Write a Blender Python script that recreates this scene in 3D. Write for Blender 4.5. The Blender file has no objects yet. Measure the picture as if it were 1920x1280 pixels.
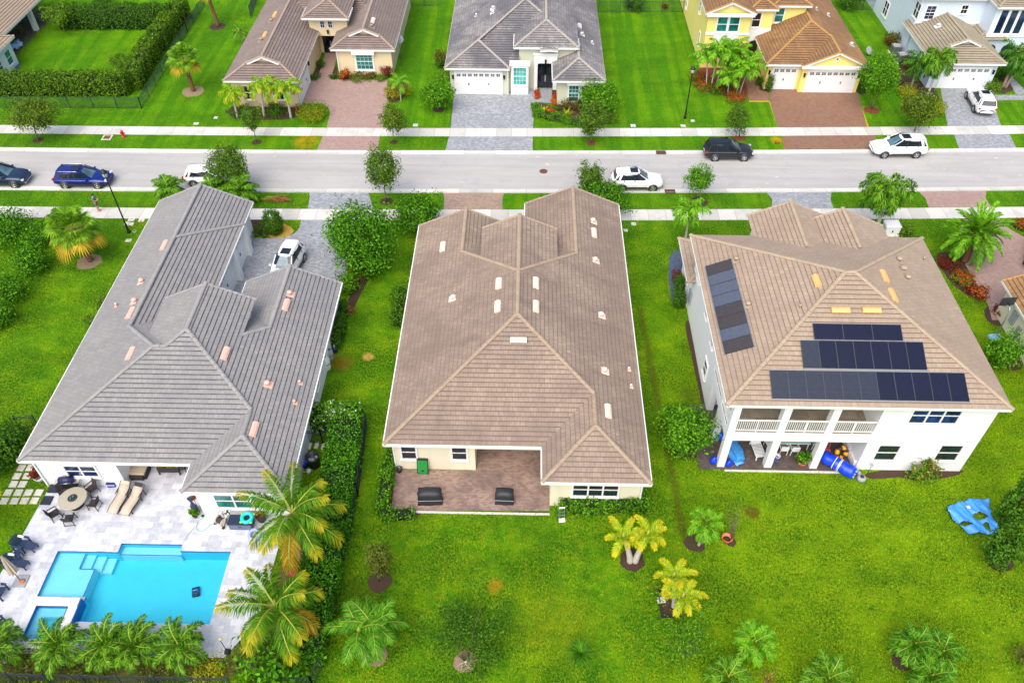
import bpy, math, random
import numpy as np
from mathutils import Vector, Matrix
random.seed(11); rng=np.random.default_rng(11)
R=math.radians; PI=math.pi
sc=bpy.context.scene
col=sc.collection
# ------------------------------------------------------------------ camera as measured from the photo
CAM_H=42.8; FPX=1530.; PITCH=R(45.4); YAW=R(1.2)
cam=bpy.data.cameras.new('camera'); camo=bpy.data.objects.new('camera',cam); col.objects.link(camo)
cam.sensor_width=36; cam.lens=FPX/1920*36; cam.clip_end=2000; cam.clip_start=.5
camo.location=(0,0,CAM_H); camo.rotation_euler=(PI/2-PITCH,0,YAW); sc.camera=camo
_cy,_sy,_sp,_cp=math.cos(YAW),math.sin(YAW),math.sin(PITCH),math.cos(PITCH)
_fw=(-_sy*_cp,_cy*_cp,-_sp); _rt=(_cy,_sy,0); _up=(-_sy*_sp,_cy*_sp,_cp)
def G(px,py,h=0.):
    "plan position of a spot seen in the photo, on the level z=h"
    a=(px-960)/FPX; b=(640-py)/FPX
    d=[_fw[i]+a*_rt[i]+b*_up[i] for i in range(3)]
    t=(h-CAM_H)/d[2]
    return (d[0]*t,d[1]*t)
def G3(px,py,h=0.):
    x,y=G(px,py,h); return Vector((x,y,h))
# ------------------------------------------------------------------ things, parts
def tag(o,label=None,cat=None,group=None,kind=None):
    if label: o['label']=label
    if cat: o['category']=cat
    if group: o['group']=group
    if kind: o['kind']=kind
    return o
def thing(name,label,cat,loc=(0,0,0),rz=0,group=None):
    o=bpy.data.objects.new(name,None); col.objects.link(o)
    o.empty_display_size=.3
    o.location=loc if len(loc)==3 else (loc[0],loc[1],0); o.rotation_euler=(0,0,rz)
    return tag(o,label,cat,group)
_kids={}
def link(o,parent):
    col.objects.link(o)
    if parent is not None:
        o.parent=parent; _kids.setdefault(parent.name,[]).append(o)
    return o
def copy_tree(o,parent=None):
    c=o.copy(); col.objects.link(c)
    if parent is not None:
        c.parent=parent; _kids.setdefault(parent.name,[]).append(c)
    for ch in list(_kids.get(o.name,[])): copy_tree(ch,c)
    return c
def clone(o,label,loc,rz=0,scale=None,group=None):
    c=copy_tree(o); c.location=loc if len(loc)==3 else (loc[0],loc[1],0); c.rotation_euler=(0,0,rz)
    if scale is not None: c.scale=(scale,)*3 if not hasattr(scale,'__len__') else scale
    c['label']=label
    if group: c['group']=group
    return c
class MB:
    "collects shapes, links them as one mesh object"
    def __init__(s): s.v=[]; s.f=[]; s.m=[]; s.uv={}; s.sm=set(); s.mi=0
    def face(s,pts,uv=None):
        n=len(s.v); s.v+= [tuple(p) for p in pts]; s.f.append(tuple(range(n,n+len(pts)))); s.m.append(s.mi)
        if uv: s.uv[len(s.f)-1]=uv
        return s
    def mesh(s,V,F,smooth=False):
        n=len(s.v); s.v+=[tuple(p) for p in V]
        for f in F:
            s.f.append(tuple(i+n for i in f)); s.m.append(s.mi)
            if smooth: s.sm.add(len(s.f)-1)
        return s
    def box(s,x0,x1,y0,y1,z0,z1,M=None):
        V=[Vector((x,y,z)) for z in (z0,z1) for x,y in ((x0,y0),(x1,y0),(x1,y1),(x0,y1))]
        if M is not None: V=[M@p for p in V]
        return s.mesh(V,[(3,2,1,0),(4,5,6,7),(0,1,5,4),(1,2,6,5),(2,3,7,6),(3,0,4,7)])
    def cbox(s,c,size,rz=0,rx=0,ry=0,taper=1.):
        M=Matrix.Translation(c)@Matrix.Rotation(rz,4,'Z')@Matrix.Rotation(ry,4,'Y')@Matrix.Rotation(rx,4,'X')
        a,b,h=size[0]/2,size[1]/2,size[2]/2
        V=[M@Vector((x*t,y*t,z)) for z,t in ((-h,1),(h,taper)) for x,y in ((-a,-b),(a,-b),(a,b),(-a,b))]
        return s.mesh(V,[(3,2,1,0),(4,5,6,7),(0,1,5,4),(1,2,6,5),(2,3,7,6),(3,0,4,7)])
    def bar(s,p,q,w,h=None,up=Vector((0,0,1))):
        p=Vector(p);q=Vector(q);h=h or w; d=(q-p).normalized()
        if abs(d.dot(up))>.98: up=Vector((0,1,0))
        r=d.cross(up).normalized()*w/2; u=r.cross(d).normalized()*h/2
        V=[e+a*r+b*u for e in (p,q) for a,b in ((-1,-1),(1,-1),(1,1),(-1,1))]
        return s.mesh(V,[(3,2,1,0),(4,5,6,7),(0,1,5,4),(1,2,6,5),(2,3,7,6),(3,0,4,7)])
    def tube(s,pts,rad,n=8,cap=True,closed=False):
        pts=[Vector(p) for p in pts]; k=len(pts)
        rad=rad if hasattr(rad,'__len__') else [rad]*k
        V=[];F=[];prev=None
        for i,p in enumerate(pts):
            if closed: d=pts[(i+1)%k]-pts[i-1]
            else: d=pts[min(i+1,k-1)]-pts[max(i-1,0)]
            d.normalize()
            if prev is None:
                u=Vector((0,0,1)) if abs(d.z)<.9 else Vector((1,0,0))
                a=d.cross(u).normalized()
            else:
                a=(prev-d*prev.dot(d)); 
                if a.length<1e-6: a=d.orthogonal()
                a.normalize()
            prev=a; b=d.cross(a)
            V+=[p+(a*math.cos(2*PI*j/n)+b*math.sin(2*PI*j/n))*rad[i] for j in range(n)]
        for i in range(k if closed else k-1):
            i2=(i+1)%k
            for j in range(n):
                F.append((i*n+j,i*n+(j+1)%n,i2*n+(j+1)%n,i2*n+j))
        if cap and not closed: F+= [tuple(range(n-1,-1,-1)),tuple(range((k-1)*n,k*n))]
        return s.mesh(V,F,True)
    def lathe(s,prof,c=(0,0,0),n=16,M=None,sx=1,sy=1):
        V=[];F=[];k=len(prof)
        for r,z in prof:
            for j in range(n):
                p=Vector((c[0]+r*sx*math.cos(2*PI*j/n),c[1]+r*sy*math.sin(2*PI*j/n),c[2]+z)); V.append(M@p if M is not None else p)
        for i in range(k-1):
            for j in range(n): F.append((i*n+j,i*n+(j+1)%n,(i+1)*n+(j+1)%n,(i+1)*n+j))
        F+=[tuple(range(n-1,-1,-1)),tuple(range((k-1)*n,k*n))]
        return s.mesh(V,F,True)
    def ball(s,c,r,n=10,m=6,sz=1.,M=None):
        prof=[(max(1e-3,r*math.sin(PI*i/m)),-r*sz*math.cos(PI*i/m)) for i in range(m+1)]
        return s.lathe(prof,c,n,M)
    def prism(s,poly,z0,z1):
        n=len(poly); V=[(x,y,z0) for x,y in poly]+[(x,y,z1) for x,y in poly]
        return s.mesh(V,[tuple(range(n-1,-1,-1)),tuple(range(n,2*n))]+[(i,(i+1)%n,n+(i+1)%n,n+i) for i in range(n)])
    def build(s,name,mat,parent=None,loc=None,smooth=False,sub=0,bevel=0,off=None):
        """world coordinates in; stored relative to the parent (or to loc)"""
        me=bpy.data.meshes.new(name); V=s.v
        o3=Vector((0,0,0))
        if off is not None: o3=Vector(off)
        elif loc is not None: o3=Vector(loc)
        if o3.length: V=[(a-o3.x,b-o3.y,c-o3.z) for a,b,c in V]
        me.from_pydata(V,[],s.f)
        for m in (mat if isinstance(mat,(list,tuple)) else [mat]): me.materials.append(m)
        me.polygons.foreach_set('material_index',s.m)
        smf=[smooth or (i in s.sm) for i in range(len(s.f))]; me.polygons.foreach_set('use_smooth',smf)
        if s.uv:
            ul=me.uv_layers.new(name='UVMap'); d=np.zeros(len(me.loops)*2,dtype=np.float32); k=0
            for i,f in enumerate(s.f):
                u=s.uv.get(i)
                for j in range(len(f)):
                    if u: d[2*k],d[2*k+1]=u[j]
                    k+=1
            ul.data.foreach_set('uv',d)
        me.update()
        o=bpy.data.objects.new(name,me)
        if loc is not None: o.location=loc
        link(o,parent)
        if bevel:
            b=o.modifiers.new('bevel','BEVEL'); b.width=bevel; b.segments=2; b.limit_method='ANGLE'
        if sub:
            b=o.modifiers.new('sub','SUBSURF'); b.levels=sub; b.render_levels=sub
        return o
class LM:
    "leaf mesh: arrays of quads"
    def __init__(s): s.V=[];s.U=[];s.M=[]
    def quads(s,V,uv=None,mi=0):
        V=np.asarray(V,dtype=np.float32); n=len(V)
        if n==0: return s
        s.V.append(V); s.U.append(np.zeros((n,4,2),np.float32) if uv is None else np.asarray(uv,np.float32)); s.M.append(np.full(n,mi,np.int32)); return s
    def build(s,name,mats,parent=None,loc=None,extra=None):
        V=np.concatenate(s.V).reshape(-1,3); U=np.concatenate(s.U).reshape(-1,2); M=np.concatenate(s.M)
        nq=len(M); me=bpy.data.meshes.new(name)
        ev=extra.v if extra else []; ef=extra.f if extra else []
        nv=len(V)
        allv=np.concatenate([V,np.asarray(ev,np.float32).reshape(-1,3)]) if ev else V
        loops=list(range(nv)); 
        lt=[4]*nq+[len(f) for f in ef]; 
        li=np.concatenate([np.arange(nv,dtype=np.int32),np.asarray([i+nv for f in ef for i in f],np.int32)]) if ef else np.arange(nv,dtype=np.int32)
        me.vertices.add(len(allv)); me.vertices.foreach_set('co',allv.ravel())
        me.loops.add(len(li)); me.loops.foreach_set('vertex_index',li)
        me.polygons.add(len(lt)); ls=np.concatenate([[0],np.cumsum(lt)[:-1]]).astype(np.int32)
        me.polygons.foreach_set('loop_start',ls); me.polygons.foreach_set('loop_total',np.asarray(lt,np.int32))
        mi=np.concatenate([M,np.asarray([m+1 for m in extra.m],np.int32)]) if ef else M
        for m in mats: me.materials.append(m)
        me.polygons.foreach_set('material_index',mi)
        ul=me.uv_layers.new(name='UVMap'); d=np.zeros((len(li),2),np.float32); d[:nv]=U; ul.data.foreach_set('uv',d.ravel())
        me.update(calc_edges=True); me.validate()
        o=bpy.data.objects.new(name,me)
        if loc is not None: o.location=loc if len(loc)==3 else (loc[0],loc[1],0)
        return link(o,parent)
def nrm(a): return a/np.maximum(np.linalg.norm(a,axis=-1,keepdims=True),1e-6)
def leaves(C,N,L,W,jit=.6):
    "diamond leaves at C, roughly facing N"
    n=len(C); N=nrm(N+rng.normal(0,jit,(n,3)))
    T=nrm(np.cross(N,rng.normal(0,1,(n,3)))); S=np.cross(N,T)
    l=(L*rng.uniform(.65,1.3,(n,1))); w=(W*rng.uniform(.65,1.3,(n,1)))
    b=N*l*.12
    return np.stack([C-T*l/2-b,C+S*w/2,C+T*l/2-b,C-S*w/2],1)
def crown_pts(n_cl,per,cen,rad,spread=.24,shell=.55,flat=1.,lobe=.17):
    "clumped points through an ellipsoid, with outward directions"
    d=nrm(rng.normal(0,1,(n_cl,3))); r=(shell+(1-shell)*rng.uniform(0,1,(n_cl,1))**.6)*rng.uniform(.78,1.08,(n_cl,1))
    A=nrm(rng.normal(0,1,(4,3))); ph=rng.uniform(0,6.28,4)
    c=d*r*(1+lobe*np.sin(d@A.T*3.2+ph).sum(1,keepdims=True)/2)
    P=np.repeat(c,per,0)+rng.normal(0,spread,(n_cl*per,3))*np.array([1,1,flat])
    N=nrm(.8*nrm(P)+.6*(P-np.repeat(c,per,0))/spread*.5+np.array([0,0,.55]))
    return np.asarray(cen)+P*np.asarray(rad),N
# ------------------------------------------------------------------ materials
class NT:
    def __init__(s,name):
        s.m=bpy.data.materials.new(name); s.m.use_nodes=True; s.t=s.m.node_tree; s.n=s.t.nodes
        s.b=s.n['Principled BSDF']; s.l=s.t.links
    def node(s,k,**kw):
        nd=s.n.new('ShaderNode'+k)
        for a,v in kw.items():
            if a in nd.inputs.keys(): nd.inputs[a].default_value=v
            else: setattr(nd,a,v)
        return nd
    def link(s,a,b): s.l.new(a,b)
    def pos(s,scale=(1,1,1),rot=0,obj=False):
        g=s.node('TexCoord').outputs['Object'] if obj else s.node('NewGeometry').outputs['Position']
        mp=s.node('Mapping'); mp.inputs['Scale'].default_value=scale; mp.inputs['Rotation'].default_value=(0,0,rot)
        s.link(g,mp.inputs['Vector']); return mp.outputs[0]
    def uv(s,scale=(1,1,1)):
        g=s.node('UVMap'); mp=s.node('Mapping'); mp.inputs['Scale'].default_value=scale; s.link(g.outputs[0],mp.inputs['Vector']); return mp.outputs[0]
    def noise(s,vec,scale,detail=4,rough=.55):
        n=s.node('TexNoise'); n.inputs['Scale'].default_value=scale; n.inputs['Detail'].default_value=detail; n.inputs['Roughness'].default_value=rough
        if vec is not None: s.link(vec,n.inputs['Vector'])
        return n.outputs['Fac']
    def ramp(s,fac,stops):
        r=s.node('ValToRGB'); e=r.color_ramp.elements
        while len(e)<len(stops): e.new(.5)
        for k,(p,c) in zip(e,stops):
            k.position=p; k.color=(c,c,c,1) if not hasattr(c,'__len__') else (*c,1)
        s.link(fac,r.inputs['Fac']); return r.outputs['Color']
    def mix(s,fac,a,b,mode='MIX'):
        m=s.node('Mix',data_type='RGBA',blend_type=mode); 
        for i,x in ((0,fac),(6,a),(7,b)):
            if hasattr(x,'is_linked'): s.link(x,m.inputs[i])
            else: m.inputs[i].default_value=x if i==0 else (*x,1)
        return m.outputs[2]
    def math(s,op,a,b=0.):
        m=s.node('Math',operation=op)
        for i,x in enumerate((a,b)):
            if hasattr(x,'is_linked'): s.link(x,m.inputs[i])
            else: m.inputs[i].default_value=x
        return m.outputs[0]
    def out(s,colr,rough=.6,bump=None,bstr=.3,bdist=.02,spec=None,metal=0.):
        if hasattr(colr,'is_linked'): s.link(colr,s.b.inputs['Base Color'])
        else: s.b.inputs['Base Color'].default_value=(*colr,1)
        if hasattr(rough,'is_linked'): s.link(rough,s.b.inputs['Roughness'])
        else: s.b.inputs['Roughness'].default_value=rough
        s.b.inputs['Metallic'].default_value=metal
        if spec is not None: s.b.inputs['Specular IOR Level'].default_value=spec
        if bump is not None:
            bn=s.node('Bump'); bn.inputs['Strength'].default_value=bstr; bn.inputs['Distance'].default_value=bdist
            s.link(bump,bn.inputs['Height']); s.link(bn.outputs[0],s.b.inputs['Normal'])
        return s.m
def sr(r,g,b):
    "8-bit sRGB to linear"
    f=lambda c:(c/255/12.92 if c<=10 else ((c/255+.055)/1.055)**2.4)
    return (f(r),f(g),f(b))
def mul(c,k): return tuple(min(1,x*k) for x in c)
_pm={}
def plain(name,c,rough=.55,var=.12,scale=3.,bump=.0,metal=0.,spec=None,obj=True):
    "painted / moulded surface with slight unevenness"
    if name in _pm: return _pm[name]
    t=NT(name); v=t.pos(obj=obj); n=t.noise(v,scale,5)
    n2=t.noise(v,scale*9,3)
    k=t.math('ADD',t.math('MULTIPLY',n,.65),t.math('MULTIPLY',n2,.35))
    colr=t.ramp(k,[(.3,mul(c,1-var)),(.7,mul(c,1+var))])
    rr=t.ramp(n2,[(.3,max(0,rough-.08)),(.7,min(1,rough+.08))])
    _pm[name]=t.out(colr,rr,n2 if bump else None,bump,.01,metal=metal,spec=spec); return _pm[name]
def stucco(name,c,stain=.06):
    if name in _pm: return _pm[name]
    t=NT(name); v=t.pos(); big=t.noise(v,.35,4); fine=t.noise(v,14,3); st=t.noise(t.pos((1.2,1.2,.12)),1.5,4)
    a=t.ramp(big,[(.3,mul(c,.95)),(.7,mul(c,1.03))])
    a=t.mix(t.ramp(st,[(.5,0.),(.8,stain*4)]),a,mul(c,.8))
    _pm[name]=t.out(a,.85,fine,.25,.008); return _pm[name]
def tile(name,c1,c2,edge,stain,stain_amt=.5,course=.31,line=.8,lw_=.895):
    t=NT(name); v=t.uv()
    br=t.node('TexBrick'); t.link(v,br.inputs['Vector'])
    br.inputs['Scale'].default_value=1; br.inputs['Brick Width'].default_value=.33; br.inputs['Row Height'].default_value=course
    br.inputs['Mortar Size'].default_value=.011; br.inputs['Mortar Smooth'].default_value=.2; br.inputs['Bias'].default_value=0
    br.inputs['Color1'].default_value=(*c1,1); br.inputs['Color2'].default_value=(*c2,1); br.inputs['Mortar'].default_value=(*mul(c1,.5),1)
    br.offset=.5
    streak=t.noise(t.uv((15,1.1,1)),1.0,5,.7)           # run-off streaks down the slope
    a=t.mix(t.ramp(streak,[(.40,0.),(.66,.75)]),br.outputs['Color'],mul(stain,1.12))
    big=t.noise(t.pos(),.22,5,.6)
    mid=t.noise(t.pos(),1.4,5,.65)
    a=t.mix(t.ramp(t.math('MULTIPLY',big,t.math('ADD',mid,.5)),[(.36,0.),(.60,stain_amt)]),a,stain)
    dn=t.noise(t.uv((.9,.22,1)),1.,5,.7)            # darker mildew washes running with the slope
    a=t.mix(t.ramp(dn,[(.50,0.),(.70,stain_amt*.8)]),a,mul(stain,.82))
    fine=t.noise(t.pos(),22,3)
    a=t.mix(t.ramp(fine,[(.3,.0),(.75,.22)]),a,mul(c1,1.5))
    # shaded gap below each course painted as a dark band, wavering with the tiles
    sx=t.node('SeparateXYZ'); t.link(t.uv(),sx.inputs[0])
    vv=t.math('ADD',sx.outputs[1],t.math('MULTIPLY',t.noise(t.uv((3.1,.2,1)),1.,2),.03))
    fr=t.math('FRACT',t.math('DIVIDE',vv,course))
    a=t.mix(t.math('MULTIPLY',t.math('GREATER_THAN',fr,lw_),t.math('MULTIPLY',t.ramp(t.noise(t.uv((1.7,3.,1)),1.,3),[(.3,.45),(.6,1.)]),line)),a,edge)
    return t.out(a,.8,fine,.2,.006)
def leafm(name,c1,c2,tip=None,rough=.5,trans=.25,tipat=.55):
    t=NT(name); g=t.node('NewGeometry')
    a=t.ramp(g.outputs['Random Per Island'],[(0,c1),(.55,tuple((x+y)/2 for x,y in zip(c1,c2))),(1,c2)])
    if tip is not None:
        sx=t.node('SeparateXYZ'); t.link(t.uv(),sx.inputs[0])
        a=t.mix(t.ramp(sx.outputs[0],[(tipat,0.),(1.,.7)]),a,tip)
    t.out(a,.6,spec=.18)
    tr=t.node('BsdfTranslucent'); t.link(a,tr.inputs['Color'])
    mx=t.node('MixShader'); mx.inputs[0].default_value=trans
    t.link(t.b.outputs[0],mx.inputs[1]); t.link(tr.outputs[0],mx.inputs[2])
    t.link(mx.outputs[0],t.n['Material Output'].inputs['Surface'])
    return t.m
def paver(name,cols,bw=.3,rh=.15,mortar=None,big=.5,rot=0,rough=.8,bigcol=None,msize=.008):
    t=NT(name); v=t.pos(rot=rot)
    br=t.node('TexBrick'); t.link(v,br.inputs['Vector']); br.inputs['Scale'].default_value=1
    br.inputs['Brick Width'].default_value=bw; br.inputs['Row Height'].default_value=rh; br.inputs['Mortar Size'].default_value=msize
    br.inputs['Color1'].default_value=(0,0,0,1); br.inputs['Color2'].default_value=(1,1,1,1); br.inputs['Mortar'].default_value=(.5,.5,.5,1)
    n=t.noise(v,2.6,6,.72); n2=t.noise(v,6,3)
    f=t.math('ADD',t.math('MULTIPLY',br.outputs['Color'],.28),t.math('ADD',t.math('MULTIPLY',n,.55),.085))
    k=len(cols); a=t.ramp(f,[(.2+.6*i/(k-1),c) for i,c in enumerate(cols)])
    a=t.mix(t.math('MULTIPLY',br.outputs['Fac'],.7),a,mortar or mul(cols[0],.55))
    if bigcol: a=t.mix(t.ramp(t.noise(v,.45,5,.6),[(.45,0.),(.7,big)]),a,bigcol)
    return t.out(a,rough,n2,.15,.008)
# --- ground
DRY=[(*G(572,266),1.5,sr(190,146,20)),(*G(690,668),.5,sr(196,160,80)),(*G(928,1098),.55,sr(176,140,26)),(*G(640,680),1.1,sr(140,100,30)),(*G(1040,1170),2.6,sr(150,158,20)),(*G(990,985),2.6,sr(66,112,6)),(*G(1410,960),.6,sr(96,76,22)),(*G(765,935+40),1.6,sr(80,116,8)),(*G(1456,262),.8,sr(176,150,24)),(*G(1300,745),1.2,sr(90,100,20)),(*G(670,1110),1.4,sr(74,100,10))]
def lawn_mat(name='lawn',blade=False):
    t=NT(name); v=t.pos()
    n1=t.noise(v,.42,5,.6); n2=t.noise(v,1.9,5,.68); n3=t.noise(t.pos((1,.75,1)),8.5,5,.85); n4=t.noise(t.pos((1.3,.8,1)),19,3,.8)
    sx=t.node('SeparateXYZ'); t.link(v,sx.inputs[0])
    yy=t.math('DIVIDE',sx.outputs['Y'],100.); xx=t.math('ADD',t.math('DIVIDE',sx.outputs['X'],80.),.5)
    rough=t.ramp(yy,[(.24,1.),(.40,.45),(.57,.25),(.68,.12)])            # back gardens are scruffier than the front lawns
    right=t.math('MULTIPLY',t.ramp(xx,[(.58,0.),(.68,1.)]),t.ramp(yy,[(.34,1.),(.5,.25)]))   # the right-hand garden is a paler, thinner turf
    front=t.ramp(yy,[(.50,0.),(.60,1.)])
    a=t.ramp(n1,[(.32,sr(62,122,6)),(.5,sr(98,152,7)),(.68,sr(140,176,12))])
    a=t.mix(t.math('MULTIPLY',right,.8),a,sr(136,172,6))
    a=t.mix(t.math('MULTIPLY',front,.6),a,sr(96,154,6))
    a=t.mix(t.math('MULTIPLY',t.ramp(n2,[(.50,0.),(.68,.75)]),rough),a,sr(142,158,16))
    a=t.mix(t.math('MULTIPLY',t.ramp(n2,[(.30,.8),(.46,0.)]),rough),a,sr(46,104,6))
    a=t.mix(t.math('MULTIPLY',t.ramp(t.noise(v,.95,4,.6),[(.64,0.),(.74,.55)]),rough),a,sr(168,146,30))
    a=t.mix(t.math('MULTIPLY',t.ramp(t.noise(t.pos((.8,.04,1)),1.,2),[(.44,0.),(.56,.85)]),front),a,sr(68,132,6))
    g=t.math('MULTIPLY',t.ramp(yy,[(.55,1.),(.72,.5)]),t.ramp(t.noise(v,.33,4,.6),[(.36,.35),(.62,1.15)]))
    a=t.mix(t.ramp(t.noise(t.pos((.55,1.5,1)),.26,4,.6),[(.44,0.),(.66,.5)]),a,sr(58,108,6))
    a=t.mix(t.math('MULTIPLY',t.ramp(t.noise(v,.8,5,.7),[(.52,0.),(.7,.55)]),t.ramp(yy,[(.3,1.),(.6,.35)])),a,sr(150,178,20))
    a=t.mix(t.math('MULTIPLY',t.ramp(n3,[(.38,1.),(.52,0.)]),g),a,sr(24,60,2))
    a=t.mix(t.math('MULTIPLY',t.ramp(n3,[(.51,0.),(.64,.8)]),g),a,sr(146,180,24))
    a=t.mix(t.math('MULTIPLY',t.ramp(n4,[(.38,.9),(.53,0.)]),g),a,sr(34,78,4))
    # the wheel-worn strip between the middle and the two storey house, and dry patches
    X=sx.outputs['X'];Y=sx.outputs['Y']
    wob=t.math('ADD',X,t.math('MULTIPLY',t.math('ADD',t.noise(v,1.3,4),-.5),.7))
    dx=t.math('ABSOLUTE',t.math('SUBTRACT',wob,t.math('SUBTRACT',10.9,t.math('MULTIPLY',Y,.045))))
    trk=t.math('MULTIPLY',t.ramp(dx,[(.12,.75),(.34,0.)]),t.math('MULTIPLY',t.math('GREATER_THAN',Y,25.5),t.math('LESS_THAN',Y,46.)))
    a=t.mix(t.math('MULTIPLY',trk,t.ramp(n2,[(.3,.4),(.6,1.)])),a,sr(84,84,20))
    for cx_,cy_,rr,cc in DRY:
        big_=rr>2
        dd=t.math('ADD',t.math('POWER',t.math('SUBTRACT',X,cx_),2.),t.math('POWER',t.math('SUBTRACT',Y,cy_),2.))
        m_=t.ramp(t.math('ADD',t.math('DIVIDE',t.math('SQRT',dd),rr*2.),t.math('MULTIPLY',t.math('ADD',n2,-.5),.9)),[(.25,.8 if rr<2 else .42),(.5,0.)])
        if rr>1: m_=t.math('MULTIPLY',m_,t.ramp(t.noise(v,1.3,5,.7),[(.36,.1),(.6,1.)]))
        a=t.mix(m_,a,cc)
    sp=t.math('MULTIPLY',t.ramp(t.noise(v,5.5,4,.8),[(.60,0.),(.63,.95)]),t.ramp(t.noise(v,.35,3),[(.42,0.),(.58,1.)]))
    a=t.mix(t.math('MULTIPLY',sp,right),a,sr(50,62,16))
    if blade:
        gm=t.node('NewGeometry'); a=t.mix(1.,a,t.ramp(gm.outputs['Random Per Island'],[(0,(.78,.82,.7)),(.5,(1.15,1.18,1.)),(1,(1.5,1.45,1.2))]),'MULTIPLY')
        return t.out(a,.7,spec=.15)
    return t.out(a,.9,t.math('ADD',n3,n4),1.,.07,spec=.12)
M={}
M['lawn']=lawn_mat(); M['grass_blades']=lawn_mat('grass_blades',True)
def asphalt():
    t=NT('asphalt'); v=t.pos()
    a=t.ramp(t.noise(t.pos((.25,1,1)),.6,5,.6),[(.3,(.38,.368,.35)),(.7,(.46,.445,.425))])
    a=t.mix(t.ramp(t.noise(v,30,3,.7),[(.35,.0),(.7,.3)]),a,(.29,.28,.27))
    sp=t.math('MULTIPLY',t.ramp(t.noise(t.pos((.6,1.3,1)),2.0,6,.75),[(.615,0.),(.66,1.)]),t.ramp(t.noise(v,.23,2),[(.35,0.),(.55,.95)]))
    a=t.mix(sp,a,(.66,.65,.62))
    a=t.mix(t.ramp(t.noise(t.pos((.03,1.,1)),1.5,4,.6),[(.45,0.),(.62,.4)]),a,(.31,.305,.30))
    a=t.mix(t.math('MULTIPLY',t.ramp(t.noise(v,.6,5,.7),[(.55,0.),(.63,.5)]),1.),a,(.34,.33,.32))
    dk=t.ramp(t.noise(v,3.3,5,.7),[(.24,.8),(.3,0.)])
    a=t.mix(dk,a,(.12,.11,.1))
    return t.out(a,.85,t.noise(v,60,2),.2,.006)
M['asphalt']=asphalt()
def concrete(name,c,joint=1.52,stain=.6):
    t=NT(name); v=t.pos()
    br=t.node('TexBrick'); t.link(v,br.inputs['Vector']); br.inputs['Scale'].default_value=1; br.offset=0
    br.inputs['Brick Width'].default_value=joint; br.inputs['Row Height'].default_value=400; br.inputs['Mortar Size'].default_value=.018
    br.inputs['Color1'].default_value=(*mul(c,.80),1); br.inputs['Color2'].default_value=(*mul(c,1.1),1); br.inputs['Mortar'].default_value=(*mul(c,.5),1)
    mpz=t.node('Mapping'); mpz.inputs['Location'].default_value=(0,200,0); t.link(v,mpz.inputs['Vector']); t.link(mpz.outputs[0],br.inputs['Vector'])
    a=t.mix(t.ramp(t.noise(v,.5,5,.65),[(.5,0.),(.72,stain)]),br.outputs['Color'],mul(c,.55))
    a=t.mix(t.ramp(t.noise(v,2.5,5,.7),[(.6,0.),(.75,stain)]),a,mul(sr(170,150,110),.7))
    return t.out(a,.85,t.noise(v,25,3),.15,.006)
M['walk']=concrete('walk_concrete',(.60,.58,.53)); M['kerb']=concrete('kerb_concrete',(.60,.585,.55),3.0,.5)
M['pink_paver']=paver('pink_paver',[sr(140,114,106),sr(160,134,124),sr(176,152,141)],.22,.15,bigcol=sr(146,120,112))
M['grey_paver']=paver('grey_paver',[sr(112,116,122),sr(148,152,157),sr(186,188,188)],.24,.16,bigcol=sr(132,134,138))
M['brown_paver']=paver('brown_paver',[sr(112,80,64),sr(134,98,78),sr(152,118,96)],.22,.15,bigcol=sr(128,106,82))
M['tan_paver']=paver('tan_paver',[sr(120,100,92),sr(150,128,115),sr(174,150,132)],.22,.15,bigcol=sr(168,142,112))
M['brick_patio']=paver('brick_patio',[sr(92,82,84),sr(134,110,101),sr(160,134,117),sr(142,128,124)],.25,.125,mortar=sr(104,92,86),bigcol=sr(92,78,74),big=.8,msize=.008)
M['porch_paver']=paver('porch_paver',[sr(64,56,52),sr(86,75,70),sr(108,98,93)],.3,.2,bigcol=sr(70,60,58))
M['deck']=paver('travertine_deck',[sr(138,141,152),sr(194,196,202),sr(222,222,225)],.6,.4,mortar=sr(172,174,182),bigcol=sr(190,192,200),big=.35)
M['balcony_tile']=paver('balcony_tile',[sr(112,102,88),sr(138,126,108),sr(156,146,128)],.6,.6,mortar=sr(90,84,76))
M['coping']=paver('pool_coping',[sr(222,220,216),sr(236,234,230)],.6,2.,mortar=sr(190,190,190))
def mulchm(name,cs,scale=26):
    t=NT(name); v=t.pos(); n=t.noise(v,scale,4,.75); 
    a=t.ramp(n,[(.3,cs[0]),(.5,cs[1]),(.72,cs[2])]); return t.out(a,.95,n,.8,.04)
M['mulch']=mulchm('mulch',[sr(36,24,16),sr(66,46,32),sr(104,78,58)])
M['red_mulch']=mulchm('red_mulch',[sr(72,32,18),sr(116,58,34),sr(146,86,54)])
M['gold_mulch']=mulchm('gold_mulch',[sr(140,100,30),sr(186,146,50),sr(212,180,90)])
M['pale_mulch']=mulchm('pale_mulch',[sr(96,78,60),sr(146,124,98),sr(178,160,134)])
M['straw']=mulchm('dry_straw',[sr(92,74,24),sr(140,106,40),sr(168,136,62)])
M['garden_soil']=mulchm('garden_soil',[sr(52,58,16),sr(84,84,26),sr(112,112,44)],9)
M['gold_grass']=mulchm('gold_dry_grass',[sr(120,124,10),sr(168,152,24),sr(200,172,50)],9)
M['blue_gravel']=mulchm('slate_gravel',[sr(36,44,62),sr(70,80,104),sr(128,138,160)],11)
M['soil']=mulchm('soil',[sr(46,34,22),sr(70,54,36),sr(96,78,54)])
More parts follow.
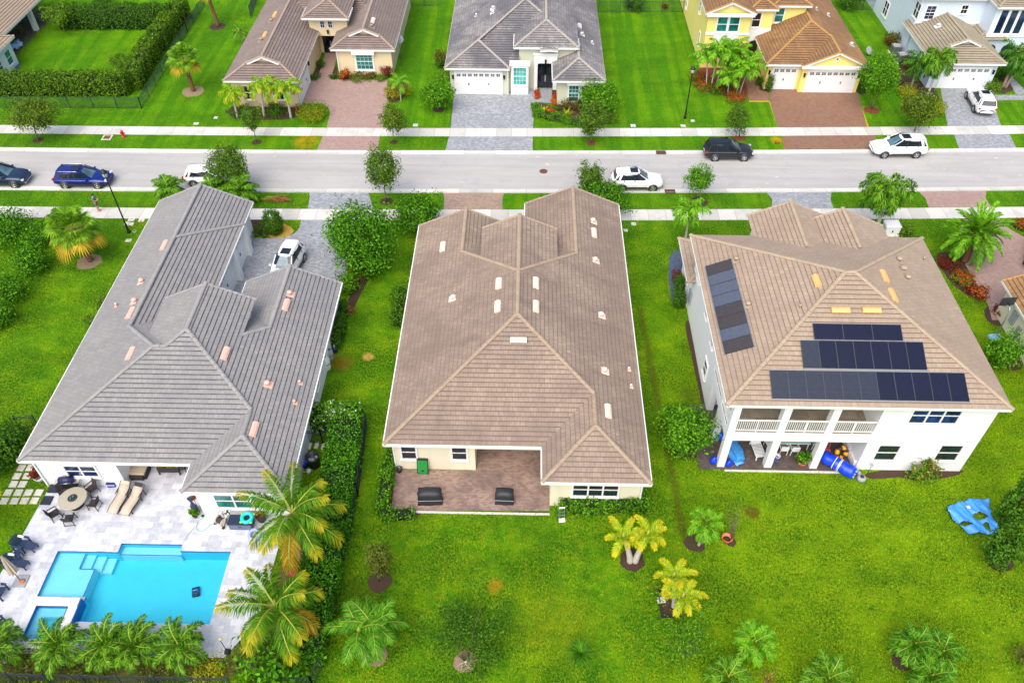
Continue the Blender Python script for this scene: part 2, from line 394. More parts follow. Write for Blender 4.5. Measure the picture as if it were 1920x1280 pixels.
# --- buildings
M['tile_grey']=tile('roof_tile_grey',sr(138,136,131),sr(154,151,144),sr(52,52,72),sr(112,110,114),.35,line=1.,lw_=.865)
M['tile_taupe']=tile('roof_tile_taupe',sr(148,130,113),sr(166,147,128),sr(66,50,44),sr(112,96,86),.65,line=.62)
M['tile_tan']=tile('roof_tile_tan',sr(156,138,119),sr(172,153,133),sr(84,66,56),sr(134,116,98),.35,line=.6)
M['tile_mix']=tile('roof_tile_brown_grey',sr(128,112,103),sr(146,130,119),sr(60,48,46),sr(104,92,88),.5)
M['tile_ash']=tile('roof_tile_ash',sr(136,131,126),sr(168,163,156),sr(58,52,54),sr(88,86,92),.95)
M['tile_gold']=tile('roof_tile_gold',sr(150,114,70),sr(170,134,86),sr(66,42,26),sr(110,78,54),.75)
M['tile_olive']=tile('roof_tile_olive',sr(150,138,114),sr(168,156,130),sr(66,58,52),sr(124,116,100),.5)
for k,c in dict(grey=sr(144,142,140),taupe=sr(158,139,118),tan=sr(164,146,124),mix=sr(154,136,120),ash=sr(160,153,145),gold=sr(168,128,74),olive=sr(154,143,120)).items():
    M['cap_'+k]=plain('ridge_tile_'+k,c,.8,.16,2.,.2,obj=False)
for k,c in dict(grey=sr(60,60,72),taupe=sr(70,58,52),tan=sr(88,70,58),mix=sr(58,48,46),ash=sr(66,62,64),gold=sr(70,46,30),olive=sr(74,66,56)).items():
    M['edge_'+k]=plain('tile_edge_'+k,c,.9,.1,3.,obj=False)  # dark riser colour, standing for the shade in the gap under each course
M['white_wall']=stucco('white_stucco',(.78,.79,.80)); M['cream_wall']=stucco('cream_stucco',sr(224,216,190),.1)
M['beige_wall']=stucco('beige_stucco',sr(222,204,166)); M['sage_wall']=stucco('sage_stucco',sr(198,200,178)); M['yellow_wall']=stucco('yellow_stucco',sr(240,222,128))
M['pale_yellow_wall']=stucco('pale_yellow_stucco',sr(240,232,180))
M['ice_wall']=stucco('ice_blue_stucco',sr(206,220,232)); M['trim']=plain('white_trim',(.80,.80,.79),.45,.05,obj=False)
M['gutter']=plain('gutter_white',(.78,.79,.74),.4,.05,obj=False); M['door_white']=plain('garage_door_white',(.80,.80,.80),.4,.03,obj=False)
def glass(name,c,rough=.06):
    t=NT(name); v=t.pos(); n=t.noise(v,.9,3); a=t.ramp(n,[(.35,mul(c,.55)),(.65,mul(c,1.4))])
    return t.out(a,rough,t.noise(v,1.6,2),.05,.05,spec=.8)
M['glass_dark']=glass('window_glass_dark',sr(28,40,50)); M['glass_teal']=glass('window_glass_teal',sr(24,110,104)); M['glass_blue']=glass('window_glass_blue',sr(26,44,80)); M['glass_navy']=glass('window_glass_navy',sr(14,20,36)); M['blind']=glass('window_blinds_teal',sr(60,172,158),.3)
M['dark_void']=plain('dark_interior',(.03,.032,.036),.7,.2,obj=False)
M['fence_metal']=plain('fence_metal',sr(54,62,74),.4,.15,5.,metal=.2); M['black_metal']=plain('black_metal',(.018,.019,.022),.4,.2,5.,metal=.3); M['grey_metal']=plain('grey_metal',(.36,.37,.38),.4,.12,4.,metal=.6)
M['chrome']=plain('bright_metal',(.62,.63,.64),.22,.06,4.,metal=.9); M['rubber']=plain('rubber',(.02,.02,.021),.8,.2,6.)
M['black_plastic']=plain('black_plastic',(.028,.03,.034),.45,.2,4.); M['grey_plastic']=plain('grey_plastic',(.30,.32,.35),.5,.1,4.)
M['white_plastic']=plain('white_plastic',(.78,.78,.78),.4,.05,4.); M['navy_plastic']=plain('navy_poly_lumber',sr(36,54,84),.5,.15,5.)
M['pink_vent']=plain('roof_vent_pink',sr(218,178,160),.6,.07,4.,obj=False); M['cream_vent']=plain('roof_vent_cream',sr(226,206,188),.6,.07,4.,obj=False); M['gold_vent']=plain('roof_vent_gold',sr(222,172,108),.6,.08,4.,obj=False); M['white_vent']=plain('roof_vent_white',(.6,.6,.6),.6,.05,4.,obj=False)
M['wood']=plain('weathered_wood',sr(118,92,66),.75,.25,7.); M['dark_wicker']=plain('dark_wicker',sr(52,44,44),.8,.25,30.,.4)
M['tan_sling']=plain('tan_sling_fabric',sr(188,174,156),.8,.08,12.,.2); M['cushion']=plain('beige_cushion',sr(186,170,148),.9,.1,6.,.2)
M['charcoal_cushion']=plain('charcoal_cushion',sr(46,48,54),.9,.15,6.,.2); M['table_stone']=plain('table_stone',sr(164,156,138),.6,.12,8.)
M['tarp_blue']=plain('blue_tarp',sr(70,148,220),.3,.14,4.,.15); M['vinyl_blue']=plain('royal_blue_vinyl',sr(16,64,214),.3,.12,3.)
M['terracotta']=plain('terracotta',sr(178,112,78),.8,.12,5.); M['white_pot']=plain('white_pot',(.74,.74,.73),.4,.06,4.)
M['stone_slab']=plain('stepping_slab',sr(206,200,186),.85,.1,3.,.2); M['rust']=plain('rusty_grate',sr(104,64,48),.8,.25,9.)
M['red_paint']=plain('red_hydrant_paint',sr(206,22,44),.4,.1,5.); M['concrete_lid']=plain('utility_lid',sr(206,200,190),.8,.1,5.)
M['bark']=plain('bark_grey_brown',sr(112,98,84),.9,.3,9.,.6); M['palm_trunk']=plain('palm_trunk',sr(132,118,100),.9,.25,9.,.5); M['pale_trunk']=plain('pale_palm_trunk',sr(176,170,160),.85,.2,8.,.4); M['brown_trunk']=plain('brown_palm_trunk',sr(112,78,52),.9,.3,10.,.6)
M['pool_blue']=plain('pool_plaster_blue',sr(70,204,226),.6,.06,1.5,obj=False); M['pool_shelf']=plain('pool_plaster_shelf',sr(150,220,234),.6,.06,1.5,obj=False); M['pool_tile']=plain('pool_tile_blue',sr(24,84,170),.3,.35,12.,obj=False)
def water():
    t=NT('pool_water'); v=t.pos(); n=t.noise(v,2.6,3,.5)
    t.out((.85,.97,1.),.03,n,.12,.03,spec=.5)
    tr=t.node('BsdfTransparent'); tr.inputs['Color'].default_value=(.80,.97,1.,1)
    gl=t.node('BsdfGlossy'); gl.inputs['Roughness'].default_value=.03
    bn=t.node('Bump'); bn.inputs['Strength'].default_value=.35; bn.inputs['Distance'].default_value=.03; t.link(n,bn.inputs['Height']); t.link(bn.outputs[0],gl.inputs['Normal'])
    fr=t.node('Fresnel'); fr.inputs['IOR'].default_value=1.33; t.link(bn.outputs[0],fr.inputs['Normal'])
    mx=t.node('MixShader'); t.link(fr.outputs[0],mx.inputs[0]); t.link(tr.outputs[0],mx.inputs[1]); t.link(gl.outputs[0],mx.inputs[2])
    t.link(mx.outputs[0],t.n['Material Output'].inputs['Surface']); return t.m
M['water']=water()
def solar(name,c):
    t=NT(name); v=t.uv(); br=t.node('TexBrick'); t.link(v,br.inputs['Vector']); br.offset=0
    br.inputs['Scale'].default_value=1; br.inputs['Brick Width'].default_value=.166; br.inputs['Row Height'].default_value=.166; br.inputs['Mortar Size'].default_value=.006
    br.inputs['Color1'].default_value=(*c,1); br.inputs['Color2'].default_value=(*mul(c,1.25),1); br.inputs['Mortar'].default_value=(*mul(c,1.35),1)
    return t.out(br.outputs['Color'],.3,spec=.35)
M['panel_frame']=plain('panel_frame',(.07,.075,.085),.35,.1,5.,metal=.5)
M['solar_blue']=solar('solar_cells_blue',sr(14,19,42)); M['solar_grey']=solar('solar_cells_grey',sr(40,46,58)); M['solar_grey_sheen']=solar('solar_cells_grey_sheen',sr(76,82,96)); M['solar_brown_sheen']=solar('solar_cells_brown_sheen',sr(62,58,58))  # last two are lighter, with the sky's reflection put into the cell colour
# --- foliage
M['lf_hedge']=leafm('hedge_leaves',sr(40,82,8),sr(124,164,28)); M['lf_dark']=leafm('dark_hedge_leaves',sr(26,68,10),sr(96,146,30)); M['lf_ficus']=leafm('ficus_leaves',sr(22,74,6),sr(108,172,22))
M['lf_hedgeb']=leafm('pool_hedge_leaves',sr(22,76,10),sr(104,170,28)); M['lf_oak']=leafm('oak_leaves',sr(52,82,16),sr(126,150,40)); M['lf_oak2']=leafm('oak_leaves_dark',sr(38,76,14),sr(118,154,40)); M['lf_bright']=leafm('bright_leaves',sr(30,88,8),sr(124,184,28)); M['lf_shrub']=leafm('shrub_leaves',sr(48,94,12),sr(128,162,38))
M['lf_yellow']=leafm('yellow_green_leaves',sr(96,120,16),sr(206,200,40)); M['lf_red']=leafm('croton_red_leaves',sr(64,22,20),sr(150,60,40)); M['lf_orange']=leafm('croton_orange_leaves',sr(176,70,20),sr(226,140,40)); M['lf_redfl']=leafm('ixora_flowers',sr(170,26,20),sr(226,60,34)); M['lf_white']=leafm('white_blossom',(.7,.7,.66),(.8,.8,.8)); M['lf_ochre']=leafm('dry_leaves',sr(120,82,40),sr(176,136,72))
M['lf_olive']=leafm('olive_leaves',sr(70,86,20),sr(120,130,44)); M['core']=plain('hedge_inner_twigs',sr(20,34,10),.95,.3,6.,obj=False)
M['pf_coco']=leafm('coconut_frond',sr(40,92,6),sr(112,160,18),sr(204,180,30),tipat=.72); M['pf_green']=leafm('palm_frond_green',sr(28,92,8),sr(112,172,32),trans=.22); M['pf_pool']=leafm('palm_frond_pool',sr(22,74,6),sr(120,178,30),trans=.2); M['pf_dark']=leafm('palm_frond_dark',sr(24,82,16),sr(92,150,36)); M['pf_yellow']=leafm('palm_frond_yellow',sr(116,164,10),sr(196,206,30),sr(226,194,30),tipat=.45); M['pf_lime']=leafm('palm_frond_lime',sr(84,146,12),sr(172,200,36),sr(214,196,44),tipat=.7); M['pf_fan']=leafm('fan_palm_leaf',sr(56,112,14),sr(146,188,44)); M['pf_old']=leafm('old_frond',sr(150,124,24),sr(208,176,48)); M['pf_spring']=leafm('palm_frond_spring',sr(40,116,8),sr(140,202,34)); M['rachis']=plain('frond_midrib',sr(150,160,50),.6,.15,5.)
# ------------------------------------------------------------------ houses
P=.4375; COURSE=.31; EXCL=[]      # plan outlines where no grass grows
def clip(poly,a,b):
    def half(pl,k,sgn):
        out=[]
        for i in range(len(pl)):
            p,q=pl[i],pl[(i+1)%len(pl)]
            dp,dq=(p[1]-k)*sgn,(q[1]-k)*sgn
            if dp>=-1e-7: out.append(p)
            if (dp>1e-7 and dq<-1e-7) or (dp<-1e-7 and dq>1e-7):
                t=dp/(dp-dq); out.append((p[0]+(q[0]-p[0])*t,k))
        return out
    r=half(poly,a,1)
    return half(r,b,-1) if len(r)>2 else []
def roof_poly(mb,pts,ze,lift=.045):
    pts=[Vector(p) for p in pts]
    n=Vector((0,0,0))
    for i in range(len(pts)): n+=(pts[i]-pts[0]).cross(pts[(i+1)%len(pts)]-pts[0])
    if n.z<0: n=-n; pts.reverse()
    n.normalize(); v=(Vector((0,0,1))-n*n.z).normalized(); u=v.cross(n)
    o=pts[0]; sn=v.z
    uv=[((p).dot(u),p.z/sn) for p in pts]
    back=lambda a,b: u*a+ (v*b) + n*(o.dot(n))+v*(o.dot(v)-o.z/sn)
    v0=ze/sn; vmax=max(q[1] for q in uv); vmin=min(q[1] for q in uv)
    k=int(math.floor((vmin-v0)/COURSE+1e-6))
    while v0+k*COURSE<vmax-1e-5:
        a=v0+k*COURSE; b=a+COURSE
        c=clip(uv,a,b); k+=1
        if len(c)<3: continue
        lf=lambda q: lift*(1-(q[1]-a)/COURSE)
        P3=[back(*q)+n*lf(q) for q in c]
        mb.mi=0; mb.face(P3,[(q[0],q[1]-v0) for q in c])
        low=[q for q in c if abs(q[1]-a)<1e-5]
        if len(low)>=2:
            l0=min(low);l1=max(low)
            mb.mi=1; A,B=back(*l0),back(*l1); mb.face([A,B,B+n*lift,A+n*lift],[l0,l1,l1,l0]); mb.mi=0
def cap_line(mb,p,q,r=.125):
    if isinstance(mb,list): m_=MB(); mb.append(m_); mb=m_
    p=Vector(p);q=Vector(q)
    if q.z>p.z: p,q=q,p
    d=q-p; L=d.length; d.normalize(); s=d.cross(Vector((0,0,1))).normalized(); up=s.cross(d)
    n=max(1,int(round(L/.4)))
    for i in range(n):
        a=p+d*(L*i/n); b=p+d*(L*(i+1)/n+.05)
        V=[]
        for e,rr,z in ((a,r*.86,.0),(b,r*1.05,.03)):
            for j in range(7):
                t=PI*(-.08+1.16*j/6); V.append(e+s*rr*math.cos(t)*1.15+up*(rr*math.sin(t)*.75+z-.01))
        F=[(j,j+1,8+j,7+j) for j in range(6)]+[tuple(range(7,14))]
        mb.mesh(V,F)
class House:
    def __init__(s,name,label,loc,key,wall,group='houses of the street'):
        s.t=thing(name,label,'house',loc,0,group); s.loc=Vector((loc[0],loc[1],0)); s.key=key; s.wallm=wall
        s.roof=MB(); s.cap=[]; s.wall=MB(); s.trim=[]; s.gut=[]; s.sof=MB()
    def caps(s,*lines):
        for l in lines:
            m=MB(); s.cap.append(m)
            for a,b in zip(l[:-1],l[1:]): cap_line(m,a,b)
    def block(s,x0,x1,y0,y1,ze,ends=('hip','hip'),axis='y',p=P,caps=True,dz=0.,g=1.6,gut='',walltri=True,oh=.35,lowhip=False):
        """one ridge; ends = low end, high end: hip / gable / dutch / open; gut = which eaves carry a gutter"""
        if axis=='x': T=lambda a,b,z:(b,a,z); X0,X1,Y0,Y1=y0,y1,x0,x1
        else: T=lambda a,b,z:(a,b,z); X0,X1,Y0,Y1=x0,x1,y0,y1
        hw=(X1-X0)/2; xm=(X0+X1)/2; zr=ze+p*hw; ze_=ze+dz; zr_=zr+dz
        def lim(k,sg,y,t):
            if k=='hip' or (lowhip and sg>0): return y+sg*t
            if k=='dutch': return y+sg*(t if t<=g else g-.25)
            return y
        br=[0,hw]
        if 'dutch' in ends: br=[0,g,hw]
        for sx in (1,-1):
            for i in range(len(br)-1):
                a,b=br[i],br[i+1]; eps=1e-4
                A=lambda t:(X0+t if sx>0 else X1-t)
                quad=[(A(a),lim(ends[0],1,Y0,a+eps)),(A(b),lim(ends[0],1,Y0,b-eps)),(A(b),lim(ends[1],-1,Y1,b-eps)),(A(a),lim(ends[1],-1,Y1,a+eps))]
                pp=[]
                for (q,tt) in zip(quad,(a,b,b,a)):
                    z=ze_+p*tt; v=Vector(T(q[0],q[1],z))
                    if not pp or (v-pp[-1]).length>1e-3: pp.append(v)
                if (pp[0]-pp[-1]).length<1e-3: pp.pop()
                if len(pp)>2: roof_poly(s.roof,pp,ze_)
        for k,sg,y in ((ends[0],1,Y0),(ends[1],-1,Y1)):
            if k=='hip': roof_poly(s.roof,[T(X0,y,ze_),T(X1,y,ze_),T(xm,y+sg*hw,zr_)],ze_)
            elif k=='dutch':
                roof_poly(s.roof,[T(X0,y,ze_),T(X1,y,ze_),T(X1-g,y+sg*g,ze_+p*g),T(X0+g,y+sg*g,ze_+p*g)],ze_)
                yy=y+sg*(g+.02); s.wall.face([T(X0+g,yy,ze_+p*g-.02),T(X1-g,yy,ze_+p*g-.02),T(xm,yy,zr_-.03)])
                yo=y+sg*(g-.3)
                for a,b in (((X0+g-.1,ze_+p*g-.1),(xm,zr_-.08)),((X1-g+.1,ze_+p*g-.1),(xm,zr_-.08))):
                    s.tbar('gable_trim',T(a[0],yo,a[1]),T(b[0],yo,b[1]),.12,.24)
                if caps is True:
                    cap_line(s.cap,T(X0+g-.2,yo,ze_+p*g-.02),T(xm,yo,zr_+.05),.11); cap_line(s.cap,T(X1-g+.2,yo,ze_+p*g-.02),T(xm,yo,zr_+.05),.11)
            elif k=='gable':
                if walltri: s.wall.face([T(X0+oh,y+sg*oh,ze_-.15),T(X1-oh,y+sg*oh,ze_-.15),T(X1-oh,y+sg*oh,ze_+p*oh-.02),T(xm,y+sg*oh,zr_-.03),T(X0+oh,y+sg*oh,ze_+p*oh-.02)])
                for xa in (X0,X1):
                    s.tbar('gable_trim',T(xa,y+sg*.03,ze_-.10),T(xm,y+sg*.03,zr_-.10),.07,.2)
                    cap_line(s.cap,T(xa,y+sg*.05,ze_+.0),T(xm,y+sg*.05,zr_+.0),.085)
        if caps is True:
            ya=Y0+(hw if ends[0]=='hip' else (g-.25 if ends[0]=='dutch' else 0)); yb=Y1-(hw if ends[1]=='hip' else (g-.25 if ends[1]=='dutch' else 0))
            if yb-ya>.3: cap_line(s.cap,T(xm,ya,zr_+.02),T(xm,yb,zr_+.02))
            for k,sg,y in ((ends[0],1,Y0),(ends[1],-1,Y1)):
                if k in('hip','dutch'):
                    h=hw if k=='hip' else g
                    for xa,sx in ((X0,1),(X1,-1)): cap_line(s.cap,T(xa,y,ze_+.02),T(xa+sx*h,y+sg*h,ze_+p*h+.02))
        for c in gut:
            s.gutter({'W':((x0,y0),(x0,y1)),'E':((x1,y0),(x1,y1)),'S':((x0,y0),(x1,y0)),'N':((x0,y1),(x1,y1))}[c],ze_)
        return zr
    def gutter(s,seg,z):
        (xa,ya),(xb,yb)=seg
        n={True:(0,-1)}.get(True)
        m=MB(); s.gut.append(m); m.bar((xa,ya,z-.07),(xb,yb,z-.07),.10,.12); m.bar((xa,ya,z-.17),(xb,yb,z-.17),.05,.10)
    def tbar(s,n,*a): m=MB(); m.bar(*a); s.trim.append((n,m))
    def tbox(s,*a,n='trim'): m=MB(); m.box(*a); s.trim.append((n,m))
    def walls(s,x0,x1,y0,y1,z0,z1):
        if z0<.5: EXCL.append([(x0,y0),(x1,y0),(x1,y1),(x0,y1)])
        s.wall.box(x0,x1,y0,y1,z0,z1)
    def soffit(s,x0,x1,y0,y1,z): s.sof.box(x0,x1,y0,y1,z-.05,z-.02)
    def finish(s,vents=()):
        L=s.loc
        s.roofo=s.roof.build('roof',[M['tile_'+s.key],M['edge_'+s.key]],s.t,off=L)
        for m in s.cap: m.build('ridge_tiles',M['cap_'+s.key],s.roofo,off=L)
        if s.wall.f: s.wallo=s.wall.build('wall',s.wallm,s.t,off=L)
        for n_,m in s.trim: m.build(n_,M['trim'],s.t,off=L)
        for m in s.gut: m.build('gutter',M['gutter'],s.t,off=L)
        if s.sof.f: s.sof.build('soffit',M['trim'],s.t,off=L)
def link2(o): return o
FACES={'S':(Vector((1,0,0)),Vector((0,-1,0))),'N':(Vector((-1,0,0)),Vector((0,1,0))),'E':(Vector((0,1,0)),Vector((1,0,0))),'W':(Vector((0,-1,0)),Vector((-1,0,0)))}
class WF:
    "boxes laid out on a wall: a along it, z up, d out of it"
    def __init__(s,p,face): s.p=Vector(p); s.r,s.n=FACES[face]
    def at(s,a,z,d): return s.p+s.r*a+Vector((0,0,z))+s.n*d
    def box(s,mb,a0,a1,z0,z1,d0,d1):
        V=[s.at(a,z,d) for z in (z0,z1) for a,d in ((a0,d1),(a1,d1),(a1,d0),(a0,d0))]
        mb.mesh(V,[(3,2,1,0),(4,5,6,7),(0,1,5,4),(1,2,6,5),(2,3,7,6),(3,0,4,7)])
def window(H,p,w,h,face='S',cols=2,rows=2,glass='glass_dark',trim=.11,grid=None,sill=True):
    f=WF(p,face); L=H.loc
    g=MB(); f.box(g,0,w,0,h,.0,.035); go=g.build('window',M[glass],H.t,off=L)
    b=MB(); d=.085
    f.box(b,-trim,0,-trim,h+trim,0,d); f.box(b,w,w+trim,-trim,h+trim,0,d); f.box(b,0,w,h,h+trim,0,d); f.box(b,0,w,-trim,0,0,d)
    for i in range(1,cols): f.box(b,w*i/cols-.05,w*i/cols+.05,0,h,0,d-.01)
    if rows>1:
        for i in range(1,rows): f.box(b,0,w,h*i/rows-.03,h*i/rows+.03,0,d-.02)
    if grid:
        for i in range(1,grid[0]): f.box(b,w*i/grid[0]-.012,w*i/grid[0]+.012,0,h,0,d-.035)
        for i in range(1,grid[1]): f.box(b,0,w,h*i/grid[1]-.012,h*i/grid[1]+.012,0,d-.035)
    b.build('frame',M['trim'],go,off=L)
    if sill:
        c=MB(); f.box(c,-trim-.04,w+trim+.04,-trim-.07,-trim,0,.13); c.build('sill',M['trim'],go,off=L)
    return go
def garage(H,p,w,h,face='S',lites=8,lamps=True):
    f=WF(p,face); L=H.loc
    b=MB(); n=4
    for i in range(n): f.box(b,0,w,h*i/n+.012,h*(i+1)/n-.012,0,.05)
    f.box(b,0,w,.0,h,.0,.036)
    o=b.build('garage_door',M['door_white'],H.t,off=L)
    c=MB(); f.box(c,-.16,0,0,h+.14,0,.09); f.box(c,w,w+.16,0,h+.14,0,.09); f.box(c,0,w,h,h+.14,0,.09); c.build('door_frame',M['trim'],o,off=L)
    for i in range(lites):
        a=w*(i+.5)/lites; q=MB(); ww=w/lites*.66
        f.box(q,a-ww/2,a+ww/2,h*.82,h*.93,.05,.058); q.mi=1
        f.box(q,a-.014,a+.014,h*.82,h*.93,.058,.066); f.box(q,a-ww/2,a+ww/2,h*.87,h*.882,.058,.066)
        q.build('lite',[M['glass_navy'],M['door_white']],o,off=L)
    for a in ((.28,.72) if lites>5 else (.5,)):
        q=MB(); f.box(q,w*a-.06,w*a-.02,h*.42,h*.52,.05,.09); f.box(q,w*a+.02,w*a+.06,h*.42,h*.52,.05,.09); q.build('handle',M['black_metal'],o,off=L)
    return o
def lantern(H,p,face):
    f=WF(p,face); b=MB(); f.box(b,-.08,.08,0,.34,.06,.22); f.box(b,-.05,.05,.1,.22,0,.06); f.box(b,-.11,.11,.34,.39,.03,.25)
    b.build('wall_lantern',M['black_metal'],H.t,off=H.loc)
def door(H,p,w,h,face='S',mat='glass_navy',arch=.25):
    f=WF(p,face); pts=[(0,0),(w,0),(w,h)]+[(w/2+w/2*math.cos(PI*i/8),h+arch*math.sin(PI*i/8)) for i in range(1,8)]+[(0,h)]
    b=MB(); b.face([f.at(a,z,.05) for a,z in pts]); n=len(pts)
    for i in range(n): 
        a,c=pts[i],pts[(i+1)%n]; b.face([f.at(a[0],a[1],0),f.at(c[0],c[1],0),f.at(c[0],c[1],.05),f.at(a[0],a[1],.05)])
    o=b.build('door',M[mat],H.t,off=H.loc)
    q=MB()
    for sx in (.1,.56):
        f.box(q,w*sx,w*(sx+.34),h*.62,h*.95,.05,.062)
    q.build('door_lite',M['glass_dark'],o,off=H.loc)
    q=MB(); f.box(q,w*.46,w*.54,h*.3,h*.58,.05,.1); q.build('handle',M['chrome'],o,off=H.loc)
    return o
def ray_plane(px,py,n,d):
    "point seen at a pixel on the plane n.p=d"
    a=(px-960)/FPX; b=(640-py)/FPX
    v=Vector([_fw[i]+a*_rt[i]+b*_up[i] for i in range(3)]); o=Vector((0,0,CAM_H))
    return o+v*((d-n.dot(o))/n.dot(v))
class Slope:
    def __init__(s,face,e,ref):
        s.face=face; h=FACES[face][1]; c=1/math.hypot(1,P)
        s.n=(h*P+Vector((0,0,1)))*c; s.v=(-h+Vector((0,0,P)))*c; s.u=s.v.cross(s.n)
        p=Vector((ref,0,e)) if face in 'EW' else Vector((0,ref,e))
        s.d=s.n.dot(p)
    def hit(s,px,py): return ray_plane(px,py,s.n,s.d)
    def frame(s,p,lift=0):
        m=Matrix((s.u,s.v,s.n)).transposed().to_4x4(); m.translation=Vector(p)+s.n*lift; return m
def roof_vent(H,S,px,py,mat,w=1.05,d=.42):
    m=S.frame(S.hit(px,py),.03); b=MB(); V=[]
    for e,k in ((-w/2,1),(w/2,1)):
        V+=[m@Vector((e,-d/2,.0)),m@Vector((e,-d/2,.12)),m@Vector((e,-d*.2,.17)),m@Vector((e,d*.2,.16)),m@Vector((e,d/2,.06)),m@Vector((e,d/2,.0))]
    F=[(j,j+1,7+j,6+j) for j in range(5)]+[(5,4,3,2,1,0),(6,7,8,9,10,11)]
    b.mesh(V,F); b.mi=1; c=m@Matrix.Translation((0,-d/2-.004,.05)); b.cbox((0,0,0),(0,0,0)) if 0 else None
    V=[c@Vector(q) for q in ((-w/2+.05,0,-.02),(w/2-.05,0,-.02),(w/2-.05,0,.04),(-w/2+.05,0,.04))]; b.face(V)
    b.build('roof_vent',[M[mat],M['dark_void']],H.t,off=H.loc)
def vent_hood(H,S,px,py,mat,r=.17):
    p=S.hit(px,py); b=MB(); m=S.frame(p)
    b.lathe([(r*.5,-.02),(r*.5,.16),(r*.9,.18),(r*1.0,.24),(r*.75,.31),(.01,.34)],p,9)
    b.box(-r*1.4,r*1.4,-r*1.6,r*1.2,.035,.06,m)
    b.build('vent_pipe',M[mat],H.t,off=H.loc)
# ================= H1: grey roofed house with the pool
e=3.1
H1=House('house','low white house with grey tiled roof beside the blue pool',(-22,36),'grey',M['white_wall'],'houses on the near side of the street')
H1.block(-30.1,-13.5,28.55,42.15,e,('hip','hip'),'x',caps=False)
H1.block(-24.473,-18.327,33.377,40.8,5.2117,('hip','gable'),caps=False,dz=.004)
H1.block(-30.13,-22.47,37,54.8,e,('open','gable'),caps=False,dz=-.004)
H1.block(-20.48,-13.52,37,45.0,e,('open','gable'),caps=False,dz=-.004)
H1.block(-19.7,-13.49,26.55,34,e,('hip','open'),caps=False,dz=-.006)
H1.caps([(-30.1,28.55,3.12),(-23.3,35.35,6.1),(-22.5,35.35,6.1),(-21.4,36.44,6.58),(-16.6,31.65,4.48),(-16.6,29.66,4.48),(-19.7,26.55,3.12)],[(-16.6,29.66,4.48),(-13.49,26.55,3.12)],
 [(-23.3,35.35,6.1),(-26.3,38.35,4.8),(-26.3,54.75,4.8)],[(-26.3,47.9,4.8),(-22.47,51.75,3.14)],[(-21.4,36.44,6.58),(-21.4,40.8,6.58)],[(-18.4,37.25,5.26),(-17.0,38.66,4.64),(-17.0,45.0,4.64)])
for a in (((-30.13,28.5),(-19.7,28.5)),((-30.17,28.5),(-30.17,54.8)),((-19.74,26.5),(-19.74,28.5)),((-19.7,26.5),(-13.45,26.5)),((-13.44,26.5),(-13.44,45)),((-22.43,42),(-22.43,54.8)),((-20.52,42.3),(-20.52,45))): H1.gutter(a,e)
for b in ((-29.62,-24.7,28.95,34),(-19.32,-13.95,27.05,33.5),(-29.62,-13.95,33.5,41.7),(-29.7,-22.9,41.7,54.4),(-20.05,-13.95,41.7,44.6),): H1.walls(*b,0,3.12)
H1.walls(-24,-18.8,35.5,40.4,4,5.3)
H1.tbox(-24.7,-19.32,28.75,29.1,2.55,2.95)             # beam over the covered terrace
H1.soffit(-24.7,-19.32,29.1,33.5,2.95)
for y0 in (51.6,48.5): H1.tbox(-22.9,-22.45,y0,y0+.6,0,2.9)
H1.tbox(-29.74,-29.64,28.85,28.95,0,3.0,n='downpipe'); H1.finish()
window(H1,(-27.93,28.95,1.1),1.85,1.02,'S',2,2,'glass_blue'); window(H1,(-18.2,27.05,.85),3.2,1.38,'S',3,2,'glass_teal')
for y0 in (34.6,36.1): window(H1,(-13.95,y0,1.3),.55,1.0,'E',1,2,'glass_dark')
garage(H1,(-22.9,42.9,0),5.2,2.45,'E'); garage(H1,(-22.9,49.3,0),2.2,2.45,'E',4)
for y0 in (42.6,49.2,52.4): lantern(H1,(-22.9,y0,1.9),'E')
SW=Slope('W',e,-30.1); SE1=Slope('E',e,-13.5); SEg=Slope('E',e,-22.47)
for px,py in ((309,461),(246,588),(246,664)): roof_vent(H1,SW,px,py,'pink_vent')
for px,py in ((422,664),(476,806)): roof_vent(H1,SE1,px,py,'pink_vent')
roof_vent(H1,Slope('E',e,-13.52),536,573,'pink_vent')
for px,py in ((266,529),(253,566),(219,574)): vent_hood(H1,SW,px,py,'pink_vent',.2 if px>220 else .1)
for px,py,r in ((544,552,.2),(502,721,.2),(563,719,.1),(553,756,.1)): vent_hood(H1,SE1,px,py,'pink_vent',r)
# ================= H2: taupe roof in the middle
H2=House('house','low cream house in the middle with a broad taupe tiled roof',(-.45,40),'taupe',M['cream_wall'],'houses on the near side of the street')
H2.block(-8.43,7.53,30.25,50.5,e,('hip','hip'),caps=False)
H2.block(-3.2,2.3,42.5,48.8,5.385,('open','gable'),caps=False,dz=.004)
H2.block(-8.426,-.9,44,52,e,('open','gable'),caps=False,dz=-.004)
H2.block(-.05,7.526,44,55.1,e,('open','gable'),caps=False,dz=-.004)
H2.block(1.2,7.534,27.68,36,e,('hip','open'),caps=False,dz=-.006)
H2.caps([(-8.43,30.25,3.12),(-.45,38.23,6.61),(4.37,33.41,4.5),(4.37,30.85,4.5),(1.2,27.68,3.12)],[(4.37,30.85,4.5),(7.53,27.68,3.12)],[(-.45,38.23,6.61),(-.45,48.8,6.61)],
 [(-.45,42.5,6.61),(-4.66,46.73,4.77),(-4.66,52,4.77)],[(-.45,42.5,6.61),(3.74,46.7,4.77),(3.74,55.1,4.77)])
for a in (((-8.46,30.2),(1.2,30.2)),((-8.48,30.2),(-8.48,52)),((1.15,27.63),(1.15,30.2)),((1.15,27.63),(7.58,27.63)),((7.58,27.63),(7.58,55.1)),((-.1,50.5),(-.1,55.1))): H2.gutter(a,e)
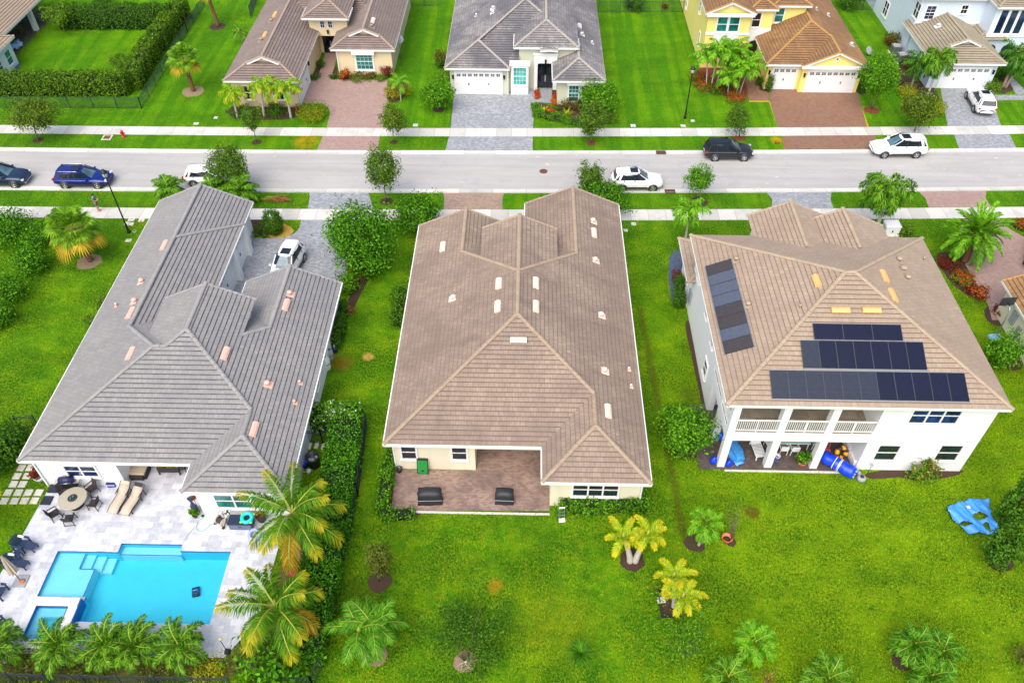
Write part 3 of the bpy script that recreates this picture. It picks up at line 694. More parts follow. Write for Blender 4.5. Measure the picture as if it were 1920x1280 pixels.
for b in ((-7.95,-2.95,30.65,36),(1.72,7.08,28.1,36),(-7.95,7.08,35.6,50),(-7.95,-1.4,50,51.6),(.4,7.08,50,54.7)): H2.walls(*b,0,3.12)
H2.walls(-2.9,2.0,44,48.4,4,5.4)
H2.tbox(-2.95,1.72,30.35,30.6,2.6,2.98); H2.soffit(-2.95,1.72,30.6,35.6,2.98)
H2.tbox(7.09,7.19,28.0,28.1,0,3.0,n='downpipe'); H2.tbox(-8.06,-7.96,30.6,30.7,0,3.0,n='downpipe'); H2.finish()
for x0 in (-7.5,-4.35): window(H2,(x0,30.65,1.18),.86,1.3,'S',1,2,'glass_dark')
window(H2,(3.08,28.1,1.2),2.66,1.26,'S',3,2,'glass_dark')
window(H2,(-2.2,35.6,.3),3.2,2.1,'S',3,1,'glass_dark',sill=False)
S2W=Slope('W',e,-8.43); S2E=Slope('E',e,7.53); S2S=Slope('S',e,30.25)
for px,py in ((831,464),(936,533),(934,576)): roof_vent(H2,S2W,px,py,'cream_vent')
for px,py in ((1113,438),(1004,532),(1004,576),(1139,772)): roof_vent(H2,S2E,px,py,'cream_vent')
roof_vent(H2,S2S,972,638,'cream_vent')
vent_hood(H2,S2W,850,560,'cream_vent',.2)
for px,py,r in ((1112,416,.2),(1116,489,.2),(1127,592,.2),(1133,696,.2),(1179,694,.09),(1183,726,.09)): vent_hood(H2,S2E,px,py,'cream_vent',r)
# ================= H3: two-storey white house with solar panels
e3=6.6
H3=House('house','two storey white house with tan roof carrying dark solar panels',(20,38.7),'tan',M['white_wall'],'houses on the near side of the street')
H3.block(11.8,28.2,30.8,46.6,e3,('hip','hip'),'x',gut='SWE')
H3.block(16.25,22.0,40,49.1,e3,('open','gable'),caps=False,dz=.004); H3.block(19.4,25.8,40,48.1,e3,('open','gable'),caps=False,dz=-.004)
H3.caps([(19.12,43.8,7.89),(19.12,49.1,7.89)],[(22.6,43.6,8.02),(22.6,48.1,8.02)])
H3.block(11.85,17.2,45.0,50.2,3.5,('hip','hip'),'x',gut='W')
x0,x1,y0,y1=12.45,27.85,31.2,46.2
H3.walls(x0,x1,36.4,y1,0,6.75); H3.walls(21.2,x1,y0,36.4,0,6.75)          # body; the terrace corner stays open
H3.walls(16.7,21.6,46.2,48.6,0,6.75); H3.walls(21.6,25.3,46.2,47.6,0,6.75); H3.walls(12.4,16.6,46.2,49.7,0,3.5)
H3.walls(x0,21.2,y0,36.4,2.78,3.55)                                           # balcony floor and edge beam
H3.walls(x0,21.2,y0,y0+.4,6.1,6.7); H3.walls(x0,x0+.4,31.6,36.4,6.1,6.7); H3.soffit(x0+.4,21.2,31.6,36.4,6.6)
for cx in (12.45,15.43,18.32): 
    H3.walls(cx,cx+.46,y0,y0+.46,0,2.78); H3.walls(cx,cx+.46,y0,y0+.46,3.55,6.1)
H3.walls(x0,x0+.46,35.9,36.4,0,2.78); H3.walls(x0,x0+.46,33.5,33.9,0,2.78); H3.walls(x0,x0+.46,33.5,33.9,3.55,6.1)
H3.finish()
def railing(H,p,q,z,h=1.05):
    p=Vector((*p,z));q=Vector((*q,z)); b=MB(); L=(q-p).length; d=(q-p)/L
    b.bar(p+Vector((0,0,.12)),q+Vector((0,0,.12)),.06); b.bar(p+Vector((0,0,h)),q+Vector((0,0,h)),.07)
    n=int(L/.125)
    for i in range(1,n): a=p+d*(L*i/n); b.bar(a+Vector((0,0,.12)),a+Vector((0,0,h)),.035)
    m=(p+q)/2; b.bar(m,m+Vector((0,0,h)),.07)
    b.build('railing',M['trim'],H.t,off=H.loc)
railing(H3,(12.91,31.3),(15.43,31.3),3.57); railing(H3,(15.89,31.3),(18.32,31.3),3.57); railing(H3,(18.78,31.3),(21.2,31.3),3.57)
railing(H3,(12.55,31.66),(12.55,33.5),3.57); railing(H3,(12.55,33.9),(12.55,36.4),3.57)
b=MB(); b.box(12.5,21.19,31.25,36.39,3.552,3.562); b.build('balcony_floor',M['balcony_tile'],H3.t,off=H3.loc)
window(H3,(22.92,31.2,4.83),2.76,1.36,'S',3,2,'glass_blue'); window(H3,(22.0,31.2,1.15),1.25,1.45,'S',1,2,'glass_dark'); window(H3,(25.75,31.2,1.22),1.28,1.48,'S',1,2,'glass_dark')
window(H3,(13.4,36.4,.2),3.0,2.2,'S',3,1,'glass_dark',sill=False); window(H3,(17.6,36.4,3.6),2.4,2.1,'S',2,1,'glass_dark',sill=False)
for y,z in ((41.0,4.3),(38.3,4.2),(44.6,4.4)): window(H3,(12.45,y,z),.6,1.2,'W',1,2,'glass_blue')
for y,z in ((38.6,1.2),): window(H3,(12.45,y,z),.9,1.2,'W',1,2,'glass_blue')
S3S=Slope('S',e3,30.8); S3W=Slope('W',e3,11.8); S3E=Slope('E',e3,28.2)
def solar_panel(H,S,p,w,h,mat):
    m=S.frame(p,.1); b=MB(); b.mi=0
    V=[m@Vector(q) for q in ((0,0,.04),(w,0,.04),(w,h,.04),(0,h,.04))]; b.face(V,[(0,0),(w,0),(w,h),(0,h)])
    o=b.build('solar_panel',M[mat],H.t,off=H.loc)
    f=MB(); t=.022
    for a in ((0,w,-t,.0),(0,w,h,h+t),(-t,0,-t,h+t),(w,w+t,-t,h+t)): f.box(a[0],a[1],a[2],a[3],0,.045,m)
    f.box(0,w,0,h,-.0,.03,m)
    f.build('frame',M['panel_frame'],o,off=H.loc)
def rail(H,S,p,w):
    m=S.frame(p,.05); b=MB(); b.box(-.03,w+.03,-.05,.05,0,.05,m); b.build('mounting_rail',M['grey_metal'],H.t,off=H.loc)
def row(px,py,n,w,h,mats):
    p=S3S.hit(px,py)
    for i in range(n): solar_panel(H3,S3S,p+S3S.u*(i*(w+.045)),w,h,mats[i%len(mats)])
    for k in (-.03,h+.02): rail(H3,S3S,p+S3S.v*k,n*(w+.045))
row(1447.5,747.5,11,.985,1.70,['solar_grey','solar_grey','solar_grey','solar_grey','solar_grey','solar_grey','solar_blue','solar_blue','solar_blue','solar_blue','solar_blue'])
row(1506,690.5,7,.985,1.70,['solar_grey','solar_blue','solar_blue','solar_blue','solar_blue','solar_blue','solar_blue'])
row(1526.5,637,3,1.70,.98,['solar_blue'])
pt=S3W.hit(1324,502); 
for i in range(8):   # column of eight down the west slope; u runs towards the camera there
    solar_panel(H3,S3W,pt-S3W.u*0+S3W.u*(i*1.03),.975,1.70,['solar_brown_sheen','solar_grey_sheen','solar_grey_sheen','solar_grey_sheen','solar_brown_sheen','solar_brown_sheen','solar_grey_sheen','solar_brown_sheen'][i])
for k in (-.03,1.72): rail(H3,S3W,pt+S3W.v*k,8.2)
for px,py in ((1576,593),(1634,593)): pass
for px,py in ((1575,582),(1633,582)): roof_vent(H3,S3S,px,py,'gold_vent',1.1)
roof_vent(H3,S3W,1532,528,'gold_vent')
for px,py in ((1657,519),(1673,555)): roof_vent(H3,S3E,px,py,'gold_vent')
for px,py,r in ((1380,489,.17),(1402,573,.18),(1499,578,.08)): vent_hood(H3,S3W,px,py,'cap_tan',r)
for px,py,r in ((1685,489,.2),(1693,506,.24),(1701,523,.2),(1731,488,.08)): vent_hood(H3,S3E,px,py,'cap_tan',r)
# downpipes and small west wall fittings
b=MB(); b.box(12.32,12.44,45.2,45.9,1.1,2.2); b.build('meter_box',M['grey_plastic'],H3.t,off=H3.loc)
# ================= across the street
F1=House('house','beige house with brown grey tiled roof and pink paver driveway',(-22,84),'mix',M['beige_wall'],'houses across the street')
F1.block(-30.4,-22.9,75.0,100,e,('dutch','open'),g=2.2,gut='SWE',dz=.003)
F1.block(-20.95,-14.1,82.0,100,e,('dutch','open'),g=1.9,gut='SE')
F1.block(-29,-15.5,87.6,101,e,('hip','open'),axis='y',dz=.006,caps=False)
F1.block(-24.25,-19.3,85.2,92,5.0,('hip','open'),gut='S'); F1.gutter(((-24.3,85.2),(-24.3,88)),5.0); F1.gutter(((-19.25,85.2),(-19.25,88)),5.0)
F1.walls(-29.9,-23.35,75.5,100,0,3.15); F1.walls(-20.45,-14.6,82.5,100,0,3.15); F1.walls(-23.4,-20.4,87.6,99,0,3.2); F1.walls(-23.85,-19.7,86.2,93,2.6,5.02)
F1.tbox(-20.45,-20.35,82.36,82.46,0,3.0,n='downpipe'); F1.finish()
window(F1,(-18.4,82.5,.7),1.7,1.72,'S',1,2,'glass_teal',.18,(4,4)); window(F1,(-28.7,75.5,.9),.9,1.4,'S',1,2,'glass_blue'); window(F1,(-25.8,75.5,.9),1.0,1.5,'S',1,2,'glass_dark')
for x0 in (-22.6,-21.75): window(F1,(x0,86.2,3.55),.42,.7,'S',1,1,'glass_blue',.05,(2,2),False)
b=MB(); b.box(-18.75,-16.35,81.95,82.1,2.5,2.9) ; b.build('lintel',M['trim'],F1.t,off=F1.loc)
door(F1,(-23.0,87.58,0),1.7,2.4,'S','glass_navy'); garage(F1,(-23.35,76.0,0),4.6,2.3,'E'); lantern(F1,(-23.35,81.0,1.8),'E'); lantern(F1,(-21.9,86.2,2.9),'S')
for px,py in ((516,29),(497,67)): roof_vent(F1,Slope('W',e,-30.4),px,py,'gold_vent',1.1)
roof_vent(F1,Slope('E',e,-14.1),699,40,'cream_vent',1.1)
for px,py in ((509,41),(490,77)): vent_hood(F1,Slope('W',e,-30.4),px,py,'cap_mix',.22)
vent_hood(F1,Slope('E',e,-14.1),697,51,'cap_mix',.22)
F2=House('house','sage house with streaked ash grey roof and double garage door',(0,86),'ash',M['sage_wall'],'houses across the street')
F2.block(-8.5,-1.85,78.1,96,e,('hip','open'),gut='SW',dz=-.004,caps=False); F2.block(-8.5,7.75,78.6,104,e,('open','open'),caps=False,lowhip=True)
for xa,xb,yc in ((-8.5,-.95,78.6),(-.95,7.75,80.1)):
    tri=[(-8.5,78.6),(7.75,78.6),(-.375,78.6+8.125)]
    pl=[(y,x) for x,y in tri]; pl=clip(pl,xa,xb); pl=[(x,y) for y,x in pl]; pl=clip(pl,yc,200)
    roof_poly(F2.roof,[(x,y,e+P*(y-78.6)) for x,y in pl],e)
F2.block(2.5,7.74,75.7,90,e,('hip','open'),gut='SE',dz=-.006,caps=False)
F2.block(-1.45,5.1,79.35,87.5,4.8,('hip','open'),gut='S'); F2.gutter(((-1.5,79.35),(-1.5,82.5)),4.8); F2.gutter(((5.15,79.35),(5.15,81.5)),4.8)
F2.block(1.2,3.0,78.85,80.2,4.72,('gable','open'),gut='',p=.1,caps=False,walltri=False)
F2.gutter(((2.45,75.7),(2.45,79.8)),e); F2.caps([(-8.5,78.1,3.12),(-5.18,81.4,4.58),(-1.85,78.1,3.12)],[(-5.18,81.4,4.58),(-.38,86.7,6.68),(2.0,84.4,5.68)],[(-.38,86.7,6.68),(-.38,101,6.68)],[(2.5,75.7,3.12),(5.12,78.3,4.27),(7.74,75.7,3.12)],[(5.12,78.3,4.27),(5.12,81.3,4.27)])
F2.walls(-8.05,-2.15,78.6,95,0,3.12); F2.walls(-8.05,7.3,84.5,104,0,3.12); F2.walls(-.95,4.9,79.9,83.6,0,4.85); F2.walls(3.0,7.3,76.5,88,0,3.12); F2.walls(-2.15,-.5,79.2,85,0,3.12)
F2.tbox(-1.75,.05,78.55,79.2,0,3.2); F2.tbox(-1.9,.2,78.4,79.25,3.2,3.42)
F2.tbox(.62,.98,79.6,79.9,0,3.9); F2.tbox(2.62,3.0,79.6,79.9,0,3.9); F2.tbox(.98,2.62,79.6,79.9,2.95,3.9); F2.tbox(.5,3.1,79.5,79.95,3.9,4.05)
F2.tbox(-2.12,-2.02,78.45,78.55,0,3.0,n='downpipe'); F2.finish()
garage(F2,(-7.45,78.6,0),4.68,2.42,'S'); lantern(F2,(-7.75,78.6,1.75),'S'); lantern(F2,(-2.45,78.6,1.75),'S')
window(F2,(-1.48,78.55,1.15),1.28,1.85,'S',1,2,'blind',.1,(4,4)); window(F2,(1.6,79.9,4.12),.5,.5,'S',1,1,'glass_dark',.06,(2,3),False)
door(F2,(1.0,79.88,.1),1.62,2.5,'S','glass_navy',.3); lantern(F2,(1.8,79.6,3.0),'S')
window(F2,(4.2,76.5,.55),.95,1.62,'S',1,2,'glass_teal',.12,(3,4)); window(F2,(5.5,76.5,.55),.95,1.62,'S',1,2,'glass_teal',.12,(3,4))
b=MB(); b.box(3.95,7.45,75.95,76.5,2.45,2.85); b.build('lintel',M['trim'],F2.t,off=F2.loc)
S2b=Slope('E',e,7.75); roof_vent(F2,S2b,1086,50,'white_vent',.9,.5)
for px,py,r in ((1091,66,.2),(1110,82,.14)): vent_hood(F2,S2b,px,py,'white_vent',r)
for px,py,r in ((925,17,.22),(924,25,.2),(893,31,.12)): vent_hood(F2,Slope('W',e,-8.5),px,py,'white_vent',r)
F3=House('house','yellow two storey house with golden brown tiled roof and triple garage',(27,88),'gold',M['yellow_wall'],'houses across the street')
F3.block(24.5,34.95,79.6,100,e,('hip','open'),gut='SWE',dz=-.004,caps=False); F3.block(28.1,34.94,79.2,88,e,('gable','open'),gut='',caps=False,walltri=True)
F3.caps([(24.5,79.6,3.12),(29.7,84.85,5.4),(31.5,83,4.6)],[(31.52,79.2,4.62),(31.52,83,4.62)],[(29.7,84.85,5.4),(29.7,92,5.4)])
F3.tbox(28.05,35.0,79.1,79.3,2.86,3.1)
F3.walls(24.95,28.4,80.3,99,0,3.12); F3.walls(28.4,34.5,79.7,99,0,3.12)
F3.walls(18.9,23.4,84.9,103,0,6.3); F3.walls(23.4,26.0,86.0,103,0,6.3); F3.walls(26,29.6,87,103,0,6.3)
F3.block(18.45,23.75,84.4,100,6.25,('gable','open'),gut='W',oh=.46); F3.block(23.3,26.3,85.5,100,6.25,('hip','open'),gut='S',dz=.004); F3.block(25.9,30,86.5,101,6.25,('hip','open'),gut='SE',dz=-.004)
F3.tbox(18.6,23.6,84.3,84.55,5.9,6.22); F3.tbox(18.85,23.5,84.8,84.9,3.75,4.0); F3.tbox(19.75,22.4,84.82,84.9,2.9,3.75); F3.tbox(23.4,26.02,85.94,86.0,2.6,4.0)
F3.finish()
garage(F3,(25.55,80.3,0),2.42,2.4,'S',4); garage(F3,(29.1,79.7,0),4.85,2.4,'S',8)
for x0,y0 in ((25.15,80.3),(28.65,79.7),(34.25,79.7)): lantern(F3,(x0,y0,1.75),'S')
for x0 in (19.95,21.2): window(F3,(x0,84.9,4.15),.98,1.5,'S',1,2,'glass_teal',.14)
window(F3,(23.85,86.0,4.2),.8,1.45,'S',1,2,'glass_navy',.12); window(F3,(26.45,87,4.3),.85,1.45,'S',1,2,'glass_teal',.12)
door(F3,(24.0,85.98,0),1.3,2.3,'S','glass_navy',.4)
for y0,z0 in ((95,4.2),(90,4.1),(98,1.2),(88,1.4)): window(F3,(18.9,y0,z0),.6,1.3,'W',1,2,'glass_blue')
b=MB()
for a in (0,90): b.cbox((31.52,79.52,3.75),(.5 if a==0 else .16,.05,.16 if a==0 else .5))
b.build('gable_ornament',M['trim'],F3.t,off=F3.loc)
b=MB()
b.cbox((21.1,84.87,6.75),(.4,.05,.13)); b.cbox((21.1,84.865,6.75),(.13,.05,.4)); b.build('gable_ornament',M['trim'],F3.t,off=F3.loc)
for px,py,r in ((1552,30,.16),(1530,19,.12),(1596,85,.2)): vent_hood(F3,Slope('E',e,34.95),px,py,'white_vent',r)
F4=House('house','ice white two storey house with olive grey garage roof',(47,90),'olive',M['ice_wall'],'houses across the street')
F4.block(41.6,49.2,80.2,90,e,('dutch','open'),g=2.3,gut='SWE'); F4.block(48.2,51.5,85.6,88.6,3.1,('hip','open'),gut='')
F4.walls(42.2,48.85,80.9,88,0,3.12); F4.walls(42.2,49.2,88.5,104,0,6.5); F4.walls(49.2,55.5,86.0,104,0,6.7)
F4.block(41.8,49.4,88.0,104,6.55,('hip','open'),gut='SW'); F4.block(48.9,56,85.4,104,6.75,('hip','open'),gut='SW')
F4.tbox(42.2,49.2,88.42,88.5,3.6,3.8); F4.tbox(49.2,55.5,85.92,86.0,3.3,3.5)
F4.finish()
garage(F4,(43.4,80.9,0),4.75,2.3,'S',7); lantern(F4,(48.55,80.9,1.7),'S')
window(F4,(43.05,88.5,4.1),.95,1.4,'S',1,2,'glass_blue',.14,(2,4)); window(F4,(46.75,88.5,4.75),.62,.85,'S',1,2,'glass_navy',.1,(2,2))
for x0 in (49.75,50.75,51.75): window(F4,(x0,86.0,3.7),.72,2.5,'S',1,1,'glass_blue',.14)
for y0,z0 in ((97.2,1.0),(89.4,4.2)): window(F4,(42.2,y0,z0),1.3,1.5,'W',2,2,'glass_blue',.12)
for x0 in (49.5,51.4): door(F4,(x0,85.98,0),1.2,2.0,'S','glass_dark',.45)
vent_hood(F4,Slope('W',e,41.6),1759,50,'white_vent',.24)
# ================= partly seen houses
F0=House('house','white house with tan roof and open porch in the far left corner',(-60,86),'tan',M['white_wall'],'houses at the edges of the view')
F0.block(-70,-57.3,84.6,99,2.9,('hip','hip'),gut='ES',caps=True); F0.block(-70,-56.0,77,84.8,2.9,('hip','hip'),axis='x',gut='EN')
F0.walls(-69,-61,85,98,0,3); F0.walls(-69,-56.5,77.6,84.4,0,2.95)
for y0 in (98.2-5.9,): F0.tbox(-58.3,-57.8,y0,y0+.5,0,2.9)
F0.finish()
window(F0,(-56.5,80.3,.6),1.1,1.4,'E',1,2,'glass_teal'); window(F0,(-56.5,82.6,.6),1.0,1.4,'E',1,2,'glass_teal')
FB=House('house','pale blue white house wall behind the far hedge',(-58,112),'ash',M['ice_wall'],'houses at the edges of the view')
FB.block(-66,-50.6,103,118,3.2,('hip','hip'),gut='S'); FB.walls(-65.5,-51,103.5,117,0,3.3); FB.finish()
window(FB,(-54.3,103.5,1.0),.9,1.4,'S',1,2,'glass_blue'); window(FB,(-52.6,103.5,1.0),.9,1.4,'S',1,2,'glass_blue')
N4=House('house','cream house with golden tiled roof at the right edge',(40,38),'gold',M['cream_wall'],'houses at the edges of the view')
N4.block(35.4,50,30,46.5,2.9,('hip','gable'),gut='W'); N4.walls(35.85,49.6,30.5,46.0,0,3.0); N4.finish()
b=MB(); b.box(35.7,35.84,43.6,44.2,1.0,2.0); b.build('meter_box',M['grey_plastic'],N4.t,off=N4.loc)
b=MB(); b.box(35.7,35.84,42.6,43.0,.7,1.6); b.build('meter_box',M['grey_plastic'],N4.t,off=N4.loc)
# ------------------------------------------------------------------ ground, street, paving
def o(x): return .000219*max(0,x+47)**2
def st(name,mb,mat,**k): return tag(mb.build(name,mat,**k),kind='structure')
def strip(x0,x1,ya,yb,z,step=4.):
    b=MB(); n=max(1,int((x1-x0)/step)); xs=[x0+(x1-x0)*i/n for i in range(n+1)]
    for a,c in zip(xs[:-1],xs[1:]): b.face([(a,ya+o(a),z),(c,ya+o(c),z),(c,yb+o(c),z),(a,yb+o(a),z)])
    return b
def sheet(pts,z):
    EXCL.append([(p[0],p[1]) for p in pts])
    b=MB(); b.face([(p[0],p[1],z) for p in pts]); return b
def px(*pts): return [G(x,y) for x,y in pts]
# lawn sheet with an opening under the pool terrace
PX0,PX1,PY0,PY1=-28.2,-16.0,18.22,25.6
b=MB(); W=420
for x0,x1,y0,y1 in ((-W,W,-W,PY0),(-W,W,PY1,W*1.6),(-W,PX0,PY0,PY1),(PX1,W,PY0,PY1)): b.face([(x0,y0,0),(x1,y0,0),(x1,y1,0),(x0,y1,0)])
st('ground',b,M['lawn'])
st('road',strip(-120,140,61.0,66.7,.010),M['asphalt'])
def kerb(ya,yb,back):
    b=MB(); n=70; xs=[-120+260*i/n for i in range(n+1)]
    for a,c in zip(xs[:-1],xs[1:]):
        prof=[(ya,.014),(ya+(yb-ya)*.55,.02),(ya+(yb-ya)*.72,.10),(yb,.11),(yb,.0)]
        for p,q in zip(prof[:-1],prof[1:]):
            f=[(a,p[0]+o(a),p[1]),(c,p[0]+o(c),p[1]),(c,q[0]+o(c),q[1]),(a,q[0]+o(a),q[1])]
            b.face(f if yb>ya else f[::-1])
    return b
st('kerb',kerb(61.02,60.38,0),M['kerb']); st('kerb',kerb(66.68,67.22,0),M['kerb'])
st('pavement',strip(-120,140,56.35,57.92,.024),M['walk']); st('pavement',strip(-120,140,69.85,71.38,.024),M['walk'])
def apron(pts,mat,name='driveway_apron',z=.016): return st(name,sheet(px(*pts),z),M[mat])
apron([(593,284),(607,252),(713,252),(708,284)],'pink_paver'); apron([(834,286),(843,252),(999,252),(999,286)],'grey_paver'); apron([(1470,286),(1465,252),(1637,250),(1656,283)],'brown_paver'); apron([(1800,283),(1786,246),(1890,246),(1907,281)],'grey_paver')
apron([(579,359),(581,368),(577,392),(700,392),(690,359)],'grey_paver'); apron([(829,359),(833,371),(832,396),(942,396),(942,370),(948,359)],'tan_paver'); apron([(1434,357),(1448,374),(1447,391),(1563,391),(1557,374),(1560,357)],'grey_paver'); apron([(1719,356),(1735,372),(1742,392),(1860,391),(1848,372),(1850,356)],'pink_paver')
def drive(pts,mat,z=.016,name='driveway'): return st(name,sheet(px(*pts),z),M[mat])
drive([(612,243),(619,213),(616,203),(605,195),(560,195),(579,150),(726,150),(726,190),(717,243)],'pink_paver')
drive([(594,153),(609,104),(613,86),(637,86),(632,104),(620,153)],'pink_paver',.020,'path')
drive([(845,243),(851,174),(950,174),(952,166),(1003,166),(1002,200),(999,244)],'grey_paver'); drive([(1000,192),(1014,166),(1016,152),(1036,152),(1034,194)],'grey_paver',.020,'path')
drive([(1459,243),(1443,190),(1441,160),(1605,160),(1626,240)],'brown_paver'); drive([(1404,189),(1398,150),(1398,110),(1418,110),(1424,170),(1441,172),(1441,189)],'brown_paver',.020,'path')
drive([(1777,238),(1762,160),(1838,160),(1863,179),(1870,216),(1878,238)],'grey_paver'); drive([(1861,179),(1960,177),(1960,187),(1867,189)],'grey_paver',.020,'path'); drive([(1905,177),(1890,150),(1900,148),(1930,177)],'grey_paver',.020,'path')
drive([(565,410),(562,427),(552,438),(531,446),(470,446),(400,590),(520,610),(640,545),(650,505),(662,450),(690,410)],'grey_paver')
st('driveway',sheet([(-4.6,56.4),(-4.6,50),(0,50),(0,56.4)],.016),M['tan_paver']); st('driveway',sheet([(21.2,57.2),(16.5,48),(21.5,48),(26.5,57.2)],.016),M['grey_paver'])
drive([(1800,412),(1803,484),(1852,570),(1860,600),(2060,600),(2060,470),(1919,444),(1890,428),(1874,409)],'pink_paver')
# terrace of the middle house
st('patio',sheet([G(741,880),G(734,957),G(1031,958),(1.72,28.2),(1.72,35.7),(-2.96,35.7),(-2.96,30.6)],.03),M['brick_patio'])
b=MB(); a0=G(734,957);a1=G(1031,958); b.box(a0[0],a1[0],a0[1]-.14,a0[1]-.003,0,.05); st('patio_edging',b,M['concrete_lid'])
st('porch_floor',sheet([(11.3,31.0),(21.2,31.0),(21.2,36.4),(11.3,36.4)],.03),M['porch_paver'])
b=MB(); b.box(12.9,21.2,30.86,30.995,0,.05); st('porch_edging',b,M['concrete_lid'])
# planting beds
for q in ([(1441,190),(1459,242),(1463,242),(1445,190)],[(1603,176),(1625,240),(1630,240),(1607,176)],[(1404,189),(1441,189),(1441,192),(1404,192)]): st('dry_grass_edge',sheet(px(*q),.013),M['gold_grass'])
def bed(pts,mat,z=.012,name='mulch_bed',raw=False):
    P_=pts if raw else px(*pts); c=Vector((sum(p[0] for p in P_)/len(P_),sum(p[1] for p in P_)/len(P_)))
    out=[]
    n=len(P_)
    for i in range(n):      # softened, slightly wavering outline
        p0,p1,p2=Vector(P_[i-1]),Vector(P_[i]),Vector(P_[(i+1)%n])
        out.append(p1*.75+(p0+p2)*.125); 
        out.append((p1+p2)/2+Vector((random.uniform(-.06,.06),random.uniform(-.06,.06))))
    return st(name,sheet(out,z),M[mat])
def ring(px_,py_,r,mat,z=.012,name='mulch_ring'):
    x,y=G(px_,py_); return st(name,sheet([(x+r*math.cos(2*PI*i/18)*random.uniform(.88,1.08),y+r*math.sin(2*PI*i/18)*random.uniform(.88,1.08)) for i in range(18)],z),M[mat])
bed([(425,226),(418,195),(560,195),(560,218),(545,226)],'mulch'); bed([(632,152),(632,140),(726,140),(728,152)],'mulch'); bed([(584,152),(586,120),(612,104),(596,152)],'mulch'); bed([(619,152),(632,112),(634,152)],'mulch')
bed([(726,190),(728,150),(760,150),(768,165),(755,188),(735,195)],'mulch')
bed([(1000,222),(1000,195),(1012,190),(1040,205),(1045,195),(1098,190),(1145,196),(1150,215),(1140,235),(1100,238),(1060,232)],'mulch'); bed([(1000,187),(1000,168),(1014,168),(1016,187)],'mulch'); bed([(1034,200),(1034,166),(1044,166),(1044,200)],'mulch')
bed([(1300,163),(1305,130),(1330,118),(1400,140),(1402,180),(1398,192),(1375,192),(1362,182),(1345,176),(1315,174)],'red_mulch'); bed([(1418,174),(1425,150),(1440,165),(1440,178)],'mulch')
bed([(1683,150),(1690,95),(1705,90),(1720,130),(1758,168),(1768,205),(1745,220),(1705,205),(1690,180)],'mulch'); bed([(1862,176),(1862,150),(1900,130),(1905,176)],'mulch'); bed([(1600,172),(1615,150),(1625,170),(1618,180)],'mulch')
bed([(455,445),(455,408),(495,408),(500,440),(478,446)],'soil'); bed([(496,445),(492,425),(500,415),(535,418),(554,432),(545,442),(520,448)],'gold_mulch',.015)
bed([(716,975),(735,845),(743,855),(737,955),(800,962),(770,978)],'mulch',name='mulch_bed'); bed([(1040,970),(1035,935),(1205,930),(1208,962)],'mulch')
bed([(1255,575),(1250,470),(1285,465),(1287,575)],'blue_gravel',.012,'gravel_bed'); bed([(1615,885),(1625,900),(1690,892),(1715,903),(1760,898),(1805,888),(1812,880),(1804,882),(1700,880)],'mulch')
bed([(1282,600),(1290,640),(1340,860),(1348,872),(1350,850),(1300,600)],'mulch')
bed([(1752,480),(1768,470),(1803,480),(1850,545),(1848,560),(1820,558),(1790,540),(1760,500)],'mulch'); bed([(1842,590),(1850,570),(1880,575),(1885,615),(1860,610)],'mulch'); bed([(1865,670),(1885,640),(1915,650),(1920,700),(1880,690)],'mulch')
bed([(1885,415),(1960,412),(1960,450),(1905,432)],'mulch');  bed([(735,610),(738,560),(765,540),(760,620)],'mulch'); bed([(665,520),(655,560),(640,590),(660,595),(678,545),(700,510)],'mulch')
bed([(0,120),(22,100),(40,118),(35,132),(10,147),(0,148)],'blue_gravel',.012,'gravel_bed')
for x,y,r,m in ((167,491,1.0,'pale_mulch'),(362,172,1.15,'pale_mulch'),(408,50,1.0,'mulch'),(72,263,.55,'mulch'),(481,267,.5,'mulch'),(738,267,.4,'mulch'),(1108,268,.55,'red_mulch'),(1386,258,.7,'red_mulch'),(1634,207,.8,'red_mulch'),(725,378,.6,'mulch'),(1311,378,.75,'mulch'),(822,206,.6,'mulch'),
 (711,1090,.72,'soil'),(704,1226,.68,'pale_mulch'),(872,1240,.62,'pale_mulch'),(1185,1050,.75,'mulch'),(1303,1017,.65,'soil'),(1370,1015,.35,'soil'),(1405,1220,.5,'soil'),(1283,835,1.1,'mulch'),(1873,1050,.8,'mulch'),(1690,1240,.5,'soil'),(1500,855,.0,'soil'),(1020,410,.0,'soil')):
    if r>0: ring(x,y,r,m)
bed([(-30.5,18.15),(-15.9,18.15),(-14.2,20.5),(-13.9,25.5),(-12.3,25.5),(-12.6,20),(-13.2,16.7),(-30.5,16.7)],'garden_soil',raw=True)
# pool terrace with its openings
poolp=[(-27.2,24.35),(-23.64,24.35),(-23.64,24.92),(-20.02,24.92),(-20.02,24.5),(-17.02,24.5),(-17.02,20.05),(-24.45,20.05),(-24.45,21.5),(-27.2,21.5)]
def inpool(x,y): return (-27.2<x<-17.02 and 20.05<y<24.35 and not (x<-24.45 and y<21.5)) or (-23.64<x<-20.02 and 24<y<24.92) or (-20.02<x<-17.02 and 24<y<24.5)
SPA=(-26.75,-25.0,18.85,20.75)
def inspa(x,y): return SPA[0]<x<SPA[1] and SPA[2]<y<SPA[3]
xs=sorted({-27.2,-23.64,-20.02,-17.02,-24.45,SPA[0],SPA[1],-28.21,-15.99}); ys=sorted({24.35,24.92,24.5,20.05,21.5,SPA[2],SPA[3],18.21,25.61})
b=MB()
for x0,x1 in zip(xs[:-1],xs[1:]):
    for y0,y1 in zip(ys[:-1],ys[1:]):
        cx,cy=(x0+x1)/2,(y0+y1)/2
        if not inpool(cx,cy) and not inspa(cx,cy): b.face([(x0,y0,.03),(x1,y0,.03),(x1,y1,.03),(x0,y1,.03)])
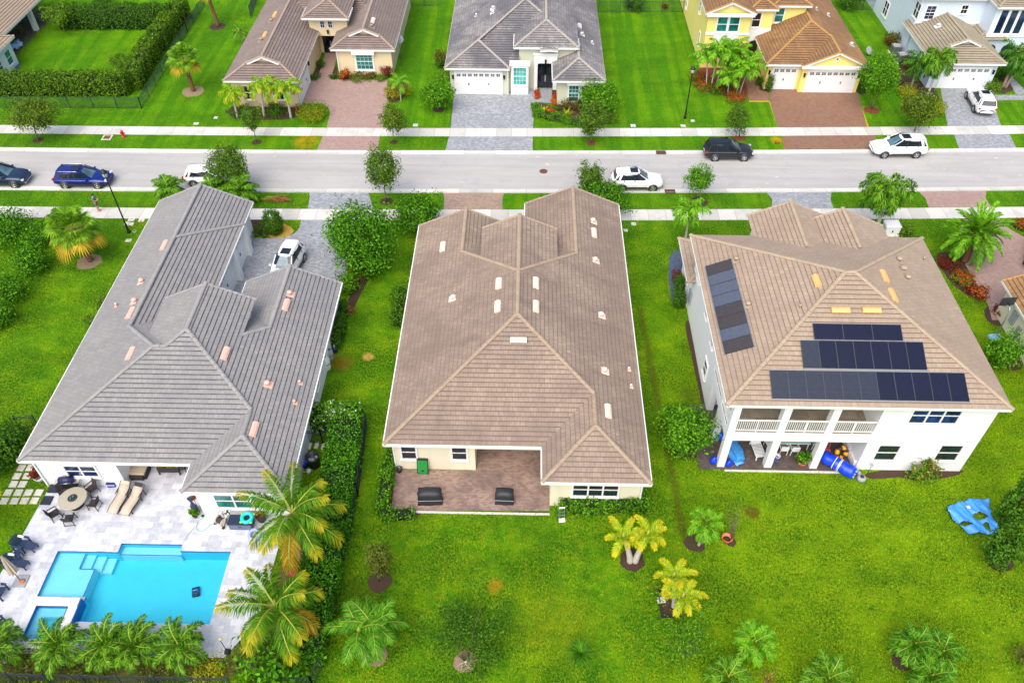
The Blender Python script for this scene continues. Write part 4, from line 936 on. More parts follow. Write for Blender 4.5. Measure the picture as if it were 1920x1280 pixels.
# the terrace outside that block: up to the house, and slanting sides
L0=G(93,914);L1=G(47,1007);L2=G(0,1087)
b.face([(-28.21,25.61,.03),(-15.99,25.61,.03),(-15.6,26.2,.03),(-14.25,26.2,.03),(-14.1,27.1,.03),(-19.33,27.1,.03),(-19.33,33.6,.03),(-24.7,33.6,.03),(-24.7,28.96,.03),(L0[0],L0[1]+.1,.03)])
b.face([(L0[0],L0[1]+.1,.03),(-30.05,20.0,.03),(-30.05,18.21,.03),(-28.21,18.21,.03),(-28.21,25.61,.03)])
b.face([(-15.99,25.61,.03),(-15.99,18.21,.03),(-15.75,18.21,.03),(-14.45,20.2,.03),(-14.25,26.2,.03),(-15.6,26.2,.03)])
st('pool_deck',b,M['deck'])
Wz=-.06
def pit(poly,z0,z1,wall,floor=None,tilez=.25):
    b=MB(); n=len(poly)
    for i in range(n):
        p,q=poly[i],poly[(i+1)%n]
        b.mi=1; b.face([(p[0],p[1],z1-tilez),(q[0],q[1],z1-tilez),(q[0],q[1],z1),(p[0],p[1],z1)]); b.mi=0; b.face([(p[0],p[1],z0),(q[0],q[1],z0),(q[0],q[1],z1-tilez),(p[0],p[1],z1-tilez)])
    return b
b=pit(poolp,-.95,.03,None,None,.14); b.mi=0
b.face([(-27.3,20.0,-.95),(-17,20.0,-.95),(-17,25,-.95),(-27.3,25,-.95)])
pool=tag(thing('swimming_pool','turquoise swimming pool with a shallow shelf beside the white deck','pool',(-22,22)),None)
b.build('basin',[M['pool_blue'],M['pool_tile']],pool,off=(-22,22,0))
b=MB(); b.box(-27.19,-24.7,21.51,23.38,-.94,-.24); b.box(-27.19,-25.62,23.381,24.34,-.94,-.24); b.build('tanning_shelf',M['pool_shelf'],pool,off=(-22,22,0))
b=MB()
for i,(xa,za) in enumerate(((-25.615,-.38),(-25.05,-.54),(-24.5,-.72))): b.box(xa,xa+.56,23.385,24.34,-.93-.001*i,za)
b.build('steps',M['pool_shelf'],pool,off=(-22,22,0))
b=MB(); b.box(-23.63,-20.03,24.36,24.91,-.94,-.36); b.build('bench',M['pool_shelf'],pool,off=(-22,22,0))
b=MB(); 
for a in ((-24.76,-24.71,21.52,23.38),(-25.62,-24.71,23.33,23.37),(-25.66,-25.62,23.37,24.33),(-23.62,-20.04,24.38,24.42)): b.box(*a,-.239 if a[0]<-23.7 else -.358,-.228 if a[0]<-23.7 else -.345)
b.build('edge_tile',M['pool_tile'],pool,off=(-22,22,0))
b=MB()
def poly_rects(b,z):
    for x0,x1 in zip(xs[:-1],xs[1:]):
        for y0,y1 in zip(ys[:-1],ys[1:]):
            if inpool((x0+x1)/2,(y0+y1)/2): b.face([(x0,y0,z),(x1,y0,z),(x1,y1,z),(x0,y1,z)])
poly_rects(b,Wz); tag(b.build('water',M['water'],pool,off=(-22,22,0)))
# raised spa
spa=thing('spa','small square spa with white coping beside the swimming pool','spa',(-26,19.8))
q_=.004; b=pit([(SPA[0]+q_,SPA[2]+q_),(SPA[1]-q_,SPA[2]+q_),(SPA[1]-q_,SPA[3]-q_),(SPA[0]+q_,SPA[3]-q_)][::-1],-.35,.42,None,.07); b.mi=0; b.face([(SPA[0],SPA[2],-.35),(SPA[1],SPA[2],-.35),(SPA[1],SPA[3],-.35),(SPA[0],SPA[3],-.35)])
b.build('basin',[M['pool_blue'],M['pool_tile']],spa,off=(-26,19.8,0))
b=MB(); t=.5
b.box(SPA[0]-t,SPA[1]+t,SPA[3],SPA[3]+t,0,.43); b.box(SPA[0]-t,SPA[1]+t,SPA[2]-t,SPA[2],0,.43); b.box(SPA[0]-t,SPA[0],SPA[2],SPA[3],0,.43); b.box(SPA[1],SPA[1]+t,SPA[2],SPA[3]-.0,0,.36)
b.build('coping',M['coping'],spa,off=(-26,19.8,0))
b=MB(); b.box(SPA[1]+t+.002,SPA[1]+t+.06,SPA[2]-t,SPA[3]+t,-.4,.33); b.build('tile_face',M['pool_tile'],spa,off=(-26,19.8,0))
b=MB(); b.box(SPA[0]+.008,SPA[1]-.008,SPA[3]-.5,SPA[3]-.008,-.34,.08); b.box(SPA[0]+.008,SPA[0]+.5,SPA[2]+.002,SPA[3]-.5,-.34,.08); b.build('bench',M['pool_shelf'],spa,off=(-26,19.8,0))
b=MB(); b.face([(SPA[0],SPA[2],.32),(SPA[1],SPA[2],.32),(SPA[1],SPA[3],.32),(SPA[0],SPA[3],.32)]); b.build('water',M['water'],spa,off=(-26,19.8,0))

# short grass standing on the lawn: a countless mass, one object
EXCL.append([(-30.1,28.9),(-30.1,18.2),(-14.0,18.2),(-13.9,34),(-24.7,34)]); EXCL.append([(-60,60.3),(60,62.4),(60,69.4),(-60,67.2)])
EXCL.append([(-120,56.35),(-47,56.35),(-47,57.92),(-120,57.92)])
rg=np.random.default_rng(5)
def grass_patch(x0,x1,y0,y1,dens,l,w):
    n=int((x1-x0)*(y1-y0)*dens); X=rg.uniform(x0,x1,n); Y=rg.uniform(y0,y1,n); keep=np.ones(n,bool)
    ox=.000219*np.maximum(0,X+47)**2
    for a,b_ in ((56.3,58.0),(60.3,67.3),(69.8,71.45)): keep&=~((Y>a+ox)&(Y<b_+ox))
    for pl in EXCL:
        xs_=[p[0] for p in pl];ys_=[p[1] for p in pl]
        if max(xs_)<x0 or min(xs_)>x1 or max(ys_)<y0 or min(ys_)>y1: continue
        c=np.zeros(n,bool)
        for i in range(len(pl)):
            (ax,ay),(bx,by)=pl[i],pl[(i+1)%len(pl)]
            if ay==by: continue
            c^=((ay>Y)!=(by>Y))&(X<(bx-ax)*(Y-ay)/(by-ay)+ax)
        keep&=~c
    X=X[keep];Y=Y[keep];n=len(X)
    az=rg.uniform(0,2*PI,n); el=rg.uniform(.25,1.25,n); L=l*rg.uniform(.6,1.5,n); Wd=w*rg.uniform(.7,1.3,n)
    d=np.stack([np.cos(el)*np.cos(az),np.cos(el)*np.sin(az),np.sin(el)],1)*L[:,None]; s_=np.stack([-np.sin(az),np.cos(az),np.zeros(n)],1)*Wd[:,None]/2
    B=np.stack([X,Y,np.zeros(n)],1)
    return np.stack([B-s_*.6,B+d*.5-s_,B+d,B+d*.5+s_],1)
gm_=LM(); gm_.quads(grass_patch(-46,50,16.2,36,110,.11,.04)); gm_.quads(grass_patch(-54,54,36,58,75,.12,.045)); gm_.quads(grass_patch(-66,64,58,104,45,.12,.05))
tag(gm_.build('grass',[M['grass_blades']]),kind='stuff')
# ------------------------------------------------------------------ plants
def hgt(bx,by,tx,ty):
    "height of a thing standing at pixel (bx,by) whose top shows at (tx,ty)"
    x,y=G(bx,by); a=(tx-960)/FPX; b=(640-ty)/FPX
    d=[_fw[i]+a*_rt[i]+b*_up[i] for i in range(3)]
    return CAM_H+d[2]*y/d[1]
def xat(by,h,tx,y):   # plan x of a spot at height h, depth y, seen at column tx
    a=(tx-960)/FPX
    zc=y*_fw[1]+(h-CAM_H)*_fw[2]
    for _ in range(8):
        x=(a*zc-(y*_rt[1]))/_rt[0]; zc=x*_fw[0]+y*_fw[1]+(h-CAM_H)*_fw[2]
    return x
def trunk(h,r,n=5,lean=(0,0),limbs=5,span=.5,rz=.4,wob=.06):
    b=MB(); pts=[];rad=[]
    for i in range(n+1):
        t=i/n; pts.append((lean[0]*t*t+random.uniform(-wob,wob)*r*4*(t>0),lean[1]*t*t+random.uniform(-wob,wob)*r*4*(t>0),h*t)); rad.append(r*(1.25 if i==0 else 1-.55*t))
    b.tube(pts,rad,7)
    for k in range(limbs):
        a=2*PI*k/limbs+random.uniform(-.4,.4); t=random.uniform(.55,1.); s=Vector(pts[0])+(Vector(pts[-1])-Vector(pts[0]))*t
        e=s+Vector((math.cos(a)*span,math.sin(a)*span,rz*random.uniform(.6,1.2)))
        b.tube([s,(s+e)/2+Vector((0,0,.08)),e],[r*.5,r*.36,r*.14],5)
    return b
def broadleaf(name,label,cat,x,y,h,r,th,leaf,lf=.2,cov=1.5,group=None,tr=.07,mat='bark',lean=(0,0),ry=None,shell=.45,spread=.13,second=None,limbs=5,flat=1.):
    t=thing(name,label,cat,(x,y,0),0,group)
    rz=(h-th)/2; ry=ry or r
    trunk(th+rz*.9,tr,5,lean,limbs,r*.55,rz*.55).build('trunk',M[mat],t)
    area=4*PI*((r*ry)**1.6/3+2*(r*rz)**1.6/3)**(1/1.6)
    n=int(cov*area/(lf*lf*.5)*1.75); per=34; ncl=max(8,n//per)
    C,N=crown_pts(ncl,per,(lean[0],lean[1],th+rz),(r,ry,rz),spread,shell,flat)
    C[:,2]=np.maximum(C[:,2],.03)
    m=LM(); m.quads(leaves(C,N,lf,lf*.55))
    mats=[M[leaf]]
    if second:
        k=int(len(C)*second[1]); idx=rng.choice(len(C),k,False); m.quads(leaves(C[idx]*np.array([1.03,1.03,1.03]),N[idx],lf,lf*.6),None,1); mats.append(M[second[0]])
    m.build('crown',mats,t)
    return t
def bt(name,label,cat,bx,by,tx,ty,wpx,leaf,th=.35,lf=.2,cov=1.5,**k):
    "tree from the photo: foot, top and crown width in pixels"
    x,y=G(bx,by); h=max(.35,hgt(bx,by,tx,ty)); 
    d=y*_fw[1]+(h*.5-CAM_H)*_fw[2]; r=wpx/2*d/FPX
    if 'lean' not in k:
        k['lean']=(xat(by,h*.6,tx,y)-x,0)
    h=max(.4,h-r*.35)            # the rim of the crown, not its middle, makes the top in the picture
    return broadleaf(name,label,cat,x,y,h,r,th*h,leaf,lf,cov,**k)
def frond(m,o_,az,el,L,droop,nl,ll,lw,vee=.35,plum=0.,mi=0,sag=.35,side=0.,rw=.035,start=.14,rmi=1):
    K=12; s=np.linspace(0,1,K); ang=el-droop*s**1.35; azs=az+side*s**1.5
    dirs=np.stack([np.cos(ang)*np.cos(azs),np.cos(ang)*np.sin(azs),np.sin(ang)],1)
    P_=np.asarray(o_)+np.concatenate([[np.zeros(3)],np.cumsum((dirs[1:]+dirs[:-1])/2*L/(K-1),0)])
    S=np.stack([-np.sin(azs),np.cos(azs),np.zeros(K)],1); U=np.cross(dirs,S)
    q=[]
    for i in range(K-1):
        w0,w1=rw*(1-s[i]*.75),rw*(1-s[i+1]*.75); q.append([P_[i]-S[i]*w0,P_[i]+S[i]*w0,P_[i+1]+S[i+1]*w1,P_[i+1]-S[i+1]*w1])
    m.quads(np.asarray(q)+np.array([0,0,.012]),np.full((K-1,4,2),.3),rmi)
    t=np.linspace(start,1.,nl); 
    ip=lambda A: np.stack([np.interp(t,s,A[:,k]) for k in range(3)],1)
    B=ip(P_);D=nrm(ip(dirs));SS=nrm(ip(S));UU=nrm(ip(U))
    ln=ll*np.clip(np.sin(PI*np.clip(.12+.80*t,0,1))**.7,.18,1)[:,None]
    for sg in (1,-1):
        fa=(.45+.45*t)[:,None]*rng.uniform(.85,1.15,(nl,1)); 
        roll=rng.normal(0,plum,(nl,1)) if plum else 0
        d=nrm(SS*sg*np.cos(fa)+D*np.sin(fa)+UU*(vee+roll))
        tip=B+d*ln*rng.uniform(.85,1.1,(nl,1)); tip[:,2]-=(sag*ln[:,0]*rng.uniform(.6,1.4,nl))
        mid=B+d*ln*.45; mid[:,2]-=sag*.12*ln[:,0]
        wv=nrm(np.cross(d,UU+.3*rng.normal(0,1,(nl,3))))*lw*.5
        V=np.stack([B-wv*.2,mid-wv,tip,mid+wv],1)
        uv=np.repeat(np.stack([t,t],1)[:,None,:],4,1); uv[:,2,0]=np.minimum(1,uv[:,2,0]+.12)
        m.quads(V,uv,mi)
def palmtrunk(h,r0,r1,lean=(0,0),n=9,bulge=0.,ringed=True,x0=(0,0)):
    b=MB(); pts=[];rad=[]
    for i in range(n*2+1):
        t=i/(n*2); pts.append((x0[0]+lean[0]*t**1.5,x0[1]+lean[1]*t**1.5,h*t)); rad.append((r0+(r1-r0)*t+bulge*math.exp(-(t/.25)**2))*(1.06 if (ringed and i%2) else 1))
    b.tube(pts,rad,9); return b
def featherpalm(label,x,y,h,leaf,nf=16,L=2.4,el=(1.2,-.1),droop=1.1,ll=.5,lw=.05,nl=34,r0=.12,r1=.09,lean=(0,0),group=None,vee=.3,plum=0.,sag=.4,tm='palm_trunk',name='palm_tree',old=0,wind=None,shaft=True,heads=None,bulge=0.,rw=.035):
    t=thing(name,label,'palm',(x,y,0),random.uniform(0,.01),group); m=LM()
    heads=heads or [(0,0,lean,h)]
    for hx,hy,ln,hh in heads:
        palmtrunk(hh,r0,r1,ln,bulge=bulge,x0=(hx,hy)).build('trunk',M[tm],t)
        top=np.array([hx+ln[0],hy+ln[1],hh])
        for i in range(nf):
            f=(i+.5)/nf; az=i*2.39996+random.uniform(-.25,.25); e_=el[0]+(el[1]-el[0])*f+random.uniform(-.12,.12)
            sd=0.
            if wind is not None: sd=math.sin(wind-az)*.7
            oldf=i>=nf-old
            frond(m,top,az,e_,L*random.uniform(.82,1.12),droop*random.uniform(.8,1.25),nl,ll,lw,vee,plum,2 if oldf else 0,sag,sd+random.uniform(-.15,.15),rw)
        if shaft:
            c=MB(); c.tube([top+np.array([0,0,-.35]),top+np.array([0,0,.0]),top+np.array([0,0,.4])],[r1*1.05,r1*1.25,r1*.3],8); c.build('crownshaft',M['rachis'],t)
    m.build('crown',[M[leaf],M['rachis'],M['pf_old']],t); return t
def fanpalm(label,x,y,h,L=1.25,nf=34,lean=(0,0),group=None,r=.19,oldn=9):
    t=thing('fan_palm',label,'palm',(x,y,0),0,group)
    palmtrunk(h,r*1.15,r,lean).build('trunk',M['brown_trunk'],t)
    b=MB(); top=Vector((lean[0],lean[1],h))
    for i in range(22):
        a=i*2.4; z=h*.62+h*.36*i/22; k=(z/h)**1.5
        b.bar((lean[0]*k+math.cos(a)*r*.8,lean[1]*k+math.sin(a)*r*.8,z),(lean[0]*k+math.cos(a)*(r+.16),lean[1]*k+math.sin(a)*(r+.16),z+.22),.07,.03)
    b.build('leaf_bases',M['wood'],t)
    m=LM()
    for i in range(nf+oldn):
        old=i>=nf; f=(i+.5)/nf; az=i*2.39996+random.uniform(-.3,.3); el=(1.35-1.75*f if not old else random.uniform(-.75,-.35))+random.uniform(-.1,.1)
        pl=L*random.uniform(.55,.85); d=np.array([math.cos(el)*math.cos(az),math.cos(el)*math.sin(az),math.sin(el)])
        o0=np.array(top); c=o0+d*pl; s=np.array([-math.sin(az),math.cos(az),0]); u=np.cross(d,s)
        m.quads([[o0-s*.02,o0+s*.02,c+s*.015,c-s*.015]],None,1)
        n=17; a=np.linspace(-1.75,1.75,n); R_=L*(.72+.28*np.cos(a*.8))*random.uniform(.5,.72)
        dd=np.outer(np.cos(a),d)+np.outer(np.sin(a),s)+u*.12
        tip=c+dd*R_[:,None]; tip[:,2]-=.35*R_*np.abs(np.cos(a))+.12
        mid=c+dd*(R_*.55)[:,None]; wv=np.outer(-np.sin(a),d)+np.outer(np.cos(a),s)
        w=(R_*.55*.11)[:,None]
        m.quads(np.stack([np.repeat(c[None],n,0),mid-wv*w,tip,mid+wv*w],1),None,2 if old else 0)
    m.build('crown',[M['pf_fan'],M['rachis'],M['pf_old']],t); return t
def hedge(name,label,cat,path,w,h,leaf='lf_hedge',lf=.17,cov=1.5,group=None,z0=0.,second=None,rough=.12):
    "path: plan points of its middle line"
    path=[Vector((p[0],p[1],0)) for p in path]; c0=path[0]
    m=LM(); core=MB()
    for a,b in zip(path[:-1],path[1:]):
        L=(b-a).length; d=(b-a)/L; s=Vector((-d.y,d.x,0)); ang=math.atan2(d.y,d.x)
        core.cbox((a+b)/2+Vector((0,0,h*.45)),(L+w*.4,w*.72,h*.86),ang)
        A=np.array(a);D=np.array(d);S=np.array(s)
        def put(n,f):
            u=rng.uniform(-w*.35,L+w*.35,n); bump=.10*np.sin(u*2.1+random.random()*6)+.07*np.sin(u*5.3)+rng.normal(0,rough*.6,n)
            C,N=f(u,bump,n); m.quads(leaves(C,N,lf,lf*.55,.7)); 
            if second:
                k=int(n*second[1]); m.quads(leaves(C[:k]+N[:k]*.05,N[:k],lf,lf*.6),None,1)
        k=cov/(lf*lf*.3)
        put(int(L*w*k),lambda u,bp,n:(A+np.outer(u,D)+np.outer(rng.uniform(-w/2,w/2,n),S)+np.outer(h+bp,[0,0,1]),np.tile([0,0,1.],(n,1))))
        for sg in (1,-1): put(int(L*h*k),lambda u,bp,n:(A+np.outer(u,D)+np.outer(sg*(w/2+bp*.8),S)+np.outer(z0+rng.uniform(0,1,n)**.8*h,[0,0,1]),np.tile(np.array(s)*sg+[0,0,.3],(n,1))))
        for e_,sg in ((0,-1),(L,1)): put(int(w*h*k),lambda u,bp,n:(A+np.outer(e_+sg*(w*.3+np.abs(bp)),D)+np.outer(rng.uniform(-w/2,w/2,n),S)+np.outer(rng.uniform(0,1,n)*h,[0,0,1]),np.tile(np.array(d)*sg+[0,0,.3],(n,1))))
    for V in m.V: V-=np.array([c0.x,c0.y,0],np.float32)
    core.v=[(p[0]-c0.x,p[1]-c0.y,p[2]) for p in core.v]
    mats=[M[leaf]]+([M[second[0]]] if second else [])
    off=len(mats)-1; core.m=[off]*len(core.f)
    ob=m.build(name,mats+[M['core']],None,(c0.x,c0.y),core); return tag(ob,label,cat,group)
def bush(name,label,px_,py_,wpx,h,leaf,lf=.16,cov=1.5,group=None,second=None,cat='shrub',ry=None,**k):
    x,y=G(px_,py_); d=y*_fw[1]+(h*.5-CAM_H)*_fw[2]; r=wpx/2*d/FPX
    t=thing(name,label,cat,(x,y,0),0,group)
    area=2.6*PI*r*max(h,r*.5); n=int(cov*area/(lf*lf*.5)); per=18; ncl=max(6,n//per)
    C,N=crown_pts(ncl,per,(0,0,h*.5),(r,ry or r,h*.5),.19,.5,1.,.14); C[:,2]=np.maximum(C[:,2],.02)
    m=LM(); m.quads(leaves(C,N,lf,lf*.55)); mats=[M[leaf]]
    if second:
        kk=int(len(C)*second[1]); idx=np.argsort(-C[:,2]+rng.normal(0,.25*h,len(C)))[:kk]; m.quads(leaves(C[idx]+[0,0,.04],N[idx],lf,lf*.6),None,1); mats.append(M[second[0]])
    m.build('foliage',mats,t)
    s=MB()
    for i in range(5):
        a=i*1.26; s.tube([(0,0,0),(math.cos(a)*r*.3,math.sin(a)*r*.3,h*.4),(math.cos(a)*r*.6,math.sin(a)*r*.6,h*.7)],[.03,.02,.008],5)
    s.build('stems',M['bark'],t); return t
def spiky(name,label,px_,py_,r,n,leaf,w=.07,cat='plant',group=None,rise=(1.3,.3),droop=.6):
    x,y=G(px_,py_); t=thing(name,label,cat,(x,y,0),0,group); m=LM()
    for i in range(n):
        az=i*2.4+random.uniform(-.2,.2); el=random.uniform(rise[1],rise[0]); L=r*random.uniform(.8,1.2); q=[];p=np.zeros(3);K=5
        s=np.array([-math.sin(az),math.cos(az),0])
        for j in range(K):
            e_=el-droop*(j/K)**1.3; d=np.array([math.cos(e_)*math.cos(az),math.cos(e_)*math.sin(az),math.sin(e_)]); p2=p+d*L/K
            w0=w*(1-(j/K)**2)/2; w1=w*(1-((j+1)/K)**2)/2; q.append([p-s*w0,p+s*w0,p2+s*w1,p2-s*w1]); p=p2
        m.quads(q,np.full((K,4,2),.4))
    m.build('leaves',[M[leaf]],t)
    c=MB(); c.tube([(0,0,0),(0,0,.15)],[.06,.05],6); c.build('stem',M['bark'],t); return t
# --- street trees across the road
g1='young street trees'
bt('street_tree','olive street tree with open crown beside the red hydrant',None or 'tree',72,263,58,172,92,'lf_oak',.32,.2,1.1,group=g1,tr=.09)
bt('street_tree','thin small street tree in front of the three arching palms','tree',481,266,473,192,46,'lf_oak2',.35,.17,1.2,group=g1,tr=.05)
bt('street_tree','small round street tree left of the grey driveway apron','tree',738,267,737,193,52,'lf_oak',.38,.17,1.5,group=g1,tr=.05)
bt('street_tree','dense street tree in red mulch before the ash roofed house','tree',1108,268,1110,182,56,'lf_oak2',.26,.17,1.5,group=g1,tr=.06)
bt('street_tree','small street tree standing behind the black car','tree',1386,257,1385,188,48,'lf_oak2',.25,.16,1.3,group=g1,tr=.05)
bt('street_tree','bright green tree in red mulch right of the triple garage','tree',1634,205,1652,88,72,'lf_bright',.28,.2,1.5,group=g1,tr=.07)
bt('street_tree','street tree behind the large white parked car','tree',1714,248,1728,160,66,'lf_oak',.24,.19,1.4,group=g1,tr=.07)
bt('garden_tree','round glossy tree left of the double garage','tree',822,206,820,140,64,'lf_bright',.2,.2,1.7,tr=.07)
bt('garden_tree','large dense green tree at the corner of the sage house','tree',1125,212,1126,142,78,'lf_bright',.12,.2,1.8,tr=.09)
# --- street trees on the near side
bt('street_tree','dark green tree on the verge hiding the white car','tree',430,357,427,265,76,'lf_oak2',.3,.19,1.5,group=g1,tr=.07)
bt('street_tree','tall slender street tree beside the grey apron','tree',724,378,716,268,62,'lf_oak2',.26,.18,1.6,group=g1,tr=.07)
bt('street_tree','small street tree behind the white hatchback','tree',1107,372,1107,302,52,'lf_oak2',.3,.17,1.5,group=g1,tr=.05)
bt('street_tree','small round street tree in mulch right of the white hatchback','tree',1311,378,1314,303,52,'lf_bright',.33,.17,1.5,group=g1,tr=.05)
bt('garden_tree','huge bright green tree beside the grey motor court','tree',672,500,672,366,138,'lf_ficus',.06,.24,1.7,tr=.12)
bt('garden_tree','dark bright leaved tree left of the middle house front','tree',782,425,780,358,92,'lf_ficus',.05,.22,1.7,tr=.1)
bt('garden_tree','leafy green tree showing behind the taupe gable by the street','tree',1135,396,1135,334,88,'lf_ficus',.08,.2,1.6,tr=.09)
bt('garden_tree','round bright green tree between the middle and the two storey house','tree',1283,838,1284,755,102,'lf_bright',.12,.2,1.7,tr=.1)
bt('garden_tree','small olive tree in a straw ring beside the fence','tree',711,1088,709,1018,50,'lf_olive',.22,.13,1.3,tr=.05)
# sparse saplings seen against the lawn
def sparse(label,bx,by,cx,cy,w,h,n,leaf='lf_oak2',lf=.17):
    x,y=G(bx,by); t=thing('sapling',label,'tree',(x,y,0),0,'sparse saplings in the back gardens')
    b=MB(); ends=[]
    ox,oy=G(cx,cy,h*.75); 
    for k in range(9):
        a=2.4*k; e_=Vector((ox-x+math.cos(a)*w*.33*random.uniform(.5,1),oy-y+math.sin(a)*w*.33*random.uniform(.5,1),h*random.uniform(.55,1.)))
        mid=e_*.5+Vector((0,0,.25)); b.tube([(0,0,0),mid,e_],[.028,.014,.005],5); ends+=[mid,(mid+e_)/2,e_,e_]
    b.build('trunk',M['bark'],t)
    E_=np.array([list(v) for v in ends]); cc=E_[rng.integers(0,len(E_),26)]+rng.normal(0,w*.12,(26,3))*[1,1,.6]; C=cc[rng.integers(0,26,n)]+rng.normal(0,w*.075,(n,3))*[1,1,.8]; C[:,2]=np.maximum(C[:,2],.1)
    m=LM(); m.quads(leaves(C,np.tile([0,0,1.],(n,1)),lf,lf*.45,.8)); m.build('crown',[M[leaf]],t); return t
sparse('wide sparse sapling with dark leaves behind a pale ring of pruned wood',872,1240,868,1165,5.2,2.4,3600,'lf_dark',.16)
sparse('sparse leafy sapling on the lawn below the two yellow palms',1285,1235,1285,1190,4.2,2.2,1900,'lf_bright',.14)
sparse('thin staked sapling behind the terracotta ring on the lawn',1372,1016,1374,960,1.5,2.6,170,'lf_olive',.11)
# --- palms across the road
g2='arching palms before the beige house'
for lab,bx,by,cx,cy,L in (('left small palm of the three before the beige house, arching fronds',446,221,435,172,1.7),('middle tall palm of the three before the beige house, arching fronds',496,218,490,157,1.9),('right lime green palm of the three before the beige house, yellow lower fronds',546,222,535,160,2.0)):
    x,y=G(bx,by); h=hgt(bx,by,cx,cy)*.92
    featherpalm(lab,x,y,h,'pf_lime',12,L,(1.3,.15),2.1,.48,.10,44,.13,.08,(xat(by,h,cx,y)-x,0),g2,.15,.5,.7,'pale_trunk',old=1)
x,y=G(363,171); h=hgt(363,171,342,112); fanpalm('fan palm leaning in a pale mulch ring beside the long hedge',x,y,h,1.45,34,(xat(0,h,342,y)-x,.2),'fan palms')
x,y=G(409,50); fanpalm('fan palm at the top edge above the long hedge',x,y,4.6,1.4,30,(-.5,.2),'fan palms')
x,y=G(170,489); h=hgt(170,489,136,432); fanpalm('fan palm with golden lower leaves beside the grey roof and street lamp',x,y,h,1.75,40,(xat(0,h,136,y)-x,.1),'fan palms',.2,14)
x,y=G(1333,165); 
featherpalm('clump of slender palms in red mulch before the yellow house',x,y,3.6,'pf_spring',13,1.75,(1.3,-.25),1.15,.6,.10,28,.07,.05,group='palm clumps before the yellow house',tm='pale_trunk',vee=.2,sag=.6,heads=[(-.5,.3,(-.4,.3),3.4),(0,0,(.1,.2),4.2),(.5,.1,(.9,.2),4.0),(1.2,1.2,(.8,.2),3.6),(2.0,1.3,(.6,0),3.3)])
x,y=G(1380,178); featherpalm('shorter palm clump beside the brown path to the yellow house',x,y,3.,'pf_spring',14,1.7,(1.3,-.3),1.15,.6,.10,28,.06,.045,group='palm clumps before the yellow house',tm='pale_trunk',vee=.2,sag=.6,heads=[(-.9,0,(-.2,0),2.2),(0,0,(.2,0),3.0),(.4,.1,(.5,.2),3.3)])
x,y=G(1735,190); featherpalm('bushy plume palm left of the ice white garage',x,y,4.6,'pf_pool',18,2.1,(1.4,-.6),1.6,.6,.10,46,.12,.09,(-.1,.2),None,.1,.6,.5,'pale_trunk')
x,y=G(1705,172); featherpalm('dark plume palm behind the bright green tree and the ice white house',x,y,3.2,'pf_dark',16,1.9,(1.3,-.5),1.5,.55,.10,42,.1,.08,(-.1,.1),None,.1,.6,.5,'pale_trunk')
x,y=G(1880,164); featherpalm('palm with two leaning grey trunks right of the ice white garage',x,y,3.4,'pf_dark',16,2.0,(1.3,-.6),1.5,.55,.10,42,.16,.11,(.3,.3),None,.1,.55,.5,'palm_trunk',heads=[(0,0,(.2,.5),3.4),(.25,-.1,(.9,.3),3.1)])
x,y=G(752,190); featherpalm('small bright palm over the golden shrub bed right of the pink driveway',x,y,2.2,'pf_spring',12,1.35,(1.2,-.3),1.0,.45,.06,24,.06,.045,tm='pale_trunk',sag=.5)
x,y=G(455,85); featherpalm('small dark palm behind the beige house roof edge',x,y,1.6,'pf_dark',10,1.3,(1.1,-.2),1.1,.4,.06,22,.06,.05)
# --- palms on the near side of the road
g3='low palms between the grey gable and the street'
for lab,bx,by,h,L in (('left low palm behind the grey gable, dark spreading fronds',322,372,1.0,1.5),('middle low palm behind the grey gable under the dark tree',404,372,1.0,1.5),('right low palm behind the grey gable beside the dead fronds',455,378,1.3,1.7)):
    x,y=G(bx,by); featherpalm(lab,x,y,h,'pf_pool',17,L,(1.35,-.15),1.15,.7,.10,34,.1,.08,group=g3,sag=.5)
x,y=G(1640,440); featherpalm('windblown plume palm behind the front gables of the two storey house',x,y,4.4,'pf_pool',20,2.5,(1.35,-.5),2.0,.65,.10,56,.16,.11,(-.3,.3),None,.1,.75,.5,'pale_trunk',wind=PI)
x,y=G(1283,462); featherpalm('slim palm beside the front corner of the two storey house',x,y,3.6,'pf_spring',14,1.7,(1.35,-.4),1.5,.55,.10,34,.1,.07,(-.1,.2),None,.15,.4,.6,'pale_trunk')
x,y=G(1808,490); h=hgt(1808,490,1812,432); featherpalm('large round date palm beside the pink driveway at right',x,y,h*.86,'pf_spring',60,2.75,(1.5,-.7),1.05,.46,.065,60,.26,.22,(0,.2),None,.45,.1,.2,'brown_trunk',shaft=False,old=0)
# --- back gardens
x,y=G(566,1046); featherpalm('big coconut palm with yellow tips between the grey roof and the hedge',x,y,4.3,'pf_coco',16,2.9,(1.2,-.3),1.0,.78,.06,76,.2,.13,(.2,.3),'coconut palms beside the pool',.1,.12,.75,'palm_trunk',shaft=False,old=2,rw=.05)
x,y=G(534,1212); featherpalm('big coconut palm with yellow tips at the right end of the pool',x,y,4.0,'pf_coco',15,2.75,(1.2,-.35),1.0,.76,.06,72,.2,.13,(.25,.3),'coconut palms beside the pool',.1,.12,.75,'palm_trunk',shaft=False,old=2,rw=.05)
g4='palms in a row along the pool fence'
for lab,bx,h,L in (('pool fence palm at the left edge of the row, fronds blown to the right',12,1.5,1.75),('pool fence palm in front of the spa',125,1.6,1.8),('pool fence palm right of the spa before the white deck',212,1.6,1.75),('pool fence palm in the middle of the pool edge',262,1.5,1.7),('pool fence palm at the right end of the row',346,1.5,1.75)):
    x,y=G(bx,1240); featherpalm(lab,x,y,h,'pf_pool',21,L*.88,(1.4,-.35),1.15,.42,.05,58,.12,.1,(.1,.2),g4,.3,.35,.35,'pale_trunk',wind=.4)
